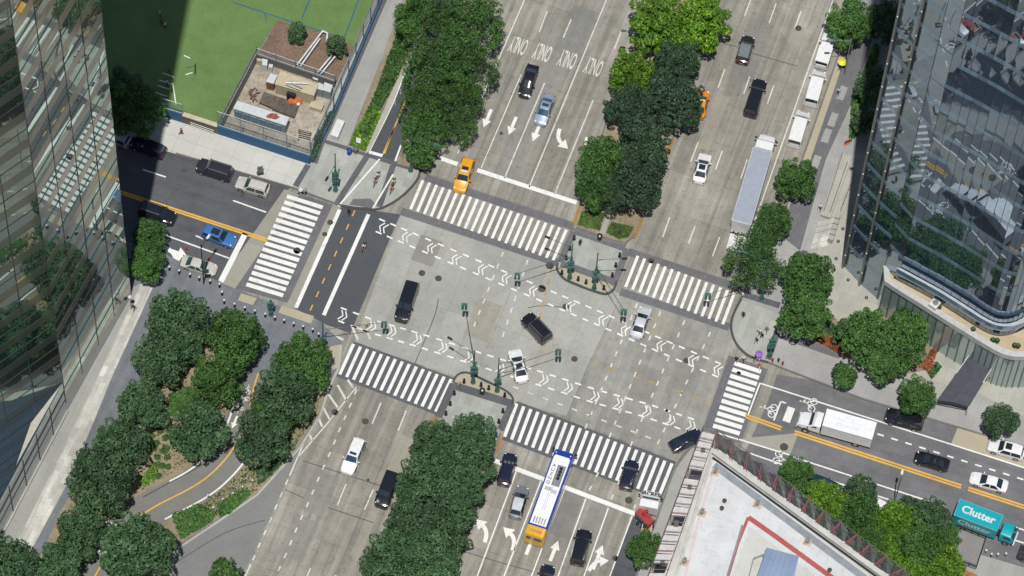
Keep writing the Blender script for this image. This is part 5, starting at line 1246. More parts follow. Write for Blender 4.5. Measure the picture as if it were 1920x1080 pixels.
def person(label, px, pose, face, top, legs, sk=0, hr=0, scale=1.0, z=KZ, dz=0, group='people on foot'):
    p = P(px[0], px[1], z)
    o = bpy.data.objects.new('person', POSE[pose]); C.objects.link(o); o.location = (p.x, p.y, z + dz); o.rotation_euler = (0, 0, face); o.scale = (scale,) * 3
    for s, m_ in zip(o.material_slots, (CL[top], CL[legs], SKIN[sk], HAIR[hr])): s.link = 'OBJECT'; s.material = m_
    tag(o, label, 'person', group); return o
AV = AVE_A
person('person in a dark red top walking on the pale pavement beside the blue wall', (340, 252), 'walk', R(165), 'red', 'black')
person('person in black crossing at the top of the bike crossing', (654, 402), 'walk', AV + 3.1, 'black', 'black', 1)
person('person standing in dark clothes on the upper refuge', (1087, 460), 'stand', -.8, 'black', 'navy', 2)
person('person in a tan top waiting at the lower refuge bollards', (861, 727), 'stand', 2.4, 'tan', 'tan', 0, 1)
person('person in black standing alone on the east corner below the crosswalk', (1393, 595), 'stand', -2, 'black', 'black', 1)
person('person in white at the kerb end of the right crosswalk', (1391, 558), 'walk', -2.8, 'white', 'grey')
person('person in a white top, upper left of the group on the east corner', (1423, 627), 'walk', -2.2, 'white', 'black', 2)
person('person in black, centre of the group on the east corner', (1428, 634), 'walk2', -2.2, 'black', 'black', 1)
person('person in tan trousers, right of the group on the east corner', (1437, 623), 'walk', -2.0, 'grey', 'tan')
person('person in dark clothes, lowest of the group on the east corner', (1418, 643), 'walk2', -2.2, 'black', 'grey', 0, 1)
person('person raising pale arms at the outer end of the east crosswalk', (1380, 678), 'reach', -1.8, 'black', 'black', z=.01)
person('person in a white shirt at the start of the east crosswalk', (1393, 678), 'walk', -1.8, 'white', 'black', 1, z=.01)
person('person in a black top at the kerb above the east crosswalk', (1411, 678), 'walk2', -1.8, 'black', 'white', 0, z=.01)
pu = person('person under a purple umbrella at the east kerb', (1422, 676), 'reach', -1.8, 'purple', 'white', 0)
person('person in red and white stepping onto the east crosswalk', (1422, 692), 'walk', -1.6, 'red', 'white', 0, z=.01)
person('person in white with dark trousers walking beside the entrance ramp', (1537, 394), 'walk', AV + 3.14, 'white', 'navy')
person('person in a grey blue shirt walking below the yellow umbrella', (1571, 177), 'walk', AV + 3.14, 'lightblue', 'navy')
py = person('person under the yellow umbrella beside the parked vans', (1575, 132), 'reach', AV + 3.14, 'navy', 'navy')
person('person in light blue at the top of the entrance ramp', (1596, 320), 'stand', -1.5, 'lightblue', 'black')
person('person in dark clothes walking near the left tower corner', (251, 582), 'walk', AV + 3, 'black', 'tan', 0)
person('person in a grey top walking on the plaza beside the dark trees', (160, 838), 'walk', AV, 'grey', 'navy', 0)
person('worker in a green safety vest right of the lower signal pole', (895, 696), 'reach', 3.0, 'vest', 'navy', 0, z=.01)
person('worker in a green safety vest left of the lower signal pole', (883, 704), 'reach', .3, 'vest', 'white', 1, z=.01)
person('worker in an orange and yellow vest standing in the road at the hatched corner', (688, 614), 'stand', -1, 'vest', 'tan', 0, z=.01)
person('person in white by the dark entrance awning', (1752, 692), 'stand', -1, 'navy', 'black', 0)
person('dark dressed person in the shade of the awning', (1856, 715), 'stand', -1, 'black', 'black', 1)
person('person pushing a pram at the north-west kerb', (574, 365), 'reach', 2.9, 'tan', 'black', 0)
for i, (px, tp) in enumerate([((300, 30), 'white'), ((303, 46), 'red'), ((310, 52), 'white'), ((318, 135), 'blue'), ((313, 160), 'white'), ((322, 172), 'red')]):
    person(('child in a white shirt, topmost player in the field shadow', 'child in red in the upper group on the shaded field', 'child in white, lowest of the upper group on the shaded field', 'player in a blue shirt near the field bleachers', 'child in white on the shaded bleachers', 'child in red on the shaded bleachers')[i], px, 'stand', i * 1.3, tp, 'navy', i % 3, scale=.85, z=.06, group='players on the field')
# pram, umbrellas, bicycles
def umbrella(label, px, zh, c, r):
    p = P(px[0], px[1], KZ); t = thing('umbrella', label, 'umbrella', (p.x, p.y, KZ + .95), 0); 
    m = MB(); n = 8; m.v.append(Vector((0, 0, zh))); 
    for i in range(n): a = 2 * math.pi * i / n; m.v.append(Vector((r * math.cos(a), r * math.sin(a), zh - .32)))
    for i in range(n): m.f.append([0, 1 + i, 1 + (i + 1) % n]); m.m.append(0)
    m.lathe([(r * .98, zh - .33), (r * .5, zh - .12), (.01, zh - .02)], n=8); m.build('canopy', c, t, smooth=20)
    m = MB(); m.tube((0, 0, 0), (0, 0, zh + .08), .014, .012, 6); m.build('handle', M['blackp'], t)
umbrella('bright yellow umbrella beside the parked white vans', (1577, 129), 1.15, plain('cloth_yellow', (.72, .68, .02, 1), .6, 0, .05), .62)
umbrella('purple umbrella held at the east kerb', (1421, 675), 1.1, CL['purple'], .52)
def pram():
    b = MB().lathe([(.22, .5), (.3, .6), (.32, .85), (.1, .9)], n=10); f = MB(); w = MB()
    f.tube((-.3, 0, .95), (.25, 0, .3), .025); f.tube((-.3, -.2, .95), (-.3, .2, .95), .02)
    for x in (-.28, .28):
        for y in (-.22, .22): w.tube((x, y - .02, .16), (x, y + .02, .16), .16, .16, 12)
    return [('basket', b, M['whitep']), ('frame', f, M['steel']), ('wheel', w, M['blackp'])]
solid('pram', 'white pram at the kerb of the north-west corner', 'pram', (564, 361), KZ, pram, None)
def bicycle(label, px, rot, c, z=.01):
    p = P(px[0], px[1], z); t = thing('bicycle', label, 'bicycle', (p.x, p.y, z), rot)
    for x in (-.52, .52):
        m = MB(); n = 16; ring = [Vector((x + .33 * math.cos(2 * math.pi * i / n), 0, .34 + .33 * math.sin(2 * math.pi * i / n))) for i in range(n)]
        for i in range(n): m.tube(ring[i], ring[(i + 1) % n], .022, .022, 6, caps=False)
        for i in range(0, n, 2): m.tube((x, 0, .34), ring[i], .005, .005, 4, caps=False)
        m.build('wheel', M['tyre'], t)
    m = MB()
    for a, b in [((-.52, .34), (-.1, .3)), ((-.1, .3), (-.2, .8)), ((-.52, .34), (-.18, .72)), ((-.1, .3), (.38, .75)), ((-.18, .74), (.38, .8)), ((.36, .85), (.52, .34))]: m.tube((a[0], 0, a[1]), (b[0], 0, b[1]), .022, .022, 6)
    m.build('frame', c, t); m = MB(); m.box((-.22, 0, .86), (.26, .14, .06)); m.build('saddle', M['blackp'], t); m = MB(); m.tube((.34, -.28, 1.0), (.34, .28, 1.0), .018); m.tube((.36, 0, .84), (.34, 0, 1.0), .018); m.build('handlebar', M['blackp'], t)
Gb = 'bicycles'
for lab, px, rot, top, lg, col, z in [('in purple', (704, 344), AV + 3.14, 'purple', 'black', 'red', KZ), ('in black and white behind the purple rider', (709, 333), AV + 3.14, 'white', 'black', 'blackp', KZ), ('in a yellow vest on the corner paving', (738, 345), AV + 3.14, 'vest', 'grey', 'blackp', KZ), ('in pink below the yellow vest', (735, 357), AV + 3.14, 'pink', 'red', 'red', KZ), ('in white and red on the bike crossing', (683, 466), AV + 3.14, 'white', 'red', 'blackp', .01)]:
    bicycle('bicycle ridden by the cyclist ' + lab, px, rot, M[col], z)
    q = P(px[0], px[1], z); o = person('cyclist riding ' + lab, px, 'ride', rot, top, lg, 0, 0, .98, z, 0, 'cyclists'); o.location.x -= .2 * math.cos(rot); o.location.y -= .2 * math.sin(rot)
# ------------------------------------------------------------------ buildings
M['tower_glass'] = glassmat('tower_glass', (.006, .030, .028, 1), .012, .36, (.74, .90, .85, 1), isl=.7)
M['podium_glass'] = glassmat('podium_glass', (.012, .02, .026, 1), .02, .22, (.75, .84, .9, 1))
M['spandrel'] = glassmat('spandrel_bronze', (.125, .110, .088, 1), .12, .12, (.85, .78, .66, 1), isl=.1)
M['spandrel_dark'] = glassmat('spandrel_dark', (.055, .06, .05, 1), .12, .12, (.75, .8, .7, 1), isl=.1)
M['mullion'] = plain('mullion_dark', (.05, .046, .042, 1), .45, .4)
M['mull_steel'] = plain('mullion_steel', (.16, .17, .18, 1), .4, .6)
M['flare_glass'] = glassmat('curved_glass', (.008, .020, .040, 1), .012, .30, (.72, .86, 1.0, 1), .03, .3, .07)
M['band_glass'] = glassmat('band_glass', (.10, .17, .23, 1), .06, .10, (.8, .9, 1, 1), isl=.2)
M['clear_glass'] = glassmat('lobby_glass', (.24, .31, .30, 1), .03, .16, (.85, .95, .95, 1), isl=.15)

def facade(root, pts, z0, z1, fh, bay, sp_h, glass, spm, mum, seed=1, tilt=.004, mw=.14, proud=.12, mid=False, spname='spandrel'):
    rnd = random.Random(seed); stations = []
    for i in range(len(pts) - 1):
        a, b = Vector((pts[i].x, pts[i].y, 0)), Vector((pts[i + 1].x, pts[i + 1].y, 0)); L = (b - a).length; n = max(1, round(L / bay))
        for j in range(n): stations.append((a.lerp(b, j / n), a.lerp(b, (j + 1) / n)))
    nf = int((z1 - z0) / fh)
    for k in range(nf):
        za, zb = z0 + k * fh, z0 + (k + 1) * fh; g = MB(); s = MB(); tr_m = MB()
        for a, b in stations:
            d = (b - a).normalized(); nv = Vector((d.y, -d.x, 0))
            tx, tz = rnd.gauss(0, tilt), rnd.gauss(0, tilt); w = (b - a).length / 2; h = (fh - sp_h) / 2
            q = []
            for p, z, sx, sz in ((a, za + sp_h, -1, -1), (b, za + sp_h, 1, -1), (b, zb, 1, 1), (a, zb, -1, 1)):
                v = p + nv * (tx * w * sx + tz * h * sz); q.append((v.x, v.y, z))
            g.poly(q)
            if sp_h > 0:
                q = [a + nv * proud, b + nv * proud]
                s.add([(q[0].x, q[0].y, za), (q[1].x, q[1].y, za), (q[1].x, q[1].y, za + sp_h), (q[0].x, q[0].y, za + sp_h), (a.x, a.y, za + sp_h), (b.x, b.y, za + sp_h), (a.x, a.y, za), (b.x, b.y, za)], [[0, 1, 2, 3], [3, 2, 5, 4], [6, 7, 1, 0]])
                if mid:
                    zm = za + sp_h + (fh - sp_h) * .52; tr_m.bar((a.x + nv.x * .03, a.y + nv.y * .03, zm), (b.x + nv.x * .03, b.y + nv.y * .03, zm), .06, .07)
        g.build('glass_band', glass, root)
        if sp_h > 0: s.build(spname, spm, root)
        if mid: tr_m.build('transom', mum, root)
    for a, b in stations[::1]:
        d = (b - a).normalized(); nv = Vector((d.y, -d.x, 0)); m = MB(); c = a + nv * (proud * .5 + .06)
        m.box((a.x + nv.x * proud * .5, a.y + nv.y * proud * .5, (z0 + z0 + nf * fh) / 2), (mw, proud + .05, nf * fh), rot=math.atan2(d.y, d.x)); m.build('mullion', mum, root)

# left tower
Cn = P(246, 556); Q2 = P(108, 793); Q3 = P(0, 1010); Q4 = Q3 + (Q3 - Q2) * 1.6
Bb = P(118, 716, 8.5); Bb.z = 0; E1 = P(0, 800, 8.5); E1.z = 0; E2 = Bb + (E1 - Bb).normalized() * 40; E3 = E2 + Vector((-30, 5, 0))
tl = thing('glass_tower', 'tall glass tower with tan spandrel bands filling the left side of the photo', 'building', (Cn.x, Cn.y, 0))
ZT = 2.5 + 6 * 17
for fc, zb_, sd_ in (([E3, E2], 8.5, 2), ([E2, Bb], 8.5, 3), ([Bb, Cn], 2.5, 4)):
    facade(tl, fc, zb_, ZT + .1, 6.0, 4.3, 1.75, M['tower_glass'], M['spandrel'] if sd_ == 4 else M['spandrel_dark'], M['mullion'], sd_, .002, .09, .03, mid=True)
m = MB(); q_ = [E3, E2, Bb, Cn]
for a, b in zip(q_, q_[1:]): m.poly([(a.x, a.y, ZT - 6), (b.x, b.y, ZT - 6), (b.x, b.y, 200), (a.x, a.y, 200)])
for v in m.v: v -= Vector((0, 0, 0))
m.build('upper_wall', M['tower_glass'], tl, world=True)
m = MB(); m.poly([(Bb.x, Bb.y, .3), (Cn.x, Cn.y, .3), (Cn.x, Cn.y, 2.55), (Bb.x, Bb.y, 2.55)]); m.build('base_glass', M['podium_glass'], tl, world=True)
m = MB(); NW_ = Cn + Vector((-70, 18, 0)); SW_ = E3 + Vector((-20, 40, 0))
m.add([(Cn.x, Cn.y, 0), (NW_.x, NW_.y, 0), (NW_.x, NW_.y, 200), (Cn.x, Cn.y, 200)], [[0, 1, 2, 3]]); m.add([(NW_.x, NW_.y, 0), (SW_.x, SW_.y, 0), (SW_.x, SW_.y, 200), (NW_.x, NW_.y, 200)], [[0, 1, 2, 3]])
m.build('rear_wall', M['spandrel'], tl, world=True)
m = MB(); m.poly([(p.x, p.y, 200.1) for p in ccw([E3, E2, Bb, Cn, NW_, SW_])]); m.build('roof', M['spandrel'], tl, world=True)
for o in children(tl):
    if o.name.split('.')[0] in ('glass_band', 'spandrel', 'mullion', 'transom'): o.location = (-Cn.x, -Cn.y, 0)
# podium: straight street wall with a stone ledge on top
for a, b in ((Q4, Q3), (Q3, Bb)):
    d = (b - a).normalized(); nv = Vector((d.y, -d.x, 0)); L = (b - a).length; n = max(1, round(L / 4.1)); g = MB(); f = MB()
    for j in range(n):
        p, q = a + d * L * j / n, a + d * L * (j + 1) / n
        g.poly([(p.x, p.y, .5), (q.x, q.y, .5), (q.x, q.y, 8.1), (p.x, p.y, 8.1)])
        f.box((p.x + nv.x * .04, p.y + nv.y * .04, 4.3), (.06, .05, 7.6), rot=math.atan2(d.y, d.x))
    f.bar(a + Vector((0, 0, 3.6)) + nv * .05, b + Vector((0, 0, 3.6)) + nv * .02, .06, .06)
    f.bar(a + Vector((0, 0, 5.9)) + nv * .05, b + Vector((0, 0, 5.9)) + nv * .05, .1, .12)
    g.build('podium_glass', M['podium_glass'], tl, world=True); f.build('podium_frame', M['mullion'], tl, world=True)
    m = MB(); m.bar(a + Vector((0, 0, .25)), b + Vector((0, 0, .25)), .5, .5); m.build('plinth', M['walk_light'], tl, world=True)
m = MB(); m.prism([(p.x, p.y) for p in ccw([Q4, Q3, Bb, E2])], 8.1, 8.44); m.build('podium_ledge', M['podium_glass'], tl, world=True)
m = MB(); q4 = Bb.lerp(Q3, .66); dv = (E2 - Bb).normalized()
m.prism([(p.x, p.y) for p in ccw([Bb + (q4 - Bb) * .02 + dv * .1, q4 + CRS * -.3, q4 + CRS * -.35 + AVE * .6, Bb.lerp(q4, .35) + dv * 2.6])], 8.3, 8.5); m.build('podium_coping', plain('ledge_stone', T(196, 192, 178), .8, 0, .08), tl, world=True)

# right tower
F0, F1, F2 = P(1582, 500), P(1613, 533), P(1645, 561)
TERR = 9.0
cv = [P(x, y, TERR) for x, y in [(1672, 520), (1715, 543), (1760, 568), (1808, 598), (1846, 622), (1872, 630), (1900, 625), (1930, 606), (1985, 572), (2060, 545)]]
cv = [Vector((p.x, p.y, 0)) for p in cv]
fac = [F0, F1, F2] + smooth_line(cv, 3)[1:]
fac = [Vector((p.x, p.y, 0)) for p in fac]
tw = thing('curved_tower', 'dark curved glass tower with blue grey floor bands on the right side of the photo', 'building', (0, 0, 0))
facade(tw, fac[:3], .2, 150, 5.4, 2.6, .8, M['flare_glass'], M['band_glass'], M['mullion'], 5, .002, .05, .03, spname='floor_band')
facade(tw, fac[2:], TERR + .2, 150, 5.4, 3.0, .8, M['flare_glass'], M['band_glass'], M['mullion'], 6, .0022, .04, .02, spname='floor_band')
for a in (F0, F1):
    m = MB(); m.box((a.x - .15, a.y - .25, 75), (.24, .3, 150), rot=R(-40)); fn = m.build('fin', plain('fin_metal', T(150, 148, 142), .4, .4), tw)
    m = MB()
    for k in range(14): m.ball((a.x - .2, a.y - .5, 4 + k * 5.4), .11, 6)
    m.build('fin_lamp', M['whitep'], fn)
wn_ = F0 + AVE * 30 + CRS * 5
m = MB(); far = fac[-1]
bk = far + Vector((5, 60, 0))
for a, b in ((F0, wn_), (wn_, bk), (bk, far)): m.poly([(a.x, a.y, 0), (a.x, a.y, 150), (b.x, b.y, 150), (b.x, b.y, 0)])
m.build('rear_wall', M['band_glass'], tw); m = MB(); m.poly([(p.x, p.y, 150.1) for p in ccw(fac + [bk, wn_])]); m.build('roof', M['band'], tw)
# podium of the right tower: lobby glass, terrace and S-shaped balcony rail
ou = [Vector((p.x, p.y, 0)) for p in [P(x, y, TERR) for x, y in [(1651, 521), (1690, 546), (1730, 571), (1775, 600), (1820, 628), (1856, 650), (1885, 664), (1915, 668), (1960, 664), (2060, 640)]]]
ous = smooth_line(ou, 3); ous[0] = Vector((F2.x, F2.y, 0))
for i in range(0, len(ous) - 1, 3):
    g = MB(); f = MB(); seg = ous[i:i + 4]
    for a, b in zip(seg, seg[1:]):
        g.poly([(a.x, a.y, .15), (b.x, b.y, .15), (b.x, b.y, TERR - .7), (a.x, a.y, TERR - .7)])
        d = (b - a).normalized(); f.box((a.x + d.y * .06, a.y - d.x * .06, TERR / 2 - .3), (.1, .22, TERR - .8), rot=math.atan2(d.y, d.x))
    g.build('lobby_glass', M['clear_glass'], tw); f.build('lobby_frame', M['mull_steel'], tw)
m = MB(); inn = offset(ous, .55); out_ = offset(ous, -.25)
for i in range(len(ous) - 1):
    m.prism([(out_[i].x, out_[i].y), (out_[i + 1].x, out_[i + 1].y), (inn[i + 1].x, inn[i + 1].y), (inn[i].x, inn[i].y)], TERR - .7, TERR + .35, bottom=True)
m.build('parapet', plain('parapet_white', T(205, 204, 200), .6), tw)
m = MB(); m.poly([(p.x, p.y, TERR) for p in ccw(inn + list(reversed([Vector((p.x, p.y, 0)) for p in fac[2:]])))]); m.build('terrace', ground('terrace_stone', T(208, 190, 158), .08, .06, slab=(1.2, 1.2), joint=.85), tw)
rail = offset(fac[2:], -1.0); rail0 = offset(fac[2:], -.1); m = MB(); m2 = MB()
for i in range(1, len(rail) - 1):
    m.prism([(rail[i].x, rail[i].y), (rail[i + 1].x, rail[i + 1].y), (rail0[i + 1].x, rail0[i + 1].y), (rail0[i].x, rail0[i].y)], TERR + 3.3, TERR + 3.6, bottom=True)
    a, b = rail[i], rail[i + 1]; m2.poly([(a.x, a.y, TERR + 3.6), (b.x, b.y, TERR + 3.6), (b.x, b.y, TERR + 4.7), (a.x, a.y, TERR + 4.7)])
    m.bar((a.x, a.y, TERR + 4.75), (b.x, b.y, TERR + 4.75), .14, .1)
m.build('balcony', plain('balcony_white', T(196, 202, 212), .4), tw); m2.build('balcony_rail', M['band_glass'], tw)
for i, (x, y) in enumerate([(1824, 620), (1861, 640), (1869, 641), (1902, 650), (1908, 651), (1760, 578)]):
    p = P(x, y, TERR); t = thing('terrace_planter', 'dark round planter on the tan terrace of the right tower, ' + ORD[i] + ' in the row', 'planter', (p.x, p.y, TERR), 0, 'terrace planters')
    q = MB(); q.lathe([(.28, 0), (.36, .5), (.3, .5), (.28, .42)], n=10); q.build('pot', M['blackp'], t); q = MB(); q.ball((0, 0, .6), .3, 8); q.build('plant', M['leaf_d'], t)
p = P(1752, 575, TERR); t = thing('roof_unit', 'white box unit standing on the tower terrace', 'air unit', (p.x, p.y, TERR)); MB().box((0, 0, .55), (1.1, 1.4, 1.1), rot=-.6).build('housing', M['whitep'], t); MB().lathe([(.4, 1.1), (.4, 1.16), (.1, 1.17)], n=12).build('fan', M['steel'], t)
# awning
aw = [P(1822, 660, 3.6), P(1864, 683, 3.6), P(1816, 762, 3.2), P(1757, 750, 3.2)]
t = thing('awning', 'long dark fabric awning reaching from the tower entrance to the kerb', 'awning', (aw[2].x, aw[2].y, KZ))
m = MB(); zt = 3.5
ps = [Vector((p.x, p.y, z)) for p, z in zip(aw, (3.6, 3.6, 3.2, 3.2))]
mid0, mid1 = (ps[0] + ps[1]) / 2 + Vector((0, 0, .25)), (ps[2] + ps[3]) / 2 + Vector((0, 0, .25))
m.add([ps[0], mid0, ps[1], ps[2], mid1, ps[3]], [[0, 1, 4, 5], [1, 2, 3, 4]])
for a, b in ((ps[3], ps[0]), (ps[1], ps[2]), (ps[2], ps[3])): m.add([a, b, b - Vector((0, 0, .45)), a - Vector((0, 0, .45))], [[0, 1, 2, 3]])
m.build('canopy', plain('awning_fabric', (.055, .06, .075, 1), .8), t, world=True)
for a in ps[2:]:
    m = MB(); m.tube((a.x, a.y, KZ), (a.x, a.y, 3.1), .06); m.build('post', M['whitep'], t, world=True)
for a, b in ((ps[0], ps[3]), (ps[1], ps[2])):
    m = MB(); m.tube(a + Vector((0, 0, .15)), a.lerp(b, .45) + Vector((0, 0, .12)), .06); m.build('tie_rod', M['whitep'], t, world=True)
# ramp, steps and handrails by the right tower
p0 = P(1585, 290, KZ)
t = thing('entrance_ramp', 'pale concrete ramp with steel handrails along the foot of the right tower', 'ramp', (p0.x, p0.y, KZ))
m = MB(); m.prism([(p.x, p.y) for p in ccw(PX([(1580, 290), (1598, 296), (1556, 412), (1538, 406)], KZ))], KZ, KZ + .5); m.build('slab', M['walk_light'], t, world=True)
for a, b in (((1587, 312), (1556, 402)), ((1602, 330), (1576, 398)), ((1578, 296), (1544, 400))):
    m = MB(); A, B_ = P(*a, KZ), P(*b, KZ)
    m.tube(A + Vector((0, 0, 1.3)), B_ + Vector((0, 0, 1.3)), .045); m.tube(A + Vector((0, 0, .9)), B_ + Vector((0, 0, .9)), .03)
    for k in range(6): c = A.lerp(B_, k / 5); m.tube((c.x, c.y, KZ), (c.x, c.y, KZ + 1.3), .035)
    m.build('handrail', M['steel'], t, world=True)
p0 = P(1540, 440, KZ); t = thing('steps', 'broad pale stone steps at the end of the entrance ramp', 'steps', (p0.x, p0.y, KZ)); 
a0, b0 = P(1533, 420, KZ), P(1566, 412, KZ); dd = (P(1518, 470, KZ) - a0) / 5
for k in range(5):
    m = MB(); m.prism([(p.x, p.y) for p in ccw([a0 + dd * k, b0 + dd * k, b0 + dd * (k + 1), a0 + dd * (k + 1)])], KZ, KZ + .62 - .13 * k + (k % 2) * .003); m.build('step', M['stone_strip'], t, world=True)
    m = MB(); e = b0 + dd * k; m.box((e.x + .2, e.y, KZ + .55), (.7, .7, 1.1), rot=AV); m.build('cheek_block', M['walk_light'], t, world=True)
for i, (x, y) in enumerate(Z([(375, 175), (360, 610), (330, 695), (315, 812), (397, 955), (520, 1075)], 1480, 260, 3.6)):
    p = P(x, y, KZ); t = thing('ground_light', 'small dark ground light, ' + ORD[i] + ' along the paving at the foot of the right tower', 'ground light', (p.x, p.y, KZ), 0, 'ground lights'); MB().lathe([(.22, 0), (.22, .16), (.14, .2)], n=10).build('housing', M['blackp'], t); MB().lathe([(.13, .19), (.1, .215)], n=10).build('lens', M['steel'], t)

# roofed building at the lower right with scaffold
RZ = 35.0
def RP(l, z=RZ): return PX(l, z)
tip = P(1336, 830, RZ)
rb = thing('flat_roof_building', 'wedge shaped building with a white flat roof and red painted lines at the lower right', 'building', (tip.x, tip.y, 0))
wall = RP([(1334, 838), (1352, 846), (1660, 1080), (1800, 1190), (1150, 1260), (1244, 1080)])
m = MB(); m.prism([(p.x, p.y) for p in ccw(wall)], 0, RZ - .25, bottom=False); m.build('wall', plain('building_wall', T(168, 160, 148), .85), rb, world=True)
roofm = ground('roof_membrane', T(222, 223, 222), .10, .06, spots=.14, slab=(9, 2.2), slab_var=.02, joint=.9)
inner = RP([(1337, 862), (1355, 872), (1630, 1080), (1750, 1180), (1220, 1230), (1271, 1080)])
m = MB(); m.poly([(p.x, p.y, RZ - .1) for p in ccw(wall)]); m.build('coping_base', plain('coping_stone', T(206, 204, 196), .85, 0, .14, .6), rb, world=True)
m = MB(); m.poly([(p.x, p.y, RZ + .0) for p in ccw(inner)]); m.build('roof', roofm, rb, world=True)
gut = RP([(1336, 858), (1646, 1083), (1760, 1170)]); m = MB(); m.path(offset(gut, .0), .3, RZ + .02); m.build('gutter', M['blackp'], rb, world=True)
m = MB(); m.path(RP([(1339, 872), (1620, 1083), (1730, 1170)]), .9, RZ + .01); m.build('edge_flashing', plain('flashing', T(176, 182, 184), .4, .4), rb, world=True)
for pl, w, h in (([(1331, 850), (1262, 1080), (1235, 1170)], .35, .5), ([(1337, 848), (1652, 1078), (1780, 1175)], .6, .45)):
    q = RP(pl); m = MB()
    for a, b in zip(q, q[1:]): m.bar(a + Vector((0, 0, h / 2)), b + Vector((0, 0, h / 2)), w, h)
    m.build('parapet', plain('coping_stone', T(206, 204, 196), .85), rb, world=True)
rz_ = RZ + .03
m = MB(); m.path(RP([(1364, 1083), (1383, 1020), (1403, 970)]), .38, rz_); m.path(RP([(1403, 970), (1450, 1003), (1560, 1083), (1640, 1145)]), .62, rz_ + .004); m.build('red_line', ground('red_roof_paint', T(186, 100, 96), .15, .1, spots=.25), rb, world=True)
m = MB(); m.path(RP([(1392, 985), (1376, 1040), (1362, 1085)]), .25, rz_ + .01); m.build('roof_curb', M['steel'], rb, world=True)
m = MB(); m.path(RP([(1340, 878), (1310, 975), (1285, 1080)]), .3, rz_); m.build('pink_line', ground('faded_red', T(228, 206, 203), .1, .05, spots=.2), rb, world=True)
m = MB(); m.poly([(p.x, p.y, RZ + .018) for p in ccw(RP([(1406, 988), (1550, 1095), (1600, 1160), (1350, 1160), (1372, 1085)]))]); m.build('roof_inner', ground('roof_inner', T(214, 213, 206), .08, .08, spots=.1), rb, world=True)
bh = RP([(1439, 1029), (1496, 1044), (1470, 1150), (1405, 1130)], RZ + 2.4); bx = MB(); bx.prism([(p.x, p.y) for p in ccw(bh)], RZ, RZ + 2.4)
p0 = bh[0]; t = thing('roof_bulkhead', 'blue metal roofed bulkhead on the white flat roof', 'roof hut', (p0.x, p0.y, RZ)); bx.build('wall', M['steel'], t, world=True)
m = MB(); m.prism([(p.x, p.y) for p in ccw(RP([(1437, 1027), (1498, 1043), (1472, 1152), (1403, 1132)], RZ + 2.45))], RZ + 2.4, RZ + 2.5); bm_ = ground('blue_metal', T(142, 160, 186), .12, .05, slab=(30, .6), joint=.82, rot=AVE_A); m.build('roof', bm_, t, world=True)
t = thing('roof_railing', 'grey pipe railing beside the blue bulkhead', 'railing', (p0.x, p0.y, RZ)); m = MB(); q = RP([(1430, 1045), (1412, 1052), (1402, 1090), (1396, 1120)], RZ)
for a, b in zip(q, q[1:]):
    for zz in (.5, 1.0): m.tube(a + Vector((0, 0, zz)), b + Vector((0, 0, zz)), .03)
m.build('rail', M['steel'], t, world=True); m = MB()
for a in q: m.tube(a, a + Vector((0, 0, 1.0)), .035)
m.build('post', M['steel'], t, world=True)
for i, (x, y) in enumerate([(1341, 886), (1316, 963), (1283, 1055), (1420, 947), (1514, 1017)]):
    p = P(x, y, RZ); t = thing('roof_anchor', 'rusty based metal anchor on the white roof, ' + ('nearest the tip', 'second down the left edge', 'lowest on the left edge', 'upper one along the netted edge', 'lower one along the netted edge')[i], 'roof anchor', (p.x, p.y, RZ), 0, 'roof anchors')
    MB().box((0, 0, .04), (.85, .95, .08), rot=AV).build('base', plain('rust_pad', T(200, 178, 156), .9, 0, .25), t); q = MB(); q.box((0, .1, .4), (.6, .4, .7), rot=AV); q.tube((0, .1, .7), (0, .1, 1.0), .12); q.build('bracket', M['steel'], t)
for i, (x, y) in enumerate([(1358, 941), (1353, 955), (1555, 1071)]):
    p = P(x, y, RZ); t = thing('roof_vent', 'round dark roof vent, ' + ('upper of the pair', 'lower of the pair', 'alone near the red line')[i], 'vent', (p.x, p.y, RZ), 0, 'roof vents'); MB().lathe([(.2, 0), (.2, .35)], n=10).build('pipe', M['iron_rust'], t); MB().lathe([(.28, .35), (.28, .42), (.05, .5)], n=10).build('cap', M['iron'], t)

# scaffold hung around the roof edge
rst = plain('scaffold_red', T(150, 92, 92), .6, 0, .2); rgr = plain('scaffold_grey', T(120, 112, 112), .5, .3)
ll = RP([(1317, 809), (1212, 1092)], RZ - 1.0); lr_ = RP([(1343, 815), (1246, 1092)], RZ - 1.0)
sc = thing('scaffold', 'red and grey scaffold with pale deck boards beside the flat white roof', 'scaffold', (ll[0].x, ll[0].y, 0))
n = 17; zb = RZ - 1.0
for i in range(n):
    a, b = ll[0].lerp(ll[1], i / (n - 1)), lr_[0].lerp(lr_[1], i / (n - 1)); m = MB()
    m.tube((a.x, a.y, zb - 2), (a.x, a.y, zb + 1.6), .05); m.tube((b.x, b.y, zb - 2), (b.x, b.y, zb + 1.6), .05)
    m.tube((a.x, a.y, zb + 1.0), (b.x, b.y, zb + 1.0), .045); m.tube((a.x, a.y, zb - .1), (b.x, b.y, zb - .1), .05)
    if i % 4 == 2: m.box(((a.x + b.x) / 2, (a.y + b.y) / 2, zb + .3), (.5, .4, .4))
    m.build('frame', rst if i % 2 else rgr, sc, world=True)
    if i < n - 1:
        a2, b2 = ll[0].lerp(ll[1], (i + 1) / (n - 1)), lr_[0].lerp(lr_[1], (i + 1) / (n - 1))
        if i % 5 != 4:
            m = MB(); q = [a.lerp(a2, .06), a2.lerp(a, .06), b2.lerp(b, .06), b.lerp(b2, .06)]; m.prism([(p.x, p.y) for p in ccw(q)], zb, zb + .06, bottom=True); m.build('deck', plain('deck_board', T(216, 214, 211), .8, 0, .1), sc, world=True)
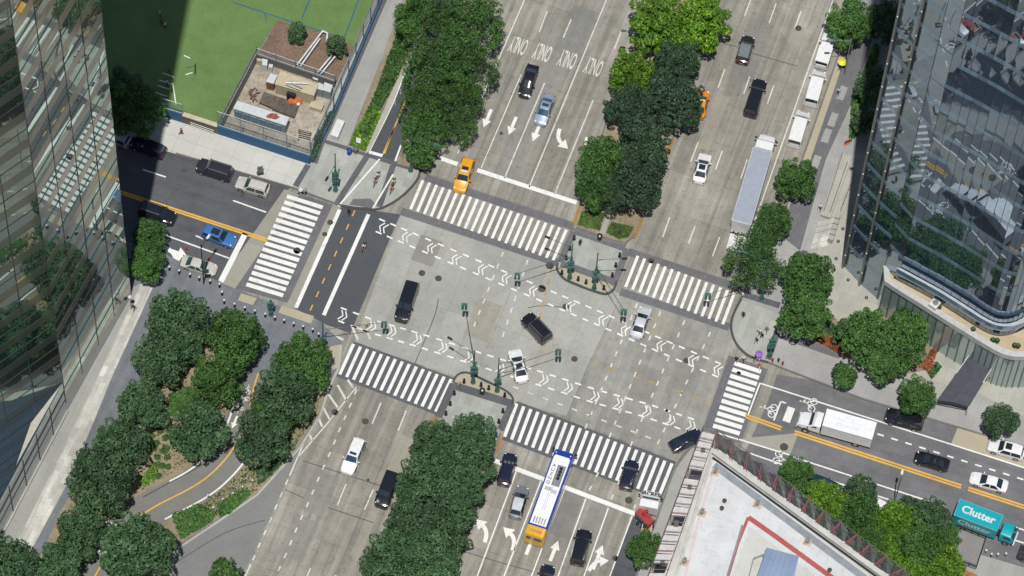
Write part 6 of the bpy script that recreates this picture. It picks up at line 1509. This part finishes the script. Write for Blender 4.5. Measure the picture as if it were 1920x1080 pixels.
for a in (ll, lr_):
    for zz in (.55, 1.1, 1.55): m = MB(); m.tube((a[0].x, a[0].y, zb + zz), (a[1].x, a[1].y, zb + zz), .035); m.build('rail', rgr if zz != 1.1 else rst, sc, world=True)
m = MB(); m.path([(ll[0] + ll[1] * 0), ll[1]], .1, zb - .3); 
net = NT('safety_net'); net.col((.03, .036, .036, 1)); trn = net.node('ShaderNodeBsdfTransparent'); mxn = net.node('ShaderNodeMixShader'); mxn.inputs[0].default_value = .8
net.l(trn.outputs[0], mxn.inputs[1]); net.l(net.b.outputs[0], mxn.inputs[2]); net.l(mxn.outputs[0], net.out.inputs['Surface'])
tips = RP([(1343, 806), (1372, 825), (1402, 847), (1428, 868), (1457, 890), (1488, 912), (1517, 935), (1545, 957), (1577, 978), (1607, 1002), (1632, 1020), (1662, 1042), (1694, 1066), (1726, 1090)], RZ + 1.0)
nb = len(tips); b0_, b1_ = RP([(1340, 846), (1690, 1105)], RZ - .6)
sn = thing('safety_net', 'dark debris net on red brackets along the right edge of the flat roof building', 'safety net', (tips[0].x, tips[0].y, 0))
bs = [b0_.lerp(b1_, i / (nb - 1)) for i in range(nb)]
rn2 = random.Random(5); bd_ = (b1_ - b0_).normalized(); bn_ = Vector((-bd_.y, bd_.x, 0))
bn_ = bn_ if bn_.dot(tips[4] - bs[4]) > 0 else -bn_
for i in range(nb * 2 - 2):
    a = b0_.lerp(b1_, (i + .04) / (nb * 2 - 2)); b = b0_.lerp(b1_, (i + .96) / (nb * 2 - 2)); w0 = .55 + rn2.uniform(0, .5); m = MB()
    q = [a + bn_ * .05, b + bn_ * .05, b + bn_ * w0, a + bn_ * (w0 + rn2.uniform(-.1, .1))]; zz = RZ - .35 + rn2.uniform(-.03, .03); m.prism([(p.x, p.y) for p in ccw(q)], zz, zz + .06, bottom=True)
    m.build('ledge_board', plain('deck_board', T(206, 203, 200), .8, 0, .1), sn, world=True)
m = MB()
for i in range(nb - 1): m.add([bs[i], bs[i + 1], tips[i + 1] - Vector((0, 0, .12)), (tips[i] + tips[i + 1]) / 2 - Vector((0, 0, .5)) + (bs[i] - tips[i]) * .05, tips[i] - Vector((0, 0, .12))], [[0, 1, 2, 3, 4]])
m.build('netting', net.m, sn, world=True)
for i in range(nb):
    a, b = bs[i], tips[i]; d = (b - a); m = MB(); u = Vector((0, 0, .75)); side = AVE * .0
    m.tube(a, b, .06); m.tube(a + u, b + Vector((0, 0, .15)), .05); m.tube(a + u, a - u, .05)
    for k in (.25, .5, .75): m.tube(a + d * k, a + d * k + u * (1 - k) + Vector((0, 0, .1)), .04)
    s2 = (bs[min(i + 1, nb - 1)] - bs[max(i - 1, 0)]).normalized() * .45
    m.tube(a + s2, b, .045); m.tube(a + s2 + u, a + d * .5 + u * .5, .04)
    m.build('bracket', rst, sn, world=True)
    if i < nb - 1:
        m = MB(); m.tube(b, tips[i + 1], .05, .05, 6); m.tube(a + d * .5, tips[i + 1], .04, .04, 6); m.tube(b, bs[i + 1] + (tips[i + 1] - bs[i + 1]) * .5, .04, .04, 6); m.build('cable', rgr, sn, world=True)
# timber deck on the east street
dk = PX([(1795, 990), (1848, 1011), (1830, 1066), (1775, 1046)], .5); t = thing('dining_deck', 'grey timber dining deck with dark railings behind the teal truck', 'deck', (dk[0].x, dk[0].y, 0))
m = MB(); m.prism([(p.x, p.y) for p in ccw(dk)], .0, .5); m.build('platform', ground('deck_timber', T(148, 144, 142), .08, .12, slab=(30, .28), joint=.7, rot=AVE_A), t, world=True)
for a, b in ((dk[0], dk[1]), (dk[1], dk[2]), (dk[2], dk[3])):
    m = MB()
    for zz in (.5, 1.0): m.tube(a + Vector((0, 0, zz)), b + Vector((0, 0, zz)), .045)
    for k in range(5): c = a.lerp(b, k / 4); m.tube(c, c + Vector((0, 0, 1.05)), .045)
    m.build('railing', M['blackiron'], t, world=True)
pl_ = PX([(1780, 1058), (1832, 1080), (1830, 1095), (1770, 1078)], .4); t = thing('timber_stack', 'orange brown timber stack below the dining deck', 'timber', (pl_[0].x, pl_[0].y, 0))
for k in range(4): m = MB(); a, b = pl_[0].lerp(pl_[3], k / 3.5), pl_[1].lerp(pl_[2], k / 3.5); m.bar(a + Vector((0, 0, .03 * k)), b + Vector((0, 0, .03 * k)), .28, .3); m.build('plank', plain('timber_brown', T(176, 122, 84), .8, 0, .2), t, world=True)
for i, (x, y) in enumerate([(1848, 1036), (1858, 1043), (1870, 1043), (1885, 1042)]):
    solid('bollard', 'short pale post on the kerb below the teal truck cab, ' + ORD[i] + ' from the deck', 'bollard', (x, y), KZ, lambda: [('post', MB().lathe([(.13, 0), (.12, .7)], n=10), M['steel'] if i != 1 else M['blackp']), ('cap', MB().lathe([(.15, .7), (.15, .8), (.04, .86)], n=10), M['whitep'])], 'kerb posts of the deck')

# ------------------------------------------------------------------ sports field and fenced yard
def sheet(name, pts, z, mat): return struct(name, MB().poly([(p.x, p.y, z) for p in ccw(PX(pts, z))]), M[mat] if isinstance(mat, str) else mat)
sheet('sports_turf', [(40, -70), (735, -70), (703, -8), (660, 90), (640, 72), (520, 38), (478, 104), (414, 244), (345, 222), (40, 130)], .06, 'turf')
sheet('mulch_bed', [(520, 38), (640, 72), (662, 88), (628, 160), (480, 108)], .07, 'mulch'); sheet('yard', [(480, 108), (628, 160), (584, 300), (412, 246)], .075, 'dirt')
bl = MB()
for a, b in [((436, 4), (560, 45)), ((560, 45), (642, 72)), ((584, -10), (566, 34)), ((676, -10), (646, 70)), ((496, 26), (500, 38))]: bl.strip(P(*a, .06), P(*b, .06), .16, .075)
struct('field_line', bl, plain('line_blue', T(52, 96, 140), .8))
wl_ = MB()
for a, b in [((305, 137), (327, 145)), ((298, 150), (322, 158)), ((295, 160), (318, 168)), ((290, 173), (314, 181)), ((324, 156), (330, 196)), ((345, 104), (356, 109)), ((348, 140), (361, 136)), ((289, 188), (312, 196))]: wl_.strip(P(*a, .06), P(*b, .06), .14, .08)
struct('field_line', wl_, M['white'])
p = P(360, 130, .06); t = thing('small_goal', 'small dark goal frame on the sunlit turf', 'goal', (p.x, p.y, .06)); m = MB(); m.tube((-.8, .2, 0), (.4, .5, 0), .05); m.tube((.4, .5, 0), (.5, -.8, 0), .05); m.tube((.4, .5, 0), (.4, .5, .8), .05); m.tube((.5, -.8, 0), (.5, -.8, .8), .05); m.tube((.4, .5, .8), (.5, -.8, .8), .05); m.build('frame', M['blackp'], t)
blue = ground('wall_blue', T(72, 112, 150), .08, .06)
mesh_ = NT('fence_mesh'); mesh_.col((.14, .22, .26, 1)); tr_ = mesh_.node('ShaderNodeBsdfTransparent'); mx_ = mesh_.node('ShaderNodeMixShader'); mx_.inputs[0].default_value = .3
mesh_.l(tr_.outputs[0], mx_.inputs[1]); mesh_.l(mesh_.b.outputs[0], mx_.inputs[2]); mesh_.l(mx_.outputs[0], mesh_.out.inputs['Surface'])
def fence(label, pl, hw, ht, name='fence', wallm=None, postm=None, span=3.0, group='walls and fences of the field'):
    q = PX(pl, .1); t = thing(name, label, 'fence', (q[0].x, q[0].y, .05), 0, group); pm = postm or M['steel']
    for a, b in zip(q, q[1:]):
        if hw:
            m = MB(); m.bar(a + Vector((0, 0, hw / 2)), b + Vector((0, 0, hw / 2)), .3, hw); m.build('wall', wallm or blue, t, world=True)
        if ht > hw:
            m = MB(); m.add([a + Vector((0, 0, hw)), b + Vector((0, 0, hw)), b + Vector((0, 0, ht)), a + Vector((0, 0, ht))], [[0, 1, 2, 3]]); m.build('mesh_panel', mesh_.m, t, world=True)
            m = MB(); m.tube(a + Vector((0, 0, ht)), b + Vector((0, 0, ht)), .06); m.tube(a + Vector((0, 0, hw + .1)), b + Vector((0, 0, hw + .1)), .05); m.build('rail', pm, t, world=True)
            n = max(1, round((b - a).length / span))
            for k in range(n + 1): c = a.lerp(b, k / n); m = MB(); m.tube(c + Vector((0, 0, hw)), c + Vector((0, 0, ht + .15)), .07); m.build('post', pm, t, world=True)
    return t
fence('blue wall with mesh fence in front of the yard, facing the pale pavement', [(409, 250), (582, 307)], 2.2, 5.8)
fence('blue wall with mesh fence half in the tower shadow', [(60, 142), (300, 215), (344, 229)], 2.2, 4.6)
fence('tall blue tinted fence between the field and the grey path', [(584, 305), (626, 214), (722, -15)], .8, 5.0, postm=plain('fence_blue', T(96, 132, 156), .5, .3))
fence('grey topped wall between the yard and the turf', [(411, 248), (482, 112)], 2.2, 3.0, wallm=plain('yard_wall', T(150, 150, 146), .8))
fence('grey fence between the yard and the mulch', [(482, 112), (628, 163)], 1.6, 3.0, wallm=plain('yard_wall_dark', T(120, 122, 122), .8))
m = MB(); q = PX([(344, 229), (409, 250)], .1); t = thing('gate_wall', 'beige topped low wall with a gate in front of the turf', 'wall', (q[0].x, q[0].y, .05)); m.bar(q[0] + Vector((0, 0, 1.0)), q[1] + Vector((0, 0, 1.0)), .3, 2.0); m.build('wall', plain('gate_brown', T(112, 106, 92), .85, 0, .2, 1), t, world=True)
m = MB(); m.bar(q[0] + Vector((0, 0, 2.1)), q[1] + Vector((0, 0, 2.1)), .62, .2); m.build('coping', plain('gate_beige', T(205, 196, 170), .85), t, world=True)
m = MB(); c = q[0].lerp(q[1], .55); m.tube(c + Vector((-1.6, .2, 1.0)), c + Vector((1.6, -.8, 1.0)), .05); m.tube(c + Vector((-1.6, .2, .5)), c + Vector((1.6, -.8, .5)), .05); m.build('gate_rail', M['whitep'], t, world=True)
def from_roof(name, label, cat, pl, z, wm, rm, z0=.08, extra=None, k=4.907, ox=420, oy=90):
    q = ccw(PX(Z(pl, ox, oy, k), z)); c = sum(q, Vector()) / len(q); t = thing(name, label, cat, (c.x, c.y, z0))
    m = MB(); m.prism([(p.x, p.y) for p in q], z0, z); m.build('body', wm, t, world=True)
    m = MB(); m.prism([(c.x + (p.x - c.x) * 1.03, c.y + (p.y - c.y) * 1.03) for p in q], z + .001, z + .1, bottom=True); m.build('roof', rm, t, world=True)
    if extra: extra(t, q, c)
    return t
grs = plain('shed_grey_blue', T(150, 164, 172), .6); lgt = plain('shed_white', T(214, 218, 218), .6, 0, .08, 2)
def cont(t, q, c):
    m = MB(); p = P(420 + 450 / 4.907, 90 + 628 / 4.907, 2.72); rn_ = random.Random(2); m.prism([(p.x + .62 * (1 + rn_.uniform(-.25, .25)) * math.cos(a_ * .45) * 1.3, p.y + .5 * (1 + rn_.uniform(-.25, .25)) * math.sin(a_ * .45)) for a_ in range(14)], 2.70, 2.715); m.build('rust_patch', plain('rust', T(158, 92, 66), .9, 0, .35, 4), t, world=True)
    a, b = P(420 + 95 / 4.907, 90 + 560 / 4.907, 2.6), P(420 + 562 / 4.907, 90 + 715 / 4.907, 2.6)
    for k in range(6): f = a.lerp(b, (k + .4) / 6.3); m = MB(); m.box((f.x, f.y - .06, 1.4), (.9, .12, 1.7), rot=math.atan2((b - a).y, (b - a).x)); m.build('door_panel', plain('door_blue', T(120, 144, 160), .5), t, world=True)
from_roof('storage_container', 'long white storage container with a rust patch on its roof in the yard', 'container', [(130, 492), (592, 640), (562, 715), (92, 560)], 2.6, grs, lgt, extra=cont)
def cont2(t, q, c):
    for a, b in (((575, 320), (775, 325)), ((570, 335), (700, 385)), ((600, 310), (720, 370))): m = MB(); m.tube(P(420 + a[0] / 4.907, 90 + a[1] / 4.907, 3.0), P(420 + b[0] / 4.907, 90 + b[1] / 4.907, 3.0), .1); m.build('pipe', M['steel'], t, world=True)
    m = MB(); p = P(420 + 620 / 4.907, 90 + 440 / 4.907, 1.2); m.box((p.x, p.y, 1.1), (1.2, .5, 1.4), rot=R(-18)); m.build('door', M['blackp'], t, world=True)
bg_ = plain('container_beige', T(204, 190, 158), .7, 0, .1, 2); from_roof('site_container', 'beige site container with pipes on its roof in the yard', 'container', [(525, 215), (862, 335), (825, 440), (470, 335)], 2.5, bg_, bg_, extra=cont2)
from_roof('tool_cabinet', 'pale blue cabinet with a rusty front beside the beige container', 'cabinet', [(430, 235), (492, 258), (455, 332), (388, 312)], 1.9, plain('rusty_front', T(150, 98, 66), .9, 0, .3, 3), lgt)
from_roof('electric_cabinet', 'left blue grey cabinet of the pair by the path fence', 'cabinet', [(868, 325), (920, 343), (905, 392), (846, 372)], 2.0, grs, lgt)
from_roof('electric_cabinet', 'right blue grey cabinet of the pair by the path fence', 'cabinet', [(925, 318), (1000, 345), (978, 410), (908, 388)], 2.0, grs, lgt)
from_roof('steel_plates', 'dark weathered plate stack on the left of the yard centre', 'plates', [(372, 408), (520, 460), (470, 560), (325, 500)], .5, plain('plate_dark', T(96, 86, 76), .9, 0, .25, 2), plain('plate_top', T(110, 98, 86), .9, 0, .3, 2))
from_roof('steel_plates', 'dark weathered plate stack beside the orange tarp', 'plates', [(530, 460), (692, 520), (648, 640), (440, 560)], .45, plain('plate_dark', T(96, 86, 76), .9), plain('plate_top2', T(98, 90, 84), .9, 0, .3, 2))
from_roof('concrete_block', 'pale concrete block near the right fence of the yard', 'block', [(810, 480), (920, 520), (895, 575), (785, 540)], .8, bg_, bg_)
from_roof('white_cabinet', 'small white cabinet at the top left corner of the yard', 'cabinet', [(352, 100), (402, 112), (396, 165), (350, 158)], 1.6, lgt, lgt); from_roof('white_cabinet', 'smaller white cabinet right of the corner cabinet', 'cabinet', [(415, 148), (450, 155), (446, 185), (412, 178)], 1.3, lgt, lgt)
from_roof('cream_crate', 'cream crate against the top left fence of the yard', 'crate', [(305, 95), (350, 105), (345, 125), (300, 115)], 1.2, bg_, bg_)
p = P(420 + 650 / 4.907, 90 + 490 / 4.907, .5); t = thing('tarpaulin', 'crumpled orange tarpaulin in the middle of the yard', 'tarpaulin', (p.x, p.y, .1)); m = MB(); rn = random.Random(4); m.ball((0, 0, .35), .8, 12, sc=(1.25, .75, .75)); m.v = [v + Vector((rn.uniform(-.1, .1), rn.uniform(-.1, .1), rn.uniform(-.12, .12))) for v in m.v]; m.build('sheet', M['orange'], t); MB().ball((.5, -.4, .35), .3, 8).build('white_bundle', M['whitep'], t)
m = MB(); t = thing('pipework', 'pair of long white pipes crossing the mulch', 'pipes', (p.x, p.y, .1))
for pl in ([(556, 123), (605, 58), (614, 62), (612, 80)], [(562, 126), (600, 72)], [(587, 146), (622, 104)], [(593, 149), (628, 106)], [(556, 123), (570, 128)], [(587, 146), (596, 150)]):
    q = PX(pl, .9)
    for a, b in zip(q, q[1:]): m = MB(); m.tube(a, b, .13, n=8); m.build('pipe', M['whitep'], t, world=True)
m = MB()
for x, y in ((556, 123), (580, 92), (605, 58), (587, 146), (622, 104)): a = P(x, y, .9); m.tube((a.x, a.y, .07), (a.x, a.y, .9), .06)
m.build('support', M['steel'], t, world=True)
m = MB(); t = thing('yard_clutter', 'scattered dark scrap heap on the left of the yard', 'scrap', P(483, 180, .1)); rn = random.Random(8)
for k in range(14): m.box((rn.uniform(-1.2, 1.2), rn.uniform(-1, 1), rn.uniform(.1, .4)), (rn.uniform(.2, .9), rn.uniform(.1, .4), .15), rot=rn.uniform(0, 3))
m.build('scrap', M['iron_rust'], t)
t = thing('rack_stand', 'dark frame stand near the lower right corner of the yard', 'frame', P(572, 250, .1)); m = MB()
for k in range(5): m.tube((-.8, -.3 * k, .9), (.8, -.3 * k - .3, .9), .05)
m.tube((-.8, 0, 0), (-.8, 0, .9), .06); m.tube((.8, -.3, 0), (.8, -.3, .9), .06); m.tube((-.8, -1.2, 0), (-.8, -1.2, .9), .06); m.tube((.8, -1.5, 0), (.8, -1.5, .9), .06); m.build('frame', M['blackiron'], t)

# ------------------------------------------------------------------ light, sky, camera
sc_ = bpy.context.scene
SUN_EL, SUN_AZ = R(71.5), R(4.0)          # shadows run up the street, slightly to the right
w = bpy.data.worlds.new('World'); sc_.world = w; w.use_nodes = True
nt = w.node_tree; sky = nt.nodes.new('ShaderNodeTexSky'); sky.sky_type = 'NISHITA'; sky.sun_disc = False
dirv = Vector((-math.sin(SUN_AZ) * math.cos(SUN_EL), -math.cos(SUN_AZ) * math.cos(SUN_EL), math.sin(SUN_EL)))   # towards the sun
sky.sun_elevation = SUN_EL; sky.sun_rotation = math.atan2(dirv.x, dirv.y)
nt.links.new(sky.outputs[0], nt.nodes['Background'].inputs['Color']); nt.nodes['Background'].inputs['Strength'].default_value = .075
sd = bpy.data.lights.new('sun', 'SUN'); sd.energy = 4.05; sd.angle = R(.5); sd.color = (1, .975, .93)
so = bpy.data.objects.new('sun', sd); C.objects.link(so); so.rotation_euler = dirv.to_track_quat('Z', 'Y').to_euler()
cd = bpy.data.cameras.new('camera'); cam = bpy.data.objects.new('camera', cd); C.objects.link(cam)
cd.sensor_width = 36; cd.lens = 36 * FPX / 1920; cd.clip_start = 1; cd.clip_end = 6000
mw_ = Matrix((RIGHT, UP, -FWD)).transposed().to_4x4(); mw_.translation = CAM; cam.matrix_world = mw_
sc_.camera = cam
vs_ = sc_.view_settings; vs_.view_transform = 'Standard'; vs_.look = 'None'; vs_.gamma = 1; vs_.exposure = 0; vs_.use_curve_mapping = False
sc_.cycles.max_bounces = 6; sc_.cycles.transparent_max_bounces = 8; sc_.cycles.caustics_reflective = False; sc_.cycles.caustics_refractive = False
